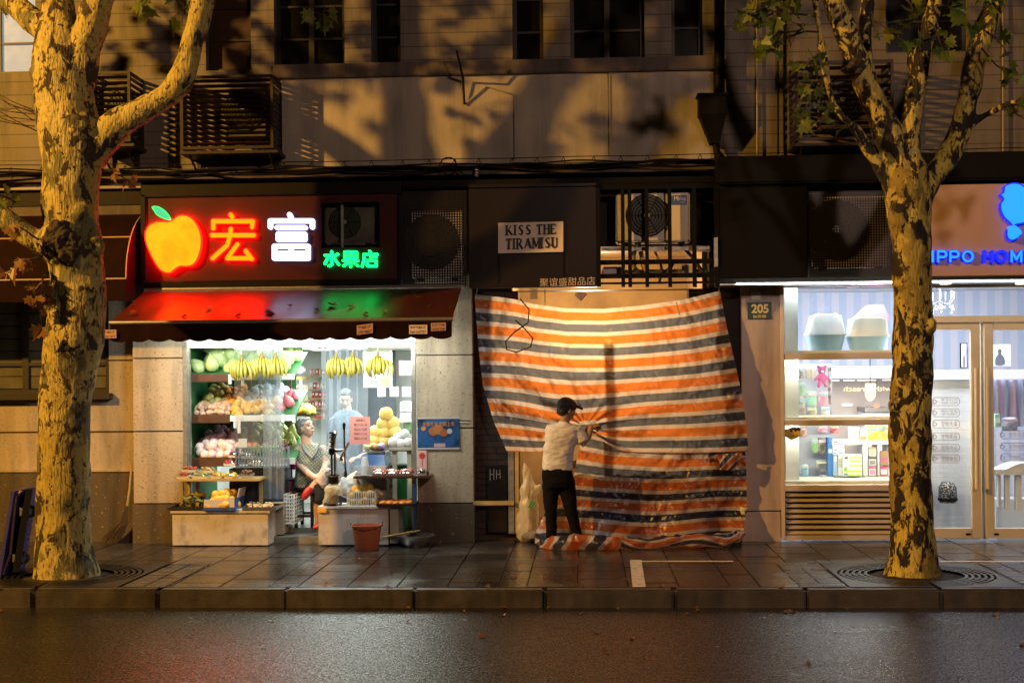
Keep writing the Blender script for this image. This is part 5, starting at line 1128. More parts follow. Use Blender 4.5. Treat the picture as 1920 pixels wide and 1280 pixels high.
remesh(mb, .008, 2, lambda p: .005 * n3((p[0], p[1], p[2] * .6), 60, 2)).build('hair', m_hair, wk, True)
mb = MB()
for k in range(11):
    pass
mb.ball(hM @ Vector((-.015, 0, .052)), (.112, .09, .082), 18, 12, rot=rt); mb.ball(hM @ Vector((.12, 0, .058)), (.075, .068, .012), 14, 8, rot=rt @ Matrix.Rotation(R(14), 3, 'Y')); cap = remesh(mb, .007, 2).build('cap', mat('dark_cap', (.022, .012, .012), .7), wk, True, angle=60)
mb = MB(); mb.ball(hM @ Vector((.128, 0, .064)), (.058, .055, .012), 14, 8, rot=rt @ Matrix.Rotation(R(14), 3, 'Y')); mb.build('brim_top', mat('red_cap_brim', (.20, .06, .04), .6), cap, True)
# --- the seated woman
Y = .42; wo = thing('person', 'grey haired person in dotted grey top and red shoes sitting with crossed legs', 'person', at(585, 985, Y))
hM = frame(W_(574, 802), (.80, -.5, .33), (-.25, .15, 1))
mb = MB(); head(mb, hM); mb.tube([W_(572, 812, .01), W_(576, 834)], [.056, .066], 12, round_caps=True); mb.ball(W_(580, 842), (.145, .08, .05), 14, 8); mb.ball(W_(583, 848, -.05), (.08, .05, .05), 12, 8)
hp = W_(597, 899, -.36); h2 = W_(600, 893, -.33)
mb.tube([W_(557, 846, -.02), W_(561, 872, -.08), W_(580, 888, -.26), hp - Vector((.03, .0, -.02))], [.052, .045, .037, .027], 12, round_caps=True)
mb.tube([W_(606, 842, -.02), W_(612, 868, -.06), W_(606, 882, -.2), h2 + Vector((.0, .03, .03))], [.05, .043, .035, .026], 12, round_caps=True)
hand(mb, frame(hp - Vector((.03, 0, -.02)), (.75, -.2, -.5), (.3, -.7, .5)), 30, 1); hand(mb, frame(h2 + Vector((0, .03, .03)), (-.2, -.45, -.8), (.5, -.7, .3)), 38, -1)
mb.tube([W_(613, 886, -.3), W_(600, 900, -.33), W_(587, 913, -.35), W_(582, 918, -.36)], [.062, .06, .046, .038], 12, round_caps=True)   # crossed shin
mb.tube([W_(597, 925, -.32), W_(596, 950, -.3), W_(596, 978, -.27)], [.06, .052, .038], 12, round_caps=True)
body = remesh(mb, .0065, 2).build('body', m_skin_b, wo, True, angle=80); face_bits(hM, body, (.1, .08, .07))
mb = MB(); mb.loft([(W_(581, 912), .185, .155), (W_(582, 898), .182, .155), (W_(582, 880), .170, .14), (W_(582, 862), .172, .14), (W_(581, 848), .172, .115), (W_(580, 838), .155, .09), (W_(578, 831), .10, .07)])
mb.tube([W_(558, 842), W_(556, 856, -.03), W_(557, 864, -.04)], [.07, .068, .064], 14); mb.tube([W_(605, 840), W_(610, 853, -.02), W_(611, 862, -.03)], [.066, .064, .06], 14)
def dot_mat(name, c1, c2, pitch, r):
    m = mat(name, c1, .8); nt, b, L = nodes_of(m); tc = nt.nodes.new('ShaderNodeTexCoord'); sp = nt.nodes.new('ShaderNodeSeparateXYZ'); mp = nt.nodes.new('ShaderNodeMapping'); mp.inputs['Rotation'].default_value = (0, R(40), 0); L(tc.outputs['Object'], mp.inputs[0]); L(mp.outputs[0], sp.inputs[0]); sq = []
    for ax in (0, 2):
        d = nt.nodes.new('ShaderNodeMath'); d.operation = 'DIVIDE'; L(sp.outputs[ax], d.inputs[0]); d.inputs[1].default_value = pitch; f = nt.nodes.new('ShaderNodeMath'); f.operation = 'FRACT'; L(d.outputs[0], f.inputs[0]); s_ = nt.nodes.new('ShaderNodeMath'); s_.operation = 'SUBTRACT'; L(f.outputs[0], s_.inputs[0]); s_.inputs[1].default_value = .5
        p = nt.nodes.new('ShaderNodeMath'); p.operation = 'ABSOLUTE'; L(s_.outputs[0], p.inputs[0]); sq.append(p)
    a = nt.nodes.new('ShaderNodeMath'); a.operation = 'MAXIMUM'; L(sq[0].outputs[0], a.inputs[0]); L(sq[1].outputs[0], a.inputs[1]); lt = nt.nodes.new('ShaderNodeMath'); lt.operation = 'LESS_THAN'; L(a.outputs[0], lt.inputs[0]); lt.inputs[1].default_value = r
    mx = nt.nodes.new('ShaderNodeMix'); mx.data_type = 'RGBA'; mx.inputs['A'].default_value = (*c1, 1); mx.inputs['B'].default_value = (*c2, 1); L(lt.outputs[0], mx.inputs['Factor']); L(mx.outputs['Result'], b.inputs['Base Color']); return m
top = remesh(mb, .010, 4, wrinkle(.006, 12, 2)).build('top', dot_mat('dotted_grey_cotton', (.15, .17, .19), (.42, .41, .13), .028, .26), wo, True, angle=80)
mb = MB(); mb.tube([W_(566, 833, -.07), W_(573, 846, -.135), W_(585, 859, -.155), W_(593, 848, -.135), W_(598, 833, -.07)], [.014, .016, .017, .016, .014], 8, round_caps=True); mb.build('neckline', mat('grey_rib', (.16, .18, .21), .8), top, True)
mb = MB(); mb.ball(W_(580, 912), (.18, .16, .085), 16, 10); mb.tube([W_(590, 912, -.02), W_(606, 898, -.2), W_(613, 888, -.3)], [.1, .085, .072], 14, round_caps=True); mb.tube([W_(585, 914, -.02), W_(592, 912, -.2), W_(598, 914, -.34), W_(598, 936, -.33)], [.1, .09, .078, .068], 14, round_caps=True)
remesh(mb, .010, 4, wrinkle(.006, 12, 7)).build('shorts', mat('black_cotton', (.014, .013, .014), .85), wo, True, angle=80)
m_redshoe = mat('red_slipper', (.45, .03, .025), .45)
mb = MB(); a_ = W_(581, 918, -.37); mb.ball(a_ + Vector((-.03, -.03, -.035)), (.045, .05, .085), 12, 10, rot=Matrix.Rotation(R(28), 3, 'Y')); mb.ball(a_ + Vector((-.0, 0, .0)), (.05, .05, .04), 12, 8); remesh(mb, .008, 3).build('shoe', m_redshoe, wo, True)
mb = MB(); a_ = W_(596, 983, -.3); mb.ball((a_.x, a_.y - .05, .165), (.045, .11, .035), 12, 8); remesh(mb, .008, 3).build('shoe', m_redshoe, wo, True)
mb = MB(); rt = hM.to_3x3(); mb.ball(hM @ Vector((-.03, 0, .045)), (.103, .092, .09), 16, 12, rot=rt); mb.ball(hM @ Vector((-.062, 0, -.01)), (.07, .078, .075), 16, 12, rot=rt); mb.ball(hM @ Vector((.03, 0, .088)), (.055, .066, .03), 14, 8, rot=rt)
remesh(mb, .007, 2, lambda p: .007 * n3((p[0], p[1], p[2]), 30, 2) + .004 * n3(p, 80, 3)).build('hair', mat('grey_hair', (.26, .28, .28), .6, var=.6, vs=45, bump=.4, bs=90), wo, True)
mb = MB(); mb.ball(hM @ Vector((.0, -.083, -.042)), .008, 8, 6); mb.build('earring', mat('gold', (.7, .5, .15), .25, 1), wo)
# --- the shopkeeper behind the plastic strips
Y = 1.15; sk_ = thing('person', 'person in slate blue t-shirt standing behind the clear plastic strips', 'person', at(652, 990, Y))
hM = frame(W_(648, 748), (.1, -.9, -.3), (.05, -.3, 1))
mb = MB(); head(mb, hM); mb.tube([W_(650, 758), W_(652, 775)], [.052, .06], 12, round_caps=True); mb.ball(W_(652, 785), (.17, .09, .05), 14, 8)
for s, xs in ((-1, (626, 620, 624, 636)), (1, (680, 687, 684, 672))):
    mb.tube([W_(xs[0], 792), W_(xs[1], 830), W_(xs[2], 852, -.12), W_(xs[3], 858, -.3)], [.055, .045, .038, .028], 12, round_caps=True); hand(mb, frame(W_(xs[3], 858, -.3), (-s * .5, -.8, 0), (0, 0, 1)), 30, -s)
body = remesh(mb, .0075, 2).build('body', m_skin_b, sk_, True, angle=80); face_bits(hM, body)
mb = MB(); mb.loft([(W_(653, 886), .185, .13), (W_(653, 860), .182, .13), (W_(652, 825), .19, .13), (W_(652, 798), .205, .125), (W_(652, 783), .205, .105), (W_(652, 774), .15, .08), (W_(651, 768), .08, .065)])
for xs in ((630, 622), (676, 685)): mb.tube([W_(xs[0], 786), W_(xs[1], 818)], [.085, .075], 14)
remesh(mb, .011, 4, wrinkle(.006, 10, 12)).build('t_shirt', mat('slate_blue_cotton', (.10, .15, .21), .85, var=.1), sk_, True, angle=80)
mb = MB(); mb.ball(W_(653, 888), (.185, .14, .09), 14, 10)
for px in (640, 667): mb.tube([W_(px, 895), W_(px, 940), W_(px, 988)], [.1, .075, .065], 14)
remesh(mb, .012, 4).build('trousers', mat('grey_trousers', (.03, .035, .045), .85), sk_, True)
mb = MB(); rt = hM.to_3x3(); mb.ball(hM @ Vector((-.025, 0, .04)), (.1, .085, .088), 14, 10, rot=rt); mb.ball(hM @ Vector((.04, 0, .085)), (.05, .06, .028), 12, 8, rot=rt); remesh(mb, .008, 2).build('hair', m_hair, sk_, True)
for px in (640, 667):
    q = W_(px, 992, -.05); mb = MB(); mb.ball((q.x, q.y, .17), (.05, .13, .04), 12, 8); mb.build('shoe', m_black, sk_, True)
# ================================================================== fruit shop goods
m_green = mat('green_side_board', (.02, .14, .04), .5, var=.2, vs=5); m_brown = mat('brown_shelf_board', (.09, .04, .02), .45, var=.35, vs=12)
m_cart = mat('brown_cardboard', (.34, .23, .14), .8, var=.2, vs=7); m_wbox = grime(mat('white_painted_box', (.58, .53, .49), .65, var=.15, vs=4, bump=.08), .5, .66, .6, (4, 4, 2.5))
m_clear = glass_mat('clear_film', (.97, .98, .98), .12, .08, .06); m_pvc = glass_mat('pvc_strip', (.90, .95, .98), .10, .10, .17, (.72, .82, .9)); m_white_pl = mat('white_plastic', (.72, .73, .7), .4)
def fruit(name, label, cat, r, col, col2=None, kind='round', group=None, rough=.4, sq=1.0):
    m = mat('skin_' + name + '_%.2f_%.2f' % (col[0], col[2]), col, rough, var_col=col2 or tuple(c * .75 for c in col), vs=14, bump=.12, bs=60); mb = MB()
    if kind == 'round': prof = [(0, .10), (.22, .03), (.55, .0), (.86, .12), (1, .42), (.98, .72), (.82, 1.0), (.5, 1.18), (.22, 1.20), (0, 1.13)]
    else: prof = [(0, 0), (.4, .05), (.78, .22), (.95, .55), (.88, .95), (.6, 1.3), (.36, 1.55), (.18, 1.68), (0, 1.70)]
    mb.lathe([(a * r, b * r * 1.45 * sq) for a, b in prof], (0, 0, 0), 14); mb.tube([(0, 0, r * 1.45 * sq * (1.12 if kind == 'round' else 1.68)), (r * .05, 0, r * 1.45 * sq * (1.28 if kind == 'round' else 1.86))], r * .07, 5)
    o = mb.build(name, m, None, True, loc=(0, 0, 0), angle=70); tag(o, label, cat, group); return o
def scatter(proto, pts, label, group, tilt=.5, s=(.88, 1.12), first=[None]):
    for i, p in enumerate(pts):
        o = proto if (i == 0 and not proto.get('_used')) else proto.copy()
        if o is not proto: C.objects.link(o)
        proto['_used'] = 1
        if '_used' in o and o is not proto: del o['_used']
        o.location = p; o.rotation_euler = (rnd.gauss(0, tilt), rnd.gauss(0, tilt), rnd.uniform(0, 6.3)); o.scale = (rnd.uniform(*s),) * 3; o['label'] = label; o['group'] = group
# --- left stand with three sloping tiers
st = thing('display_stand', 'tiered green sided fruit stand inside the bright shop window', 'stand', at(440, 940, .5))
mb = MB(); xs0 = at(352, 780, .1).x; mb.box(xs0 - .05, xs0, .1, 1.3, .14, 2.18); mb.build('side_board', m_green, st); mb = MB(); mb.box(xs0, at(556, 780, .93).x, .93, .95, .9, 2.18); mb.build('back_board', m_green, st)
xe = at(556, 780, .2).x; xm = at(432, 780, .12).x
TIER = []
for py0, py1, zb_ in ((700, 716, 0), (777, 793, 0), (857, 874, 0)):
    z1, z0 = at(400, py0, .1).z, at(400, py1, .1).z
    mb = MB(); mb.box(xs0, xm, .09, .115, z0, z1, 0, .004); mb.build('front_board', m_brown, st)
    mb = MB(); mb.box(xm, xe, .1, .112, z0 + .02, z1 - .01); mb.build('price_rail', m_white_pl, st)
    mb = MB(); mb.add([(xs0, .115, z1 - .03), (xe, .115, z1 - .03), (xe, .85, z1 + .27), (xs0, .85, z1 + .27), (xs0, .115, z1 - .05), (xe, .115, z1 - .05), (xe, .85, z1 + .24), (xs0, .85, z1 + .24)], [(0, 1, 2, 3), (7, 6, 5, 4), (0, 4, 5, 1), (1, 5, 6, 2), (2, 6, 7, 3), (3, 7, 4, 0)]); mb.build('tier_bed', m_green, st); TIER.append(z1 - .03)
for px in (357, 470, 545):
    x = at(px, 800, .9).x; mb = MB(); mb.box(x - .02, x + .02, .86, .9, .14, 2.17); mb.build('upright', m_brown, st)
def bed(k, u, v, up=0.0):
    x = xs0 + .05 + u * (xe - xs0 - .1); y = .16 + v * .62; return Vector((x, y, TIER[k] + (y - .115) * .408 + up))
def pile(k, u0, u1, v0, v1, nu, nv, r, lay=1, jit=.25):
    out = []
    for l in range(lay):
        for j in range(nv - l):
            for i in range(nu - l):
                u = u0 + (u1 - u0) * (i + .5 + .5 * l + rnd.gauss(0, jit * .5)) / nu; v = v0 + (v1 - v0) * (j + .5 + .5 * l + rnd.gauss(0, jit * .5)) / nv; out.append(bed(k, u, v, l * r * 1.25))
    return out
F_ = lambda *a, **k: fruit(*a, **k)
scatter(F_('pomelo', 'x', 'pomelo', .088, (.33, .48, .16), (.48, .58, .28), 'pear'), pile(0, 0, 1, 0, 1, 8, 4, .088, 2), 'pale green pomelo in clear film on the highest tier', 'green pomelos on the highest tier', .5)
scatter(F_('longan', 'x', 'fruit', .034, (.42, .26, .17), (.55, .38, .28)), pile(1, 0, .36, 0, .35, 9, 4, .034, 2), 'small brown wrapped fruit at the front of the middle tier', 'small brown fruit on the middle tier')
scatter(F_('pear', 'x', 'pear', .05, (.62, .48, .12), (.68, .58, .25)), pile(1, .02, .26, .4, 1, 4, 4, .05, 2), 'pale yellow pear at the back of the middle tier', 'yellow pears on the middle tier')
scatter(F_('orange', 'x', 'orange', .048, (.75, .25, .02), (.85, .36, .06)), pile(1, .22, .44, .36, 1, 5, 4, .048, 2), 'orange piled at the back of the middle tier', 'oranges on the middle tier')
scatter(F_('netted_pear', 'x', 'fruit', .052, (.60, .65, .72), (.72, .76, .8)), pile(1, .46, .84, .4, 1, 6, 4, .052, 2), 'fruit in a white foam net on the middle tier', 'foam netted fruit on the middle tier')
scatter(F_('mango', 'x', 'mango', .045, (.72, .50, .06), (.78, .42, .08), 'pear'), pile(1, .36, .84, .0, .36, 9, 3, .045, 2), 'yellow mango at the front of the middle tier', 'mangoes on the middle tier', 1.2)
scatter(F_('dragon_fruit', 'x', 'dragon fruit', .06, (.6, .10, .18), (.7, .3, .3), 'pear'), pile(1, .86, 1, .1, .8, 2, 2, .06, 1), 'pink dragon fruit at the end of the middle tier', 'dragon fruit on the middle tier')
scatter(F_('pink_apple', 'x', 'apple', .047, (.78, .36, .58), (.82, .6, .7)), pile(2, 0, .36, .3, 1, 6, 5, .05, 2), 'pink netted apple at the back of the lowest tier', 'pink apples on the lowest tier')
scatter(F_('sleeved_peach', 'x', 'peach', .055, (.70, .48, .46), (.78, .68, .66)), pile(2, .0, .45, 0, .34, 7, 3, .055, 2), 'peach in a white foam sleeve at the front of the lowest tier', 'sleeved peaches on the lowest tier')
scatter(F_('red_apple', 'x', 'apple', .045, (.55, .16, .14), (.68, .45, .3)), pile(2, .36, .62, .3, .65, 5, 2, .045, 1), 'red and cream apple on the lowest tier', 'red apples on the lowest tier')
scatter(F_('green_pear', 'x', 'pear', .05, (.42, .50, .16), (.55, .6, .28), 'pear'), pile(2, .38, .98, .42, 1, 9, 4, .05, 2), 'green pear at the back of the lowest tier', 'green pears on the lowest tier')
def grapes(name, c, loc, label, group, n=34, r=.012, s=(.11, .08, .05)):
    m = mat('grape_%.2f' % c[0], c, .25, var=.3, vs=20); mb = MB()
    for k in range(n):
        p = rdir(0, 1).normalized() * rnd.uniform(.3, 1); mb.ball((p.x * s[0], p.y * s[1], s[2] + p.z * s[2]), r, 7, 5)
    mb.tube([(0, 0, s[2]), (.02, 0, s[2] * 2.3)], .004, 5); o = mb.build(name, m, None, True, loc=(0, 0, 0)); o.location = loc; tag(o, label, 'grapes', group); return o
for k, (u, v, c) in enumerate([(.62, .1, (.40, .50, .16)), (.72, .15, (.42, .52, .18)), (.82, .1, (.40, .5, .2)), (.92, .2, (.16, .05, .09)), (.7, .35, (.16, .05, .08)), (.9, .4, (.42, .5, .2))]):
    grapes('grape_bunch', c, bed(2, u, v, .03), ('green' if c[0] > .3 else 'dark red') + ' grape bunch on the lowest tier', ('green' if c[0] > .3 else 'dark red') + ' grapes on the lowest tier')
# clear film over the tiers, PVC strips
mb = MB(); mb.pbox(440, 648, 528, 862, .06, .003); tag(mb.build('clear_film', m_clear), 'clear plastic film hanging in front of the tiered fruit stand', 'film')
for k, (a, b) in enumerate(((492, 508), (503, 520), (516, 531), (603, 624), (618, 640), (632, 655), (650, 672), (668, 690))):
    Yk = -.02 + .01 * (k % 2); mb = MB(); x0, x1, z0, z1 = rect(a, 642, b, 935 if b < 600 else 905, Yk); ph = rnd.uniform(0, 6)
    mb.grid(lambda u, v: (x0 + u * (x1 - x0) + .01 * math.sin(v * 5 + ph) * v, Yk + .008 * math.sin(u * 3.1) + .012 * math.sin(v * 7 + ph) * v, z1 + v * (z0 - z1)), 6, 24)
    tag(mb.build('plastic_strip', m_pvc, None, True), 'clear plastic strip hanging ' + ('beside the fruit stand' if b < 600 else 'in front of the shopkeeper'), 'strip curtain', 'plastic strips ' + ('beside the fruit stand' if b < 600 else 'in front of the shopkeeper'))
# --- bananas
m_ban = mat('banana_skin', (.33, .25, .03), .45, var_col=(.22, .21, .03), vs=11); m_stem = mat('banana_stem', (.16, .12, .03), .7)
def banana_mesh():
    mb = MB(); pts = [(0, 0, 0), (.012, 0, -.02), (.035, 0, -.055), (.048, 0, -.10), (.045, 0, -.145), (.03, 0, -.18), (.024, 0, -.192)]; mb.tube(pts, [.006, .011, .017, .0185, .017, .009, .005], 7); return mb
def banana_bunch(loc, label, group=None, n=8, s=1.0, proto=[None]):
    t = thing('banana_bunch', label, 'bananas', (0, 0, 0), group)
    if proto[0] is None: proto[0] = banana_mesh().build('banana', m_ban, t, True, angle=60).data; t.children[0].rotation_euler = (0, 0, 0); first = t.children[0]
    else: first = None
    for i in range(n):
        o = first if (i == 0 and first) else bpy.data.objects.new('banana', proto[0])
        if o is not first: C.objects.link(o); o.parent = t
        a = -math.pi / 2 + (i - (n - 1) / 2) * (2.5 / n); q_ = (i - (n - 1) / 2); o.location = (q_ * .024, -.03, -.012 - abs(q_) * .006); o.rotation_euler = (rnd.gauss(0, .05), -q_ * .085, a)
        o.scale = (1, 1, rnd.uniform(.95, 1.12))
    for i in range(n - 2):
        o = bpy.data.objects.new('banana', proto[0]); C.objects.link(o); o.parent = t; a = math.pi / 2 + (i - (n - 3) / 2) * (2.6 / n); o.location = (.04 * math.cos(a), .03 * math.sin(a), .0); o.rotation_euler = (rnd.gauss(0, .1), 0, a)
    mb = MB(); mb.tube([(0, 0, -.012), (0, 0, .025), (.006, 0, .05)], [.022, .018, .01], 8); mb.build('stem', m_stem, t); t.location = loc; t.scale = (s,) * 3; return t
for px, py, lb, n in ((452, 673, 'banana bunch hanging lowest, nearest the green side board', 8), (490, 668, 'banana bunch hanging second from the green side board', 7), (516, 669, 'banana bunch hanging over the end of the fruit stand', 7), (630, 669, 'banana bunch hanging on the inner edge of the plastic strips', 7), (661, 667, 'banana bunch with price tape hanging in the middle of the strips', 6), (708, 667, 'widest banana bunch, hanging in front of the pear poster', 9)):
    p = at(px, py, -.16); banana_bunch(p, lb, 'banana bunches hanging in the shop front', n, 1.05); mb = MB(); mb.tube([p + Vector((0, 0, .04)), Vector((p.x, p.y, 2.3))], .003, 5); tag(mb.build('string', m_white_pl), 'string holding the ' + lb.split(',')[0], 'string', 'strings of the hanging bananas')
# --- the counter box on the left with its goods
BY = -.36
def boxthing(name, px, Y, d, m, label, cat, group=None, b=.004):
    t = thing(name, label, cat, at((px[0] + px[2]) / 2, px[3], Y), group); mb = MB(); mb.pbox(*px, Y, d, 0, b); mb.build('carcass', m, t); return t
cb = boxthing('counter_box', (323, 962, 503, 1022), BY, .42, m_wbox, 'white counter box carrying bananas and walnuts outside the fruit shop', 'box')
mb = MB(); mb.pbox(319, 955, 506, 962, BY - .02, .46, 0, .003); mb.build('top_board', m_wbox, cb)
tz = at(400, 955, BY).z
def on(px, dy=0.0, z=0.0): p = at(px, 950, BY + dy); return Vector((p.x, BY + dy, tz + z))
def tray(px0, px1, dy0, dy1, label, m, h=.03, zz=tz, cat='tray'):
    x0, x1 = at(px0, 950, BY).x, at(px1, 950, BY).x; t = thing('tray', label, cat, ((x0 + x1) / 2, BY + (dy0 + dy1) / 2, zz)); y0, y1 = BY + dy0, BY + dy1; e = .012; mb = MB()
    mb.box(x0, x1, y0, y1, zz, zz + .008); mb.build('base', m, t); mb = MB(); mb.box(x0 - e, x1 + e, y0 - e, y0, zz, zz + h); mb.box(x0 - e, x1 + e, y1, y1 + e, zz, zz + h); mb.box(x0 - e, x0, y0, y1, zz, zz + h); mb.box(x1, x1 + e, y0, y1, zz, zz + h); mb.build('rim', m, t); return x0, x1, y0, y1
m_bt = mat('black_tray', (.02, .018, .018), .4); m_st = mat('steel_tray', (.45, .45, .46), .3, .9)
tray(318, 388, -.02, .36, 'black tray of loose bananas on the white counter box', m_bt); tray(457, 517, -.02, .36, 'steel tray of walnuts on the white counter box', m_st)
for k in range(14):
    o = bpy.data.objects.new('loose_banana', bpy.data.meshes['banana']); C.objects.link(o); o.location = on(338 + rnd.uniform(2, 38), rnd.uniform(.02, .28), .05 + rnd.uniform(.03, .11)); o.rotation_euler = (rnd.uniform(.5, 1.4), rnd.uniform(-.5, .5), rnd.uniform(-1, 1)); o.scale = (1.15, 1.15, .8); tag(o, 'loose banana lying in the black tray', 'banana', 'loose bananas in the black tray')
wal = F_('walnut', 'x', 'walnut', .019, (.40, .27, .12), (.55, .4, .2)); scatter(wal, [on(461 + rnd.uniform(0, 52), rnd.uniform(.02, .34), .012 + rnd.choice((0, 0, .02))) for k in range(72)], 'walnut in the steel tray', 'walnuts in the steel tray', 1)
fb = thing('fruit_carton', 'open blue and white carton of yellow mangoes between the two trays', 'carton', on(418, .15)); x0, x1 = at(383, 950, BY - .04).x, at(440, 950, BY - .04).x; m_cb = mat('white_card', (.55, .5, .48), .6); m_cblue = mat('blue_card', (.03, .08, .3), .5)
mb = MB(); y0, y1 = BY - .05, BY + .33; mb.box(x0, x1, y0, y0 + .012, tz + .03, tz + .115); mb.box(x0, x1, y1, y1 + .012, tz, tz + .12); mb.box(x0, x1, y0 + .012, y1, tz + .001, tz + .012); mb.build('panel', m_cb, fb)
mb = MB(); mb.box(x0, x1, y0 - .003, y0 + .011, tz - .005, tz + .0295); mb.box(x1 + .001, x1 + .012, y0, y1, tz, tz + .13); mb.box(x0 - .012, x0 - .001, y0, y1, tz, tz + .115); mb.build('blue_side', m_cblue, fb)
mb = MB(); M = Matrix.Translation((x1 + .005, (y0 + y1) / 2 + .05, tz + .13)) @ Matrix.Rotation(R(12), 4, 'Y'); mb.box(0, .008, -.15, .15, 0, .1, M=M); mb.build('flap', m_cb, fb)
mg = F_('golden_mango', 'x', 'mango', .043, (.75, .43, .04), (.78, .55, .1)); P = []
for l in range(3):
    for j in range(5 - l):
        for i in range(6 - l): P.append(Vector((x0 + .04 + (i + .5 * l) * (x1 - x0 - .08) / 5 + rnd.gauss(0, .006), y0 + .05 + (j + .5 * l) * .07, tz + .03 + l * .055)))
scatter(mg, P, 'golden mango heaped in the blue and white carton', 'mangoes in the blue carton', .8)
# small shelf of packs above
sx0, sx1 = at(329, 896, -.3).x, at(485, 896, -.3).x; zs = at(400, 897, -.3).z; sh = thing('pack_shelf', 'timber shelf with wrapped fruit packs above the white counter box', 'shelf', ((sx0 + sx1) / 2, -.15, tz)); mb = MB(); mb.box(sx0, sx1, -.3, .07, zs - .03, zs, 0, .003); mb.build('board', m_wood2, sh)
for xx in (sx0 + .06, sx0 + .16, sx1 - .05): mb = MB(); mb.box(xx - .018, xx + .018, -.02, .02, tz, zs - .031); mb.build('leg', m_wood2, sh)
m_wrap = glass_mat('cling_film', (.97, .97, .97), .2, .12)
def pack(px, Y, z, w, d, c, label, group=None, n=20, r=.017, cover=True, bowl=False, h=.05):
    x = at(px, 890, Y).x; t = thing('fruit_pack', label, 'fruit pack', (x, Y, z), group); mb = MB()
    if bowl: mb.lathe([(.0, 0), (w * .36, 0), (w * .5, h), (w * .47, h), (w * .34, .006), (0, .006)], (x, Y, z), 18)
    else: mb.add([(x - w * .42, Y - d * .42, z), (x + w * .42, Y - d * .42, z), (x + w * .42, Y + d * .42, z), (x - w * .42, Y + d * .42, z), (x - w / 2, Y - d / 2, z + .03), (x + w / 2, Y - d / 2, z + .03), (x + w / 2, Y + d / 2, z + .03), (x - w / 2, Y + d / 2, z + .03)], [(0, 1, 2, 3), (0, 4, 5, 1), (1, 5, 6, 2), (2, 6, 7, 3), (3, 7, 4, 0)])
    mb.build('tray', m_clear if bowl else m_white_pl, t); mb = MB()
    for k in range(n): mb.ball((x + rnd.uniform(-.4, .4) * w * (.8 if bowl else 1), Y + rnd.uniform(-.4, .4) * d * (.8 if bowl else 1), z + .02 + rnd.uniform(.0, .035) + (h * .5 if bowl else 0)), r * rnd.uniform(.85, 1.1), 8, 6)
    mb.build('fruit', mat('packed_%.2f_%.2f' % (c[0], c[1]), c, .3, var=.3, vs=30), t, True)
    if cover: mb = MB(); mb.grid(lambda u, v: (x + (u - .5) * w, Y + (v - .5) * d, z + .028 + .05 * math.sin(math.pi * u) ** .6 * math.sin(math.pi * v) ** .6 + .004 * n3((u * 9, v * 9, px), 1)), 12, 10); mb.build('film', m_wrap, t, True)
    return t
pack(346, -.22, zs, .16, .14, (.42, .045, .02), 'wrapped pack of red cherry tomatoes at the near end of the timber shelf'); pack(356, -.02, zs + .055, .17, .12, (.5, .07, .03), 'wrapped pack of red tomatoes at the back of the timber shelf')
pack(376, -.2, zs, .19, .14, (.35, .40, .08), 'wrapped dish of green grapes on the timber shelf', n=26); pack(389, .0, zs + .045, .19, .12, (.6, .4, .12), 'wrapped pack of pale yellow fruit at the back of the timber shelf')
pack(408, -.21, zs, .14, .14, (.72, .48, .04), 'wrapped pack of yellow fruit next to the green grapes', n=10, r=.026); pack(434, -.21, zs, .15, .14, (.72, .5, .05), 'wrapped pack of yellow fruit next to the clear bowl', n=10, r=.026); pack(464, -.2, zs, .17, .15, (.14, .05, .03), 'clear bowl of dark red dates on the timber shelf', n=40, r=.014, cover=False, bowl=True)
# packs behind on the basket
pack(432, .05, zs + .12, .14, .1, (.45, .03, .06), 'pack of red cherries behind the clear bowl'); pack(440, .09, zs + .21, .14, .1, (.4, .05, .1), 'pack of pink cherries stacked behind the clear bowl'); pack(482, .06, zs + .13, .2, .1, (.3, .2, .12), 'pack of mixed grapes behind the clear bowl'); pack(466, .1, zs + .2, .16, .1, (.3, .36, .12), 'pack of green grapes behind the clear bowl')
bk = thing('basket', 'grey slatted plastic basket at the end of the lowest tier', 'basket', at(495, 872, .02)); mb = MB(); a0, a1, c0, c1 = rect(442, 838, 540, 876, -.0)
for k in range(18): xx = a0 + (a1 - a0) * k / 17; mb.box(xx - .006, xx + .006, -.0, .006, c0 + .014, c1 - .014)
mb.box(a0, a1, -.002, .008, c0, c0 + .0135); mb.box(a0, a1, -.002, .008, c1 - .0135, c1); mb.box(a0, a1, -.001, .007, (c0 + c1) / 2 - .006, (c0 + c1) / 2 + .006); mb.build('slatted_front', mat('grey_blue_plastic', (.12, .15, .2), .4), bk)
mb = MB(); mb.box(a1 - .008, a1, .009, .09, c0, c1); mb.box(a0, a0 + .008, .009, .09, c0, c1); mb.box(a0, a1, .009, .09, c0 - .008, c0 - .001); mb.build('basket_side', mat('grey_blue_plastic', (.12, .15, .2), .4), bk)
boxthing('under_cabinet', (430, 878, 528, 1000), .12, .5, mat('dark_blue_board', (.05, .055, .08), .4, var=.3), 'dark blue cabinet below the grey basket', 'cabinet')
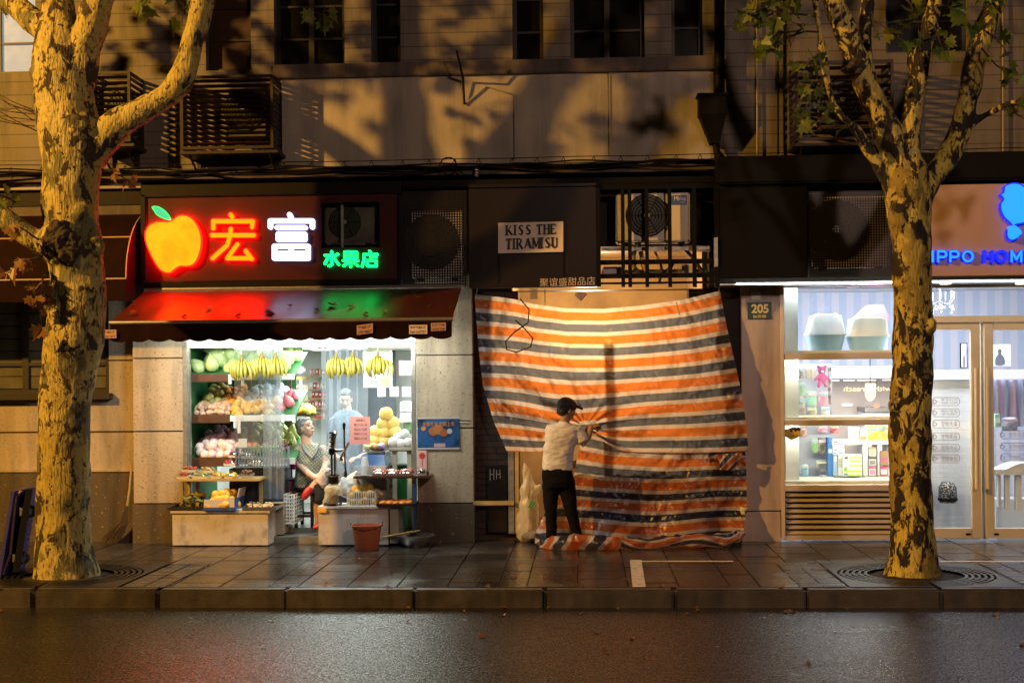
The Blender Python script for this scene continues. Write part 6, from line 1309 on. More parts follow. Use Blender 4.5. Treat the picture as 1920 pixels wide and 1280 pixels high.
# passage: crate, stool, wooden box
def crate(px, Y, d, m, label, nu, nv):
    x0, x1, z0, z1 = rect(*px, Y); t = thing('crate', label, 'crate', ((x0 + x1) / 2, Y + d / 2, z0), 'plastic crates'); e = .008
    for nm, fn in (('front_wall', lambda a, b, y0, y1: (a, b, Y + y0, Y + y1)), ('back_wall', lambda a, b, y0, y1: (a, b, Y + d - e + y0, Y + d - e + y1))):
        mb = MB()
        for i in range(nu + 1): x = x0 + (x1 - x0 - .008) * i / nu; a = fn(x, x + .008, 0, e); mb.box(a[0], a[1], a[2], a[3], z0, z1)
        for j in range(nv + 1): z = z0 + (z1 - z0 - .012) * j / nv; a = fn(x0, x1, .001, e - .001); mb.box(a[0], a[1], a[2], a[3], z, z + .012)
        mb.build(nm, m, t)
    for xx in (x0, x1 - e):
        mb = MB()
        for i in range(5): y = Y + e + (d - 2 * e - .008) * i / 4; mb.box(xx, xx + e, y, y + .008, z0, z1)
        for j in range(nv + 1): z = z0 + (z1 - z0 - .012) * j / nv; mb.box(xx + .001, xx + e - .001, Y + e, Y + d - e, z, z + .012)
        mb.build('side_wall', m, t)
    mb = MB(); mb.box(x0 + e, x1 - e, Y + e, Y + d - e, z0, z0 + .008); mb.build('crate_floor', m, t); return x0, x1, z0, z1
crate((532, 926, 553, 982), .1, .4, m_white_pl, 'upright white grid crate beside the stool', 4, 8)
boxthing('wooden_box', (508, 942, 531, 1002), -.0, .3, mat('pale_wood', (.34, .3, .22), .7, var=.2), 'pale wooden box in front of the white grid crate', 'box')
so_ = thing('stool', 'dark wooden stool under the seated person', 'stool', at(575, 985, .45)); m_dw = mat('dark_stool_wood', (.03, .018, .013), .5, var=.3); zf = .131; zt_ = at(575, 921, .45).z; xa, xb = at(555, 950, .45).x, at(597, 950, .45).x
mb = MB(); mb.box(xa, xb, .25, .65, zt_ - .03, zt_, 0, .006); mb.build('seat', m_dw, so_)
for xx in (xa + .02, xb - .055):
    for yy in (.26, .60): mb = MB(); mb.box(xx, xx + .035, yy, yy + .035, zf, zt_ - .031); mb.build('leg', m_dw, so_)
mb = MB(); mb.box(xa + .056, xb - .056, .268, .287, .25, .28); mb.box(xa + .056, xb - .056, .608, .627, .25, .28); mb.build('stretcher', m_dw, so_)
pn = boxthing('wall_cabinet', (536, 898, 556, 925), .5, .3, m_dw, 'dark drawer cabinet behind the seated person', 'cabinet'); mb = MB(); mb.pbox(536, 902, 552, 922, .49, .01); mb.build('pink_front', mat('pink_board', (.35, .12, .2), .6), pn)
mb = MB(); mb.pbox(543, 843, 556, 880, .6, .1, 0, .02); tag(mb.build('handbag', mat('magenta_cloth', (.45, .02, .2), .7)), 'magenta bag hanging behind the seated person', 'bag')
# --- right counter with juicer, crate, trays
cb2 = boxthing('counter_box', (597, 954, 728, 1021), BY, .42, m_wbox, 'white counter box behind the orange bucket, carrying the juice press', 'box'); tz = at(660, 953, BY).z
mb = MB(); mb.pbox(731, 950, 747, 1018, BY + .02, .4); mb.build('end_panel', mat('grey_panel', (.4, .38, .34), .6), cb2)
mb = MB(); mb.pbox(595, 949, 732, 953.6, BY - .015, .45, 0, .003); mb.build('top_board', m_wbox, cb2)
mb = MB()
for i, s_ in enumerate(('鲜榨果汁 现切水果 送货上门', '水果店 欢迎光临')): text_mb(s_, 664, 958 + 7 * i, 718 - 10 * i, 963 + 7 * i, BY - .002, into=mb)
mb.build('faded_lettering', mat('faded_letter', (.75, .62, .5), .6), cb2)
mb = MB(); mb.pbox(595, 953.8, 612, 961, BY - .03, .014, 0, .002); mb.build('price_tag', mat('yellow_tag', (.8, .4, .03), .4), cb2)
jz = at(622, 948, BY).z; jx = at(624, 940, BY + .1).x; jy = BY + .1; ju = thing('juice_press', 'tall chrome lever juice press standing on the counter', 'juice press', (jx, jy, jz)); m_chr = mat('dark_chrome', (.32, .29, .25), .18, 1, var=.3, vs=25); m_jg = mat('juicer_enamel', (.28, .24, .16), .35, .4)
def Jz(py): return at(622, py, jy).z
mb = MB(); mb.lathe([(.0, 0), (.105, 0), (.105, .02), (.09, .03), (0, .03)], (jx, jy, jz), 20); mb.build('base', m_chr, ju)
mb = MB(); mb.lathe([(.04, .03), (.055, .03), (.058, Jz(922) - jz), (.045, Jz(918) - jz), (.0, Jz(918) - jz)], (jx + .01, jy, jz), 18); mb.build('collar', m_jg, ju)
mb = MB(); mb.lathe([(.06, Jz(905) - jz), (.064, Jz(893) - jz), (.078, Jz(891) - jz), (.078, Jz(889.5) - jz), (.055, Jz(889.5) - jz), (.05, Jz(904) - jz), (.0, Jz(906) - jz), (.06, Jz(906) - jz)], (jx + .012, jy, jz), 20); mb.build('bowl', m_chr, ju)
for dx in (-.018, .018): mb = MB(); mb.tube([(jx + dx, jy + .05, jz + .03), (jx + dx, jy + .05, Jz(845))], .012, 8); mb.build('column', m_chr, ju)
mb = MB(); mb.box(jx - .04, jx + .03, jy - .02, jy + .07, Jz(852), Jz(840), 0, .01); mb.tube([(jx + .03, jy + .02, Jz(845)), (jx + .13, jy, Jz(844))], [.02, .012], 8)
for k in range(7): mb.box(jx - .035 + (k % 2) * .012, jx + .02, jy + .0, jy + .05, Jz(838 - k * 4.2), Jz(835 - k * 4.2), 0, .004)
mb.tube([(jx - .0, jy + .03, Jz(840)), (jx + .02, jy + .03, Jz(812))], [.02, .03], 10, round_caps=True); mb.build('rack_head', m_chr, ju)
mb = MB(); mb.tube([at(645, 796, jy - .03), at(646, 845, jy - .03), at(648, 890, jy - .03)], .009, 8); mb.tube([at(645, 795, jy - .03), at(645, 803, jy - .03)], [.018, .014], 8, round_caps=True); mb.tube([at(648, 884, jy - .03), at(648, 892, jy - .03)], [.014, .018], 8, round_caps=True); mb.build('lever_bar', m_black, ju)
mb = MB(); mb.tube([at(638, 860, jy - .05), at(646, 845, jy - .05), at(654, 829, jy - .05)], .013, 8); mb.ball(at(640, 861, jy - .05), .02, 10, 7); mb.build('cross_handle', m_chr, ju)
mb = MB(); mb.ball((jx + .01, jy - .02, jz + .17), (.11, .08, .06), 16, 10, lump=.35, seed=3); mb.tube([(jx - .02, jy - .03, jz + .15), (jx - .07, jy - .04, jz + .05), (jx - .09, jy - .04, jz + .035)], [.05, .035, .02], 10, round_caps=True)
tag(remesh(mb, .012, 2, lambda p: .014 * n3(p, 18, 2)).build('plastic_bag', m_sack, None, True), 'crumpled clear plastic bag wrapped round the juice press', 'bag')
mb = MB(); mb.ball(at(655, 912, BY + .28), (.13, .09, .12), 16, 10, lump=.4, seed=8); mb.tube([at(648, 918, BY + .25), at(662, 890, BY + .28), at(668, 886, BY + .28)], [.08, .03, .02], 10, round_caps=True); tag(remesh(mb, .012, 2, lambda p: .014 * n3(p, 18, 5)).build('plastic_bag', mat('white_bag', (.62, .66, .68), .45), None, True), 'white carrier bag slumped behind the yellow fruit crate', 'bag')
cx0, cx1, cz0, cz1 = crate((650, 921, 704, 949), BY, .3, m_white_pl, 'small white crate of golden fruit beside the juice press', 12, 2)
scatter(F_('sweet_orange', 'x', 'orange', .05, (.50, .30, .03), (.62, .4, .06)), [Vector((cx0 + .05 + (i + .5 * l) * (cx1 - cx0 - .1) / 4, BY + .06 + (j + .4 * l) * .085, cz0 + .02 + l * .065)) for l in range(3) for j in range(3 if l < 2 else 2) for i in range(5 - l)], 'golden green orange in the small white crate', 'golden oranges in the white crate', .7)
tray(710, 777, -.06, .3, 'black tray of orange persimmons at the end of the counter', m_bt, .028, at(740, 948, BY).z)
pz = at(740, 948, BY).z; scatter(F_('persimmon', 'x', 'persimmon', .04, (.62, .18, .02), (.7, .26, .04), sq=.62), [Vector((at(715 + 12 * i, 945, BY).x + .02, BY - .02 + .085 * j, pz + .012)) for j in range(4) for i in range(5)], 'orange persimmon in the black tray', 'persimmons in the black tray', .15)
rs = thing('pack_shelf', 'glass edged shelf with red fruit packs beside the shop pilaster', 'shelf', at(735, 898, -.3)); rz = at(735, 892, -.34).z; rx0, rx1 = at(662, 892, -.34).x, at(806, 892, -.34).x; mb = MB(); mb.box(rx0, rx1, -.34, .05, rz - .028, rz, 0, .003); mb.build('board', m_brown, rs)
mb = MB(); mb.pbox(775, 905, 780, 1010, -.32, .04); mb.build('leg', mat('blue_post_paint', (.02, .10, .25), .45, var=.3), rs); mb = MB(); mb.pbox(731, 905, 735, 950, .0, .03); mb.build('leg', m_galv, rs)
for px, lb in ((711, 'wrapped pack of red tomatoes next to the paper cups'), (736, 'wrapped pack of red tomatoes in the middle of the glass edged shelf'), (762, 'wrapped pack of red tomatoes nearest the pilaster')): pack(px, -.24, rz, .15, .16, (.5, .07, .035), lb, None, 16, .024)
pack(792, -.25, rz, .11, .1, (.09, .035, .025), 'small pack of dark figs on the end of the glass edged shelf', n=5, r=.026)
cp = thing('cup_stack', 'stack of clear plastic cups standing on the glass edged shelf', 'cups', at(684, 892, -.25)); q = at(684, 890, -.25)
for k in range(5):
    mb = MB(); mb.lathe([(.048, 0), (.032, .11), (.0, .11), (.03, .105), (.045, .0)], (q.x, q.y, rz + .008 + k * .022), 16); mb.build('cup', mat('milky_cup', (.7, .72, .72), .35), cp, True)
# pink price list, pomelo pile, scale, table
pr = thing('price_list', 'pink handwritten price list hung on the plastic strips', 'price list', at(676, 833, -.06)); mb = MB(); mb.pbox(656, 781, 694, 833, -.06, .004); mb.build('sheet', mat('pink_paper', (.62, .26, .22), .7), pr)
mb = MB()
for i, s_ in enumerate(('鲜榨果汁', '橙汁十元一杯', '西瓜汁八元杯', '苹果汁十二元', '雪梨汁十二元')): text_mb(s_, 664 + (4 if i == 0 else 0), 785 + i * 8.5, 688 - (4 if i == 0 else 0), 790 + i * 8.5, -.062, into=mb)
mb.build('price_writing', mat('brown_ink', (.12, .05, .04), .7), pr)
tb = thing('goods_table', 'pale round cornered table under the pile of yellow pomelos', 'table', at(750, 1000, .3)); tzz = at(745, 838, .2).z; tx0, tx1 = at(728, 850, .2).x, at(772, 850, .2).x; mb = MB(); mb.box(tx0, tx1 + .02, .2, .75, tzz - .05, tzz, 0, .015); mb.build('tabletop', mat('pale_table', (.42, .4, .32), .5, var=.2), tb)
for xx in (tx0 + .04, tx1 - .06): mb = MB(); mb.box(xx, xx + .05, .24, .29, .131, tzz - .051); mb.build('leg', mat('pale_table', (.42, .4, .32), .5), tb)
mb = MB(); mb.pbox(726, 872, 772, 985, .42, .3); tag(mb.build('green_cabinet', m_green), 'green cabinet under the pale goods table', 'cabinet')
sb = boxthing('side_board', (688, 838, 727, 1000), .45, .35, mat('grey_board', (.3, .3, .3), .6, var=.2), 'grey cabinet carrying the yellow pomelos and the blue scale', 'cabinet'); sz = at(705, 838, .45).z
pm = F_('yellow_pomelo', 'x', 'pomelo', .082, (.72, .50, .10), (.76, .58, .2)); P = []
for l, row in enumerate(((699, 717, 736, 752), (706, 724, 742), (716, 734), (725,))):
    for px in row: p = at(px, 830, .5); P.append(Vector((p.x, .52 + .03 * (px % 3) - .03 * l, sz + .0 + l * .105)))
scatter(pm, P, 'yellow pomelo in the pile beside the pink price list', 'yellow pomelos in the pile', .2, (.95, 1.08))
scatter(F_('netted_melon', 'x', 'melon', .06, (.55, .56, .58), (.68, .68, .66)), [Vector((at(px, 835, .3).x, .28 + dy, tzz + dz)) for px, dy, dz in ((738, 0, 0), (752, .02, .0), (765, 0, 0), (758, .03, .09), (745, .1, .08))], 'white netted melon on the pale goods table', 'netted melons on the goods table', .6)
sc = thing('weighing_scale', 'blue weighing scale behind the plastic cups', 'scale', at(700, 873, .1)); mb = MB(); a0, a1, c0, c1 = rect(668, 852, 722, 872, .1); mb.add([(a0 + .0, .1, c0), (a1, .1, c0), (a1, .4, c0), (a0, .4, c0), (a0 + .06, .16, c1), (a1 - .02, .16, c1), (a1 - .02, .4, c1), (a0 + .06, .4, c1)], [(0, 1, 5, 4), (1, 2, 6, 5), (2, 3, 7, 6), (3, 0, 4, 7), (0, 3, 2, 1), (4, 5, 6, 7)]); mb.build('housing', mat('scale_blue', (.03, .14, .4), .4), sc)
mb = MB(); mb.box(a0 + .05, a1, .14, .42, c1 + .02, c1 + .035, 0, .005); mb.build('pan', m_st, sc); boxthing('scale_bench', (664, 873, 725, 1000), .06, .4, mat('grey_board', (.3, .3, .3), .6), 'grey bench under the blue weighing scale', 'bench')
for px, c, lb in ((690, (.5, .55, .2), 'green fruit lying on the weighing scale'), (703, (.55, .3, .12), 'orange fruit lying on the weighing scale'), (715, (.3, .25, .4), 'purple bag of fruit on the weighing scale')):
    q = at(px, 846, .26); mb = MB(); mb.ball((q.x, .26, c1 + .08), (.06, .06, .045), 12, 8, lump=.3, seed=px); tag(mb.build('wrapped_fruit', mat('wrapped_%d' % px, c, .3), None, True), lb, 'fruit')
# interior back: posters, papers, shelves of packets, tangerines
ps = thing('poster', 'pale green poster with a big pear behind the widest banana bunch', 'poster', at(707, 725, 1.2)); mb = MB(); mb.pbox(681, 655, 735, 726, 1.2, .01); mb.build('sheet', mat('pale_green_paper', (.55, .68, .48), .5, var_col=(.75, .8, .65), vs=3), ps)
mb = MB(); mb.prism([(p[0], p[1]) for p in pxpoly(spl([(724, 700), (729, 704), (732, 714), (728, 722), (720, 723), (713, 719), (713, 710), (719, 704)], 3), 1.198)], 1.196, 1.199); mb.build('printed_pear', mat('print_green', (.3, .48, .12), .5), ps); mb = MB(); strokes([[(688, 708), (694, 704)], [(690, 712), (697, 711)], [(699, 712), (704, 716)], [(702, 709), (707, 709)], [(705, 714), (709, 719)], [(693, 716), (699, 718)]], .006, 1.197, .001, mb); mb.build('ink_strokes', m_ink, ps)
for px0, px1, lb in ((708, 723, 'square paper note under the pear poster'), (731, 747, 'square paper note beside the pear poster'), (754, 770, 'square paper note nearest the aluminium frame')):
    nt_ = thing('paper_note', lb, 'note', at(px0, 743, 1.1), 'paper notes under the poster'); mb = MB(); mb.pbox(px0, 725, px1, 743, 1.1, .006); mb.build('sheet', m_white_pl, nt_); mb = MB(); strokes([[(px0 + 3, 730), (px1 - 3, 730)], [(px0 + 3, 734), (px1 - 4, 734)], [(px0 + 3, 738), (px1 - 6, 738)]], .003, 1.0985, .001, mb); mb.build('scribble', m_galv, nt_)
panel('dark_curtain', 'dark curtain hanging at the back of the fruit shop', 'curtain', (612, 655, 668, 900), mat('dark_blue_cloth', (.05, .06, .08), .9), 2.6, .04)
panel('grey_curtain', 'grey curtain behind the shopkeeper and the paper notes', 'curtain', (668, 655, 742, 900), mat('grey_cloth', (.14, .16, .19), .9, var=.3), 2.9, .04)
mb = MB(); x_ = at(741, 700, .4).x; q0, q1 = at(741, 650, .6), at(775, 850, .6); mb.add([(at(765, 700, .3).x, .3, 1.72), (at(765, 700, .3).x, .3, 2.2), (at(745, 700, 2.0).x, 2.0, 2.2), (at(745, 700, 2.0).x, 2.0, 1.72)], [(0, 1, 2, 3)])
for k, (px, py, w, h, c, lb) in enumerate([(748, 690, 16, 28, (.45, .12, .14), 'red and white carton on the side wall of the fruit shop'), (763, 690, 14, 26, (.6, .55, .75), 'lilac carton on the side wall of the fruit shop'), (750, 762, 36, 18, (.78, .8, .84), 'white foam carton on the upper side ledge'), (750, 779, 36, 12, (.35, .33, .6), 'violet printed carton under the white foam carton'), (756, 802, 28, 22, (.02, .16, .05), 'green carton behind the netted melons')]):
    boxthing('carton', (px, py - h / 2, px + w if px + w < 771 else 771, py + h / 2), .9 - .02 * k, .2, mat('carton_%d' % k, c, .5, var_col=tuple(min(.85, x + .3) for x in c), vs=9), lb, 'carton')
panel('side_ledge', 'pale ledge carrying the printed cartons', 'ledge', (744, 786, 773, 791), m_white_pl, .75, .4)
gsh = thing('goods_shelf', 'timber shelves of red and white packets at the back of the fruit shop', 'shelf', at(600, 800, 3.1))
rows = ((690, 703), (717, 729), (733, 745), (750, 764), (770, 783)); cols = [(.55, .05, .05), (.6, .55, .5), (.6, .42, .1), (.5, .1, .08), (.62, .3, .25), (.5, .02, .03)]
for j, (a, b) in enumerate(rows):
    mb = MB(); mb.pbox(578, b + .5, 650, b + 3, 2.9, .35); mb.build('board', m_wood2, gsh)
    px = 580
    while px < 634:
        w = rnd.uniform(4.5, 8); hh = (b - a) * rnd.uniform(.72, 1); c = rnd.choice(cols); q = thing('packet', 'small boxed packet on the back shelves', 'packet', at(px, b, 3.0), 'packets on the back shelves'); mb = MB(); mb.pbox(px, b - hh, px + w - .8, b, 2.95, .12, 0, .003); mb.build('carton_body', mat('packet_%.2f_%.2f' % (c[0], c[1]), c, .45), q)
        mb = MB(); mb.pbox(px + 1, b - hh * .72, px + w - 2, b - hh * .35, 2.948, .002); mb.build('front_label', m_white_pl, q); px += w
bsh = boxthing('back_counter', (526, 706, 566, 712), 2.0, .5, m_wood2, 'timber counter top with white appliances at the back', 'counter')
for k, (a, b, c, d, lb, m_) in enumerate([(543, 676, 553, 706, 'tall white container on the back counter', m_white_pl), (554, 686, 566, 700, 'white rice cooker on the back counter', m_white_pl), (528, 690, 541, 706, 'low white tub on the back counter', m_white_pl), (526, 655, 534, 700, 'red and cream carton at the end of the fruit stand', mat('carton_red', (.5, .04, .04), .5)), (525, 722, 570, 752, 'brown carton under the back counter', m_cart), (530, 785, 560, 815, 'brown carton behind the seated person', m_cart)]):
    o = boxthing('container' if k < 3 else 'carton', (a, b, c, d), 2.05 if k < 3 else 1.6, .25, m_, lb, 'container' if k < 3 else 'carton', None, .02 if k < 3 else .003)
    mb = MB(); mb.pbox(a + 1, b + 1, c - 1, b + 4, (2.05 if k < 3 else 1.6) - .008, .006); mb.build('lid' if k < 3 else 'tape', m_white_pl, o)
os_ = boxthing('orange_shelf', (526, 774, 590, 780), 1.0, .4, m_brown, 'brown shelf carrying tangerines over the seated person', 'shelf'); oz = at(555, 774, 1.0).z
scatter(F_('tangerine', 'x', 'tangerine', .05, (.85, .36, .01), (.9, .48, .02), sq=.85), [Vector((at(px, 770, 1.05).x, 1.05 + dy, oz + dz)) for px, dy, dz in ((534, 0, 0), (545, 0, 0), (556, 0, 0), (566, 0, 0), (540, .05, .07), (551, .05, .07), (537, .04, .13), (549, .12, .0), (560, .1, .06))], 'bright tangerine heaped on the brown shelf', 'tangerines on the brown shelf', .3)
scatter(F_('melon', 'x', 'melon', .075, (.50, .50, .08), (.6, .6, .15)), [Vector((at(px, 770, 1.1).x, 1.1, oz)) for px in (573, 583)], 'yellow green melon at the end of the brown shelf', 'melons on the brown shelf', .6)
scatter(F_('satsuma', 'x', 'tangerine', .045, (.85, .40, .01), (.9, .5, .02), sq=.85), [Vector((at(px, 830, .7).x, .7, at(px, 828, .7).z + dz)) for px, dz in ((550, 0), (558, 0), (554, .05))], 'tangerine in a clear bag behind the seated person', 'tangerines in the clear bag', .3)
boxthing('tangerine_box', (544, 829, 562, 842), .62, .2, m_green, 'small green box holding tangerines beside the grapes', 'box')
panel('handwritten_card', 'white price card standing on the lowest tier', 'card', (447, 822, 463, 838), m_white_pl, .1, .003)
for k, (px, py, h) in enumerate([(428, 702, 18), (452, 708, 16), (484, 706, 15), (520, 706, 22), (438, 780, 22), (445, 778, 34), (489, 776, 14), (527, 776, 16), (548, 778, 14), (561, 712, 18)]):
    mb = MB(); q = rect(px, py, px + 6, py + h, .07); mb.box(q[0], q[1], .07, .072, q[2], q[3], M=Matrix.Translation((0, 0, 0))); o = mb.build('price_slip', m_white_pl); tag(o, 'white price slip hanging from the fruit tiers', 'price slip', 'price slips on the fruit tiers')
for k, (px, Yc) in enumerate(((578, 1.0), (600, 1.8), (671, .9), (540, 1.9), (520, .8))):
    q = at(px, 648, Yc); mb = MB(); mb.lathe([(0, -.012), (.1, -.012), (.11, -.006), (.11, 0)], (q.x, Yc, 2.209), 20); tag(mb.build('ceiling_light', m_lamp), 'round flat ceiling light in the fruit shop', 'ceiling light', 'round ceiling lights in the fruit shop')
# --- poster and card on the pilaster, bucket, basin, broom, trolley
pp_ = thing('poster', 'glossy blue landscape poster taped to the specked pilaster', 'poster', at(823, 840, -.05)); m_pos = mat('blue_poster_print', (.03, .10, .26), .15, var_col=(.02, .03, .04), vs=4.5, vthr=(.45, .6), coat=.5); mb = MB(); mb.pbox(783, 785, 861, 839, -.045, .012); mb.build('sheet', m_pos, pp_)
mb = MB(); text_mb('水果礼盒 新鲜上市', 792, 790, 852, 799, -.047, into=mb, bold=.01); mb.build('heading', mat('orange_print', (.45, .2, .06), .4), pp_); mb = MB(); mb.pbox(814, 831, 835, 838, -.047, .002); mb.build('caption_strip', mat('pink_print', (.5, .32, .35), .4), pp_)
for k, (cx_, cy_, r_, c) in enumerate(((812, 808, .05, (.35, .13, .05)), (822, 805, .055, (.4, .16, .06)), (832, 811, .045, (.32, .1, .05)), (843, 808, .03, (.4, .42, .45)), (794, 803, .028, (.5, .2, .06)))):
    q = at(cx_, cy_, -.047); mb = MB(); mb.lathe([(0, -.0012 - k * .0001), (r_, -.0012 - k * .0001), (r_, 0)], (q.x, -.0465, q.z), 14, 0, 'y'); mb.build('printed_fruit', mat('print_%d' % k, c, .3), pp_)
for a in ((783, 782, 862, 785), (862, 784, 880, 786), (862, 790, 878, 792), (783, 839, 862, 842)): mb = MB(); mb.pbox(*a, -.049, .003); mb.build('tape', mat('clear_tape', (.45, .43, .4), .15), pp_)
cd = thing('card', 'narrow pinkish card with a red round motif below the blue poster', 'card', at(792, 888, -.05)); mb = MB(); mb.pbox(783, 844, 800, 888, -.044, .012); mb.build('sheet', mat('pink_card', (.66, .42, .38), .5), cd)
mb = MB(); q = at(791.5, 854, -.045); mb.lathe([(0, -.002), (.035, -.002), (.035, 0)], (q.x, -.0445, q.z), 16, 0, 'y'); mb.pbox(791, 859, 792.4, 872, -.0465, .002); mb.prism(pxpoly([(784, 888), (784, 884), (788, 881), (791, 878), (794, 882), (797, 880), (800, 884), (800, 888)], -.046), -.0465, -.0445); mb.build('red_motif', mat('red_print', (.5, .05, .03), .5), cd)
m_bk = mat('terracotta_plastic', (.52, .15, .06), .42, var=.2, vs=6); q = at(688, 1026, -.62); bkz = 0.0; bt = thing('bucket', 'terracotta coloured plastic bucket standing in front of the counter box', 'bucket', (q.x, q.y, 0)); k_ = (q.y - CAMY) / FPX; rt_, rb_, hb = 28 * k_, 22 * k_, 46 * k_
mb = MB(); mb.lathe([(0, .002), (rb_, .0), (rt_, hb - .015), (rt_ + .008, hb - .015), (rt_ + .008, hb), (rt_ - .004, hb), (rb_ - .006, .012), (0, .012)], (q.x, q.y, 0), 32); mb.build('body', m_bk, bt, True, angle=30)
mb = MB(); mb.tube([(q.x - rt_ - .012, q.y, hb + .02), (q.x - rt_ - .012, q.y, hb - .01), (q.x - rt_ * .7, q.y - rt_ * .7, hb - .035), (q.x, q.y - rt_ - .015, hb - .045), (q.x + rt_ * .7, q.y - rt_ * .7, hb - .035), (q.x + rt_ + .012, q.y, hb - .01), (q.x + rt_ + .012, q.y, hb + .03)], .005, 6); mb.build('handle', m_black, bt, True)
q = at(778, 1018, -.35); k_ = (q.y - CAMY) / FPX; bs_ = thing('basin', 'steel washing basin on the wet ground beside the pilaster', 'basin', (q.x, q.y, 0)); mb = MB(); mb.lathe([(0, .004), (.13, .0), (.17, .05), (.20, .115), (.225, .118), (.225, .122), (.195, .122), (.165, .055), (.12, .012), (0, .012)], (q.x, q.y, 0), 32); mb.build('bowl', m_st, bs_, True, angle=40)
mb = MB(); M = Matrix.Translation((q.x - .14, q.y - .06, .14)) @ Matrix.Rotation(R(-9), 4, 'Y') @ Matrix.Rotation(R(12), 4, 'Z'); mb.box(-.21, .21, -.035, .035, -.008, .008, 0, .006, M); tag(mb.build('wooden_board', m_wood2), 'pale wooden board resting across the steel basin', 'board')
br_ = thing('broom', 'twig broom leaning in the corner beside the pale tree', 'broom', at(235, 1015, -.02)); mb = MB(); mb.tube([at(247, 870, .0), at(243, 915, -.01), at(238, 950, -.02)], .013, 7); mb.build('handle', m_wood2, br_)
mb = MB()
for k in range(70): a = at(238 + rnd.uniform(-2, 2), 948, -.03); t_ = rnd.uniform(-1, 1); b = at(218 + 18 * t_ - 10, 1016 + rnd.uniform(-8, 3), -.06 + rnd.uniform(-.05, .06)); m2_ = at(236 + 8 * t_ - 3, 978, -.04); mb.tube([a, m2_, b], [.004, .004, .002], 4)
mb.build('bristles', mat('dry_twigs', (.08, .05, .02), .85), br_)
tr = thing('platform_trolley', 'blue platform trolley tipped on end against the pale tree', 'trolley', at(40, 1072, -2.2)); TYY = -2.35; m_tb = mat('trolley_blue', (.05, .045, .26), .4, var=.2, vs=9); m_tu = mat('trolley_underside', (.006, .007, .014), .8, spec=.1)
def T_(px, py, dy=0): return at(px, py, TYY + dy)
def slab(mb, pts, y0, y1): mb.prism(pxpoly(pts, TYY), TYY + y0, TYY + y1)
mb = MB(); slab(mb, [(42, 916), (48, 916), (22, 1075), (16, 1075)], -.25, .3); mb.build('deck', m_tb, tr)
mb = MB(); A_ = [T_(48, 918, -.24), T_(23, 1073, -.24), T_(23, 1073, .28) + Vector((.0, 0, 0)), T_(48, 918, .28)]; B_ = [p + Vector((.07, 0, .01)) for p in A_]; mb.add(A_ + B_, [(0, 1, 5, 4), (1, 2, 6, 5), (2, 3, 7, 6), (3, 0, 4, 7), (4, 5, 6, 7)]); mb.build('underside', m_tu, tr)
for k in range(5): py = 985 + k * 17; mb = MB(); mb.tube([T_(52 - (py - 918) * .17, py + 3, -.25) + Vector((.075, 0, 0)), T_(52 - (py - 918) * .17, py - 4, .2) + Vector((.09, 0, 0))], .008, 6); mb.build('rib', m_tb, tr)
m_tyre = mat('grey_rubber', (.03, .03, .035), .6); m_hub = mat('caster_blue', (.08, .2, .5), .4)
for px, py in ((45, 958), (32, 1045)):
    for dy in (-.18, .2):
        c_ = T_(px, py, dy) + Vector((.06, 0, 0)); mb = MB(); mb.lathe([(.03, -.018), (.055, -.018), (.062, -.01), (.062, .01), (.055, .018), (.03, .018)], c_, 20, 0, 'y'); w_ = mb.build('wheel', m_tyre, tr, True); mb = MB(); mb.lathe([(0, -.021), (.033, -.021), (.033, .021), (0, .021)], c_, 16, 0, 'y'); mb.build('hub', m_hub, w_)
        mb = MB(); mb.add([c_ + Vector(v) for v in ((-.09, -.03, .04), (-.09, -.03, -.04), (0, -.026, -.012), (0, -.026, .012), (-.09, .03, .04), (-.09, .03, -.04), (0, .026, -.012), (0, .026, .012))], [(0, 1, 2, 3), (4, 7, 6, 5), (0, 4, 5, 1)]); mb.build('fork', m_galv, tr)
mb = MB()
for dy in (-.2, .24): mb.tube([T_(40, 920, dy), T_(30, 932, dy), T_(24, 985, dy), T_(19, 1038, dy), T_(6, 1074, dy)], .014, 8)
mb.tube([T_(6, 1074, -.2), T_(6, 1074, .24)], .0135, 8); mb.build('push_handle', mat('pinkish_steel', (.35, .2, .17), .4, .5), tr)
for k in range(52):
    p = Vector((rnd.uniform(-5.6, 3.6), rnd.choice((rnd.uniform(-3.2, -.9), rnd.uniform(-3.75, -3.4), rnd.uniform(-5.6, -3.5), rnd.uniform(-3.4, -3.2))), 0)); p.z = -.152 if p.y < KY else .012
    mb = MB(); leaf(mb, p, rnd.uniform(.03, .075), (rnd.uniform(-1, 1), rnd.uniform(-1, 1), .05), (0, -.1, 1), 0, .4); tag(mb.build('fallen_leaf', m_dry), 'small dead leaf lying ' + ('on the wet road' if p.y < KY else 'on the wet pavement'), 'leaf', 'dead leaves ' + ('on the road' if p.y < KY else 'on the pavement'))
# ================================================================== pet shop front and goods
m_fr = mat('champagne_frame', (.66, .57, .47), .45, .1, var=.12, vs=5); m_frl = mat('cream_frame', (.70, .63, .48), .4, .1, var=.12, vs=5); m_gl = glass_mat('shop_glass', (.97, .99, 1), .055, .0)
df = thing('display_window', 'champagne framed three tier display window of the pet shop', 'shop window', at(1570, 1010, 0))
mb = MB(); mb.pbox(1464, 530, 1471, 1010, -.05, .14, 0, .004); mb.pbox(1741, 530, 1748, 603, -.05, .14, 0, .004); mb.build('mullion', m_fr, df)
for a, b in ((530, 537), (661, 673), (786, 797), (909, 920)): mb = MB(); mb.pbox(1471.5, a, 1740.5, b, -.045, .14, 0, .004); mb.build('rail', m_fr, df)
for a, b in ((537, 661), (673, 786), (797, 909)): mb = MB(); mb.pbox(1471.5, a, 1740.5, b, .02, .012); mb.build('pane', m_gl, df)
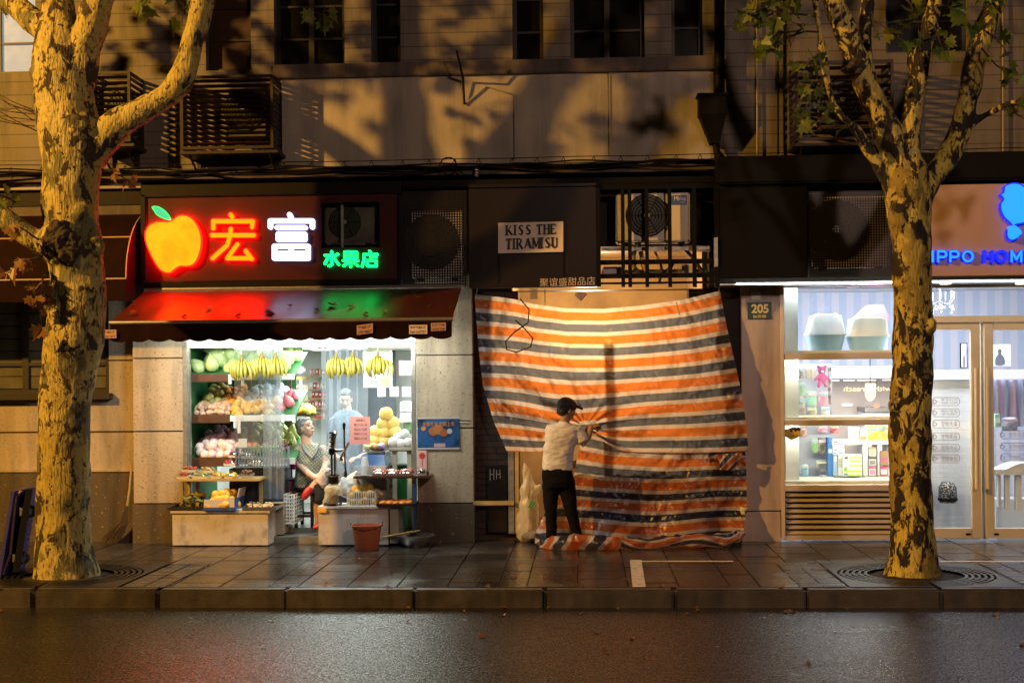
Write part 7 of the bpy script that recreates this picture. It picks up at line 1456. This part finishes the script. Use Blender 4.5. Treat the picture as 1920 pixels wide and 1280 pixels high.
for a, b in ((656, 661), (781, 786), (901, 909)): mb = MB(); mb.pbox(1471.5, a, 1740.5, b, .1, .68); mb.build('shelf', mat('cream_shelf', (.7, .68, .56), .5), df)
mb = MB(); mb.pbox(1472, 921, 1740, 1010, .03, .06); mb.build('louvre_back', m_black, df); mb = MB()
x0, x1, za, zb_ = rect(1474, 922, 1740, 1003, -.03)
for k in range(8): z = za + (zb_ - za) * (k + .5) / 8; mb.box(x0, x1, -.026, .026, -.006, .006, M=Matrix.Translation((0, -.005, z)) @ Matrix.Rotation(R(35), 4, 'X'))
mb.build('louvre', m_fr, df); mb = MB(); mb.pbox(1471.5, 1003, 1740.5, 1011, -.04, .1); mb.build('bottom_rail', m_fr, df)
mb = MB(); mb.pbox(1472, 537, 1497, 905, .24, .4); mb.build('inner_post', mat('white_display_post', (.72, .74, .68), .5), df)
for px in (1527, 1606, 1700): q = at(px, 674, .2); mb = MB(); mb.lathe([(0, -.01), (.035, -.01), (.035, 0)], (q.x, .22, at(px, 661, .22).z - .06), 14); mb.build('spotlight', m_warmlamp, df)
bf = thing('cafe_sticker', 'yellow cloud shaped sticker with dark trees on the display window', 'sticker', at(1485, 822, .01)); mb = MB(); mb.prism(pxpoly(spl([(1470, 806), (1478, 803), (1490, 800), (1499, 804), (1500, 816), (1494, 821), (1484, 824), (1476, 820), (1469, 815)], 3), .012), .012, .0185); mb.build('sticker_body', mat('mustard', (.75, .5, .06), .5), bf)
mb = MB()
for k in range(16): q = at(1480 + rnd.uniform(0, 19), 805 + rnd.uniform(-3, 3), .01); mb.ball((q.x, .011, q.z), (.013, .002, .012), 6, 5)
text_mb('La La Bear', 1475, 814, 1496, 819, .010, into=mb); mb.build('sticker_print', mat('dark_print', (.05, .02, .01), .6), bf)
m_lidw = mat('glossy_white_lid', (.62, .63, .64), .25); m_bb = mat('pale_blue_tub', (.33, .50, .58), .3); m_cl = mat('cream_lid', (.58, .56, .48), .25)
def frus(mb, r0, z0, r1, z1, y, d, b=4):
    """a rounded tapered tub: r = (x0, x1) at the bottom and at the top"""
    rings = []
    for t in range(b + 1):
        s = t / b; xa, xb = r0[0] + (r1[0] - r0[0]) * s, r0[1] + (r1[1] - r0[1]) * s; z = z0 + (z1 - z0) * s; rings.append((xa, xb, z, 0))
    vs, fs = [], []; n = 24
    for xa, xb, z, _ in rings:
        cx, cy, a, c = (xa + xb) / 2, y + d / 2, (xb - xa) / 2, d / 2 * (xb - xa) / max(r0[1] - r0[0], r1[1] - r1[0])
        for k in range(n):
            t = 2 * math.pi * k / n; ct, sn = math.cos(t), math.sin(t); vs.append((cx + a * math.copysign(abs(ct) ** .45, ct), cy + c * math.copysign(abs(sn) ** .45, sn), z))
    for i in range(b):
        for k in range(n): fs.append((i * n + k, i * n + (k + 1) % n, (i + 1) * n + (k + 1) % n, (i + 1) * n + k))
    fs += [tuple(range(n))[::-1], tuple(b * n + k for k in range(n))]; mb.add(vs, fs)
def litter(px0, px1, top, mid, bot, ml, label, inset_=7):
    Y = .3; X = lambda p: at(p, 630, Y).x; Z = lambda p: at(1580, p, Y).z; t = thing('litter_box', label, 'litter box', ((X(px0) + X(px1)) / 2, Y + .22, Z(bot)), 'hooded litter boxes in the display window')
    mb = MB(); frus(mb, (X(px0 + 10), X(px1 - 11)), Z(bot), (X(px0 + 2), X(px1 - 3)), Z(mid), Y, .42); mb.build('tub', m_bb, t, True, angle=40)
    mb = MB(); frus(mb, (X(px0), X(px1)), Z(mid), (X(px0 + 1), X(px1 - 1)), Z(mid - 4), Y - .01, .44, 1); mb.build('rim', ml, t, True, angle=40)
    mb = MB(); frus(mb, (X(px0 + 3), X(px1 - 3)), Z(mid - 4), (X(px0 + inset_ + 4), X(px1 - inset_ - 3)), Z(top + 3), Y, .42); mb.build('hood', ml, t, True, angle=40)
    mb = MB(); frus(mb, (X(px0 + inset_ + 9), X(px1 - inset_ - 8)), Z(top + 3), (X(px0 + inset_ + 12), X(px1 - inset_ - 11)), Z(top), Y + .05, .3, 1); mb.build('carry_handle', ml, t, True, angle=40)
litter(1515, 1592, 587, 627, 660, m_lidw, 'hooded litter box with a bright white lid and pale blue tub'); litter(1594, 1673, 594, 631, 660, m_cl, 'hooded litter box with a squarer cream lid beside the trunk', 2)
ph = thing('pet_house', 'mauve plastic pet house roof behind the cream litter box', 'pet house', at(1635, 610, .75)); mb = MB(); mb.prism(pxpoly([(1605, 598), (1634, 571), (1656, 571), (1668, 598)], .75), .75, 1.1); mb.build('roof', mat('mauve_plastic', (.30, .10, .22), .4), ph); mb = MB(); mb.pbox(1610, 598, 1664, 655, .78, .3); mb.build('walls', m_white_pl, ph)
# peg wall and what hangs from it
pg = panel('peg_board', 'pale grey peg board behind the display window', 'board', (1497, 682, 1561, 903), mat('peg_grey', (.48, .5, .56), .6, var=.1), .95, .03)
def pouch(px, py, w, h, c, label, Y=.8, c2=None, name='toy_pack', cat='toy pack'):
    t = thing(name, label, cat, at(px + w / 2, py + h, Y)); x0, x1, z0, z1 = rect(px, py, px + w, py + h, Y); mb = MB(); mb.grid(lambda u, v: (x0 + u * (x1 - x0), Y - .03 * math.sin(math.pi * u) * math.sin(math.pi * v) ** .7, z1 + v * (z0 - z1)), 8, 8); mb.grid(lambda u, v: (x0 + u * (x1 - x0), Y + .02 * math.sin(math.pi * u) * math.sin(math.pi * v) ** .7, z1 + v * (z0 - z1)), 8, 8)
    mb.build('pouch', mat('pouch_%d_%d' % (px, py), c, .3, var_col=c2 or tuple(min(.8, x * .5 + .35) for x in c), vs=16, vthr=(.42, .58)), t, True); mb = MB(); mb.box(x0 + .01, x1 - .01, Y - .04, Y - .036, z1 - (z1 - z0) * .3, z1 - (z1 - z0) * .12); mb.build('header_card', mat('card_%d' % (px % 3), ((.6, .5, .55), (.3, .45, .6), (.55, .6, .4))[px % 3], .5), t); return t
for a in [(1498, 690, 9, 20, (.2, .17, .16), 'dark toy pack hanging first on the peg board'), (1509, 688, 11, 22, (.45, .4, .38), 'grey toy pack in the highest row of the peg board'), (1520, 690, 10, 20, (.5, .45, .42), 'white flower toy pack beside the pink plush toy'), (1498, 715, 12, 26, (.3, .45, .3), 'green toy pack on the peg board edge'), (1512, 733, 19, 27, (.25, .55, .45), 'turquoise treat pouch under the peg board toys'), (1534, 733, 20, 27, (.6, .25, .4), 'pink treat pouch next to the turquoise pouch'), (1552, 688, 7, 70, (.16, .13, .13), 'long dark leash pack beside the pink plush toy'), (1498, 742, 12, 40, (.3, .25, .22), 'brown leash pack under the green toy pack'), (1514, 763, 18, 20, (.4, .36, .3), 'beige rope pack at the foot of the middle pane'), (1540, 762, 16, 22, (.65, .62, .7), 'white bag hanging at the foot of the middle pane'),
    (1500, 800, 13, 18, (.4, .2, .12), 'brown chew pack in the lowest display tier'), (1533, 798, 19, 13, (.6, .25, .35), 'heart shaped pink chew pack in the lowest tier'), (1556, 798, 18, 14, (.45, .06, .08), 'dark red chew pack in the lowest tier'), (1522, 822, 12, 26, (.2, .45, .15), 'green plant pack in the lowest tier'), (1533, 820, 16, 30, (.12, .09, .07), 'dark patterned pouch in the lowest tier'), (1529, 862, 22, 22, (.14, .14, .15), 'grey and black pouch near the bottom of the lowest tier'), (1502, 870, 14, 24, (.2, .4, .6), 'blue pouch in the corner of the lowest tier')]: pouch(*a)
pt = thing('plush_toy', 'pink plush bear hanging on the peg board', 'plush toy', at(1541, 718, .75)); q = at(1541, 702, .75); mb = MB(); mb.ball(q + Vector((0, 0, .05)), (.05, .04, .045), 12, 9); mb.ball(q + Vector((0, 0, -.04)), (.05, .04, .06), 12, 9)
for s in (-1, 1): mb.ball(q + Vector((s * .04, 0, .09)), .02, 8, 6); mb.tube([q + Vector((s * .03, 0, -.01)), q + Vector((s * .08, -.01, -.06))], .018, 8, round_caps=True); mb.tube([q + Vector((s * .025, 0, -.08)), q + Vector((s * .04, -.02, -.13))], .021, 8, round_caps=True)
remesh(mb, .008, 2).build('plush_body', mat('pink_plush', (.45, .10, .26), .9, bump=.4, bs=200), pt, True); mb = MB(); mb.ball(q + Vector((0, -.045, .035)), (.018, .012, .014), 8, 6); mb.build('muzzle', m_white_pl, pt)
# room behind: bulkhead, counter, lamps, neon
panel('bulkhead', 'lilac bulkhead across the back of the pet shop', 'bulkhead', (1556, 686, 1742, 708), mat('lilac_bulkhead', (.55, .52, .68), .6), 1.6, 1.0)
panel('tan_wall', 'tan back wall below the lilac bulkhead', 'wall', (1556, 709, 1742, 905), mat('tan_wall_paint', (.66, .58, .5), .7, var=.2, vs=3), 2.6, .05)
for px in (1563, 1592, 1618, 1632, 1665):
    q = at(px, 713, 2.0); mb = MB(); mb.lathe([(0, -.01), (.07, -.01), (.07, 0)], (q.x, 2.0, at(1600, 709, 1.9).z - .02), 14); tag(mb.build('recessed_light', m_lamp), 'small recessed light under the lilac bulkhead', 'recessed light', 'recessed lights under the lilac bulkhead')
pl_ = thing('pendant_lamp', 'milky glass pendant lamp glowing under the bulkhead', 'lamp', at(1632, 752, 1.4)); q = at(1632, 740, 1.4); mb = MB(); mb.lathe([(.06, .14), (.068, .05), (.062, -.02), (.04, -.06), (0, -.07)], (q.x, 1.4, q.z), 18); mb.build('lamp_shade', emis('milky_glow', (1, .78, .55), 1.1), pl_, True); mb = MB(); mb.tube([(q.x, 1.4, q.z + .14), (q.x, 1.4, q.z + .5)], .005, 6); mb.build('flex', m_black, pl_); lamp('pendant_bulb', 'POINT', (q.x, 1.55, q.z - .12), 10, (1, .86, .7), .06); lamp('recessed_lights', 'AREA', (at(1620, 712, 2.0).x, 1.9, at(1600, 709, 1.9).z - .05), 9, (1, .9, .82), 1.2, None, .4)
mb = MB(); text_mb('within reach', 1582, 724, 1672, 733, 1.88, mirror=True, into=mb); tag(mb.build('neon_script', emis('warm_neon', (1, .72, .4), 1.6)), 'warm neon script glowing on the tan wall', 'neon sign')
panel('strip_lamp', 'short bright lamp strip low on the tan wall', 'lamp', (1580, 757, 1598, 760), m_lamp, 2.5, .03); panel('till_counter', 'dark topped till counter at the back of the pet shop', 'counter', (1622, 764, 1742, 772), mat('till_dark', (.16, .15, .14), .4), 1.9, .5); panel('till_front_panel', 'pale counter front under the dark till top', 'counter', (1622, 773, 1742, 905), m_white_pl, 1.95, .4)
panel('till_card', 'small orange card standing on the till counter', 'card', (1639, 757, 1649, 765), mat('orange_card', (.6, .25, .15), .5), 2.0, .02)
# low shelf unit with boxes
su = thing('shelf_unit', 'white shelf unit full of pet goods in the lowest tier', 'shelf', at(1610, 905, .7))
for a in ((1560, 825, 1742, 833), (1545, 893, 1742, 902)): mb = MB(); mb.pbox(*a, .62, .35); mb.build('shelf_board', m_white_pl, su)
for a in ((1618, 834, 1627, 892), (1646, 834, 1649, 892), (1666, 834, 1672, 892)): mb = MB(); mb.pbox(*a, .63, .33); mb.build('divider', m_white_pl, su)
def pbx(px, Y, d, c, label, bands=(), name='pet_food_box', cat='box'):
    t = thing(name, label, cat, at((px[0] + px[2]) / 2, px[3], Y)); mb = MB(); mb.pbox(*px, Y, d, 0, .003); mb.build('carton_body', mat('pb_%d_%d' % (px[0], px[1]), c, .4), t)
    for i, (a, b, c_, d_, cc) in enumerate(bands): mb = MB(); mb.pbox(px[0] + a * (px[2] - px[0]), px[1] + b * (px[3] - px[1]), px[0] + c_ * (px[2] - px[0]), px[1] + d_ * (px[3] - px[1]), Y - .002 - .0004 * i, .002); mb.build('print_band', mat('pbb_%.2f_%.2f_%.2f' % cc, cc, .4), t)
    return t
LG, WH, BL, OR, PK, DK = (.42, .62, .06), (.72, .72, .7), (.06, .2, .5), (.65, .3, .15), (.6, .15, .3), (.1, .08, .07)
pbx((1581, 852, 1616, 892), .5, .2, WH, 'white carton with lime green stripes', [(.35, .1, 1, .18, LG), (.35, .24, 1, .32, LG), (.35, .48, 1, .56, LG), (.04, .72, 1, .80, LG), (.04, .92, .98, .985, LG), (.06, .58, .2, .74, (.1, .4, .12)), (.08, .1, .25, .2, DK), (.05, .88, .25, .96, BL)])
pbx((1562, 826, 1583, 852), .6, .15, WH, 'white and blue carton above the slim blue packs', [(.05, .05, .4, .15, (.6, .1, .08)), (.05, .22, .9, .3, BL), (.1, .6, .35, .75, PK), (.05, .85, .3, .92, BL), (.5, .85, .9, .92, BL)]); pbx((1553, 820, 1561, 892), .66, .15, BL, 'tall slim blue pack standing in the lowest tier', [(.1, .3, .9, .4, WH)]); pbx((1563, 853, 1570, 892), .6, .15, (.3, .42, .6), 'slim pale blue pack under the white and blue carton', [(.1, .1, .9, .3, WH)]); pbx((1572, 852, 1580, 892), .56, .15, (.62, .62, .58), 'slim grey pack beside the lime striped carton', [(.1, .2, .9, .6, (.4, .38, .3))])
for y, c, lb in ((838, OR, 'orange topped tub, highest in its column'), (856, DK, 'brown pictured tub in the middle of its column'), (874, PK, 'pink tub, lowest in its column')): pbx((1629, y, 1643, y + 17), .66, .12, WH, lb, [(.02, .02, .98, .25, c), (.15, .4, .85, .85, tuple(min(.7, x + .15) for x in c))], 'snack_tub', 'tub')
pbx((1650, 845, 1665, 872), .66, .12, (.4, .25, .14), 'brown bag with a pink band in the shelf unit', [(0, .5, 1, .7, PK)]); pbx((1650, 874, 1665, 892), .66, .12, PK, 'pink tub beside the column of tubs', [(.1, .3, .9, .85, WH)], 'snack_tub', 'tub')
pouch(1627, 798, 30, 27, (.62, .52, .08), 'large yellow treat bag standing on the shelf unit', .7, (.7, .65, .3)); pouch(1657, 798, 18, 27, (.6, .55, .1), 'yellow and white treat bag next to the trunk', .72); pouch(1590, 799, 22, 26, (.66, .64, .7), 'crumpled white bag on the shelf unit', .72); pbx((1614, 806, 1625, 825), .66, .1, WH, 'white carton with an orange foot on the shelf unit', [(0, .6, 1, .98, OR)])
# --- doors
def door(px0, px1, stile_l, stile_r, label, y0=604, y1=1008):
    d = thing('glass_door', label, 'door', at((px0 + px1) / 2, y1, 0), 'glass doors of the pet shop'); mb = MB()
    mb.pbox(px0, y0, px0 + stile_l, y1, -.03, .07, 0, .004); mb.pbox(px1 - stile_r, y0, px1, y1, -.03, .07, 0, .004); mb.pbox(px0 + stile_l + .3, y0, px1 - stile_r - .3, y0 + 14, -.028, .066); mb.pbox(px0 + stile_l + .3, y1 - 18, px1 - stile_r - .3, y1, -.028, .066); mb.build('door_frame', m_frl, d)
    mb = MB(); mb.pbox(px0 + stile_l, y0 + 14, px1 - stile_r, y1 - 18, .0, .01); mb.build('pane', m_gl, d); return d
d1 = door(1682, 1839, 14, 17, 'glass door with pictogram stickers, standing closest to the tree'); d2 = door(1848, 2010, 16, 16, 'glass door with a striped curtain behind it at the picture edge')
for d, px in ((d1, 1831), (d2, 1852)):
    mb = MB(); mb.tube([at(px, 690, -.1), at(px + 1, 916, -.1)], .022, 12); h_ = mb.build('pull_handle', m_frl, d, True); mb = MB()
    for py in (716, 893): mb.tube([at(px, py, -.1), at(px, py, -.03)], .01, 8)
    mb.build('standoff', m_frl, h_); mb = MB(); mb.pbox(px - 20 if px < 1840 else px + 12, 999, px - 11 if px < 1840 else px + 21, 1003, -.034, .004, 0, .001); mb.build('lock', m_black, d)
tf = thing('transom', 'cream transom with a long pane above the pet shop doors', 'transom', at(1900, 603, 0)); mb = MB(); mb.pbox(1748.5, 590, 2230, 602.6, -.05, .12, 0, .004); mb.pbox(1748.5, 530, 2230, 537, -.04, .12); mb.pbox(1840, 603, 1847.4, 1010, .05, .04); mb.build('transom_frame', m_frl, tf); mb = MB(); mb.pbox(1748.5, 537, 2230, 590, .02, .01); mb.build('pane', m_gl, tf)
mb = MB(); m_pic = mat('bronze_sticker', (.36, .28, .24), .5)
def pictos(d, pxa, pxb, rows, mir=False):
    for s_, ya, yb in rows:
        st_ = MB(); c = [(pxa, ya + 4), (pxa + 3, ya), (pxb - 3, ya), (pxb, ya + 4), (pxb, yb - 4), (pxb - 3, yb), (pxa + 3, yb), (pxa, yb - 4), (pxa, ya + 4)]; strokes([c], .003, -.002, .002, st_, n=4)
        yy = (ya + yb) / 2; strokes([[(pxa + 4 + 4 * math.cos(t), yy + 4 * math.sin(t)) for t in (0, 1.5, 3, 4.5, 6.28)]], .0035, -.002, .002, st_, n=4)
        ls = s_.split('|')
        for i, l in enumerate(ls): h = (yb - ya - 4) / len(ls); text_mb(l, pxa + 15, ya + 2 + h * i, pxb - 4, ya + 2 + h * (i + 1) - (1 if len(ls) > 1 else 0), -.003, into=st_)
        st_.build('pictogram_sticker', m_pic, d)
pictos(d1, 1749, 1799, [('营业时间|10:00-22:00', 745, 760), ('预约电话|13816208673', 766, 781), ('宠物洗澡', 787, 802), ('宠物美容', 811, 825), ('宠物用品', 832, 846), ('宠物食品', 852, 867)]); pictos(d2, 1876, 1926, [('宠物洗澡', 807, 822), ('宠物寄养', 830, 844), ('宠物用品', 850, 865)])
panel('white_partition', 'low white tiled partition behind the pictogram door', 'partition', (1690, 712, 1838, 1000), line_mat('white_tile_courses', (.78, .78, .8), .11, .006, .85, var=.05), 1.0, .1); panel('ledge_top', 'pale lilac ledge on the white tiled partition', 'ledge', (1690, 693, 1960, 711), mat('lilac_ledge', (.66, .64, .74), .5), .95, .25)
panel('white_unit', 'white washing unit behind the picture edge door', 'unit', (1868, 935, 1990, 1000), m_white_pl, 1.4, .3, .01)
def framed(px, label, c, c2, mfr):
    t = thing('framed_picture', label, 'picture', at((px[0] + px[2]) / 2, px[3], 1.1), 'framed pictures in the pet shop'); mb = MB(); mb.pbox(px[0] - 2, px[1] - 2, px[2] + 2, px[3] + 2, 1.1, .03); mb.build('picture_frame', mfr, t); mb = MB(); mb.pbox(*px, 1.09, .008); mb.build('print', mat('print_%d' % px[0], c, .4), t); cx = (px[0] + px[2]) / 2; w = px[2] - px[0]; h = px[3] - px[1]
    mb = MB(); mb.prism(pxpoly(spl([(cx - w * .22, px[3]), (cx - w * .2, px[3] - h * .4), (cx - w * .08, px[3] - h * .55), (cx - w * .1, px[3] - h * .75), (cx, px[3] - h * .85), (cx + w * .1, px[3] - h * .75), (cx + w * .08, px[3] - h * .55), (cx + w * .22, px[3] - h * .4), (cx + w * .25, px[3])], 2), 1.088), 1.085, 1.0885); mb.build('sitter', mat('sitter_%d' % px[0], c2, .6), t)
framed((1803, 645, 1812, 688), 'narrow dark framed picture standing on the ledge', (.55, .55, .6), (.1, .1, .12), m_black); framed((1856, 648, 1893, 684), 'wide framed picture of a dressed dog on the ledge', (.4, .6, .5), (.05, .05, .06), m_white_pl)
sp_ = thing('speckled_stool', 'black and white speckled pouf on the pet shop floor', 'pouf', at(1777, 945, .8)); mb = MB(); q = at(1777, 942, .8); mb.lathe([(0, 0), (.09, .0), (.105, .06), (.1, .18), (.07, .24), (0, .25)], (q.x, .8, q.z), 18); mb.build('pouf_cover', mat('speckle_cloth', (.03, .03, .035), .8, var_col=(.6, .6, .6), vs=70, vthr=(.52, .6)), sp_, True); mb = MB(); mb.lathe([(.09, .015), (.112, .03), (.112, .05), (.1, .06)], (q.x, .8, q.z), 18); mb.build('piping', m_black, sp_)
gt = thing('grooming_table', 'white plastic grooming table behind the picture edge door', 'table', at(1900, 960, .6)); mb = MB(); mb.prism(pxpoly([(1862, 880), (1885, 880), (1902, 872), (1915, 868), (1960, 868), (1960, 890), (1862, 890)], .6), .6, 1.0); mb.build('tabletop', m_white_pl, gt)
for a in ((1886, 891, 1894, 958), (1906, 891, 1916, 958), (1872, 891, 1877, 950)): mb = MB(); mb.pbox(*a, .65, .08); mb.build('leg', m_white_pl, gt)
mb = MB(); x0, x1, z0, z1 = rect(1858, 712, 1960, 800, 1.25); mb.grid(lambda u, v: (x0 + u * (x1 - x0), 1.25 + .03 * math.sin(u * 40), z1 + v * (z0 - z1)), 60, 4); tag(mb.build('curtain', stripe_mat('pastel_stripe_cloth', (.45, .5, .68), (.62, .48, .58), .17), None, True), 'pastel striped curtain below the lilac ledge', 'curtain')
pouch(1878, 782, 30, 26, (.3, .35, .55), 'blue patterned cloth heaped on the grooming table', .7); pbx((1866, 776, 1876, 800), .75, .1, (.3, .55, .4), 'green lotion bottle carton on the grooming table', [(.1, .3, .9, .7, WH)])
ch = thing('chandelier', 'crystal chandelier seen through the transom beside the trunk', 'chandelier', at(1760, 570, 1.5)); q = at(1762, 565, 1.5); mb = MB()
for k in range(7): a = k * 2 * math.pi / 7; mb.tube([q, q + Vector((.12 * math.cos(a), .12 * math.sin(a), -.04)), q + Vector((.17 * math.cos(a), .17 * math.sin(a), .03))], .007, 6); mb.tube([q + Vector((.17 * math.cos(a), .17 * math.sin(a), .03)), q + Vector((.17 * math.cos(a), .17 * math.sin(a), .12))], .01, 6)
mb.tube([q, q + Vector((0, 0, .3))], .008, 6); mb.build('arms', mat('chandelier_grey', (.3, .3, .34), .3, .5), ch); mb = MB()
for k in range(30): p = q + Vector((rnd.gauss(0, .1), rnd.gauss(0, .1), -.05 - abs(rnd.gauss(0, .05)))); mb.ball(p, .012, 6, 4)
mb.build('crystals', mat('crystal', (.8, .8, .85), .05), ch)
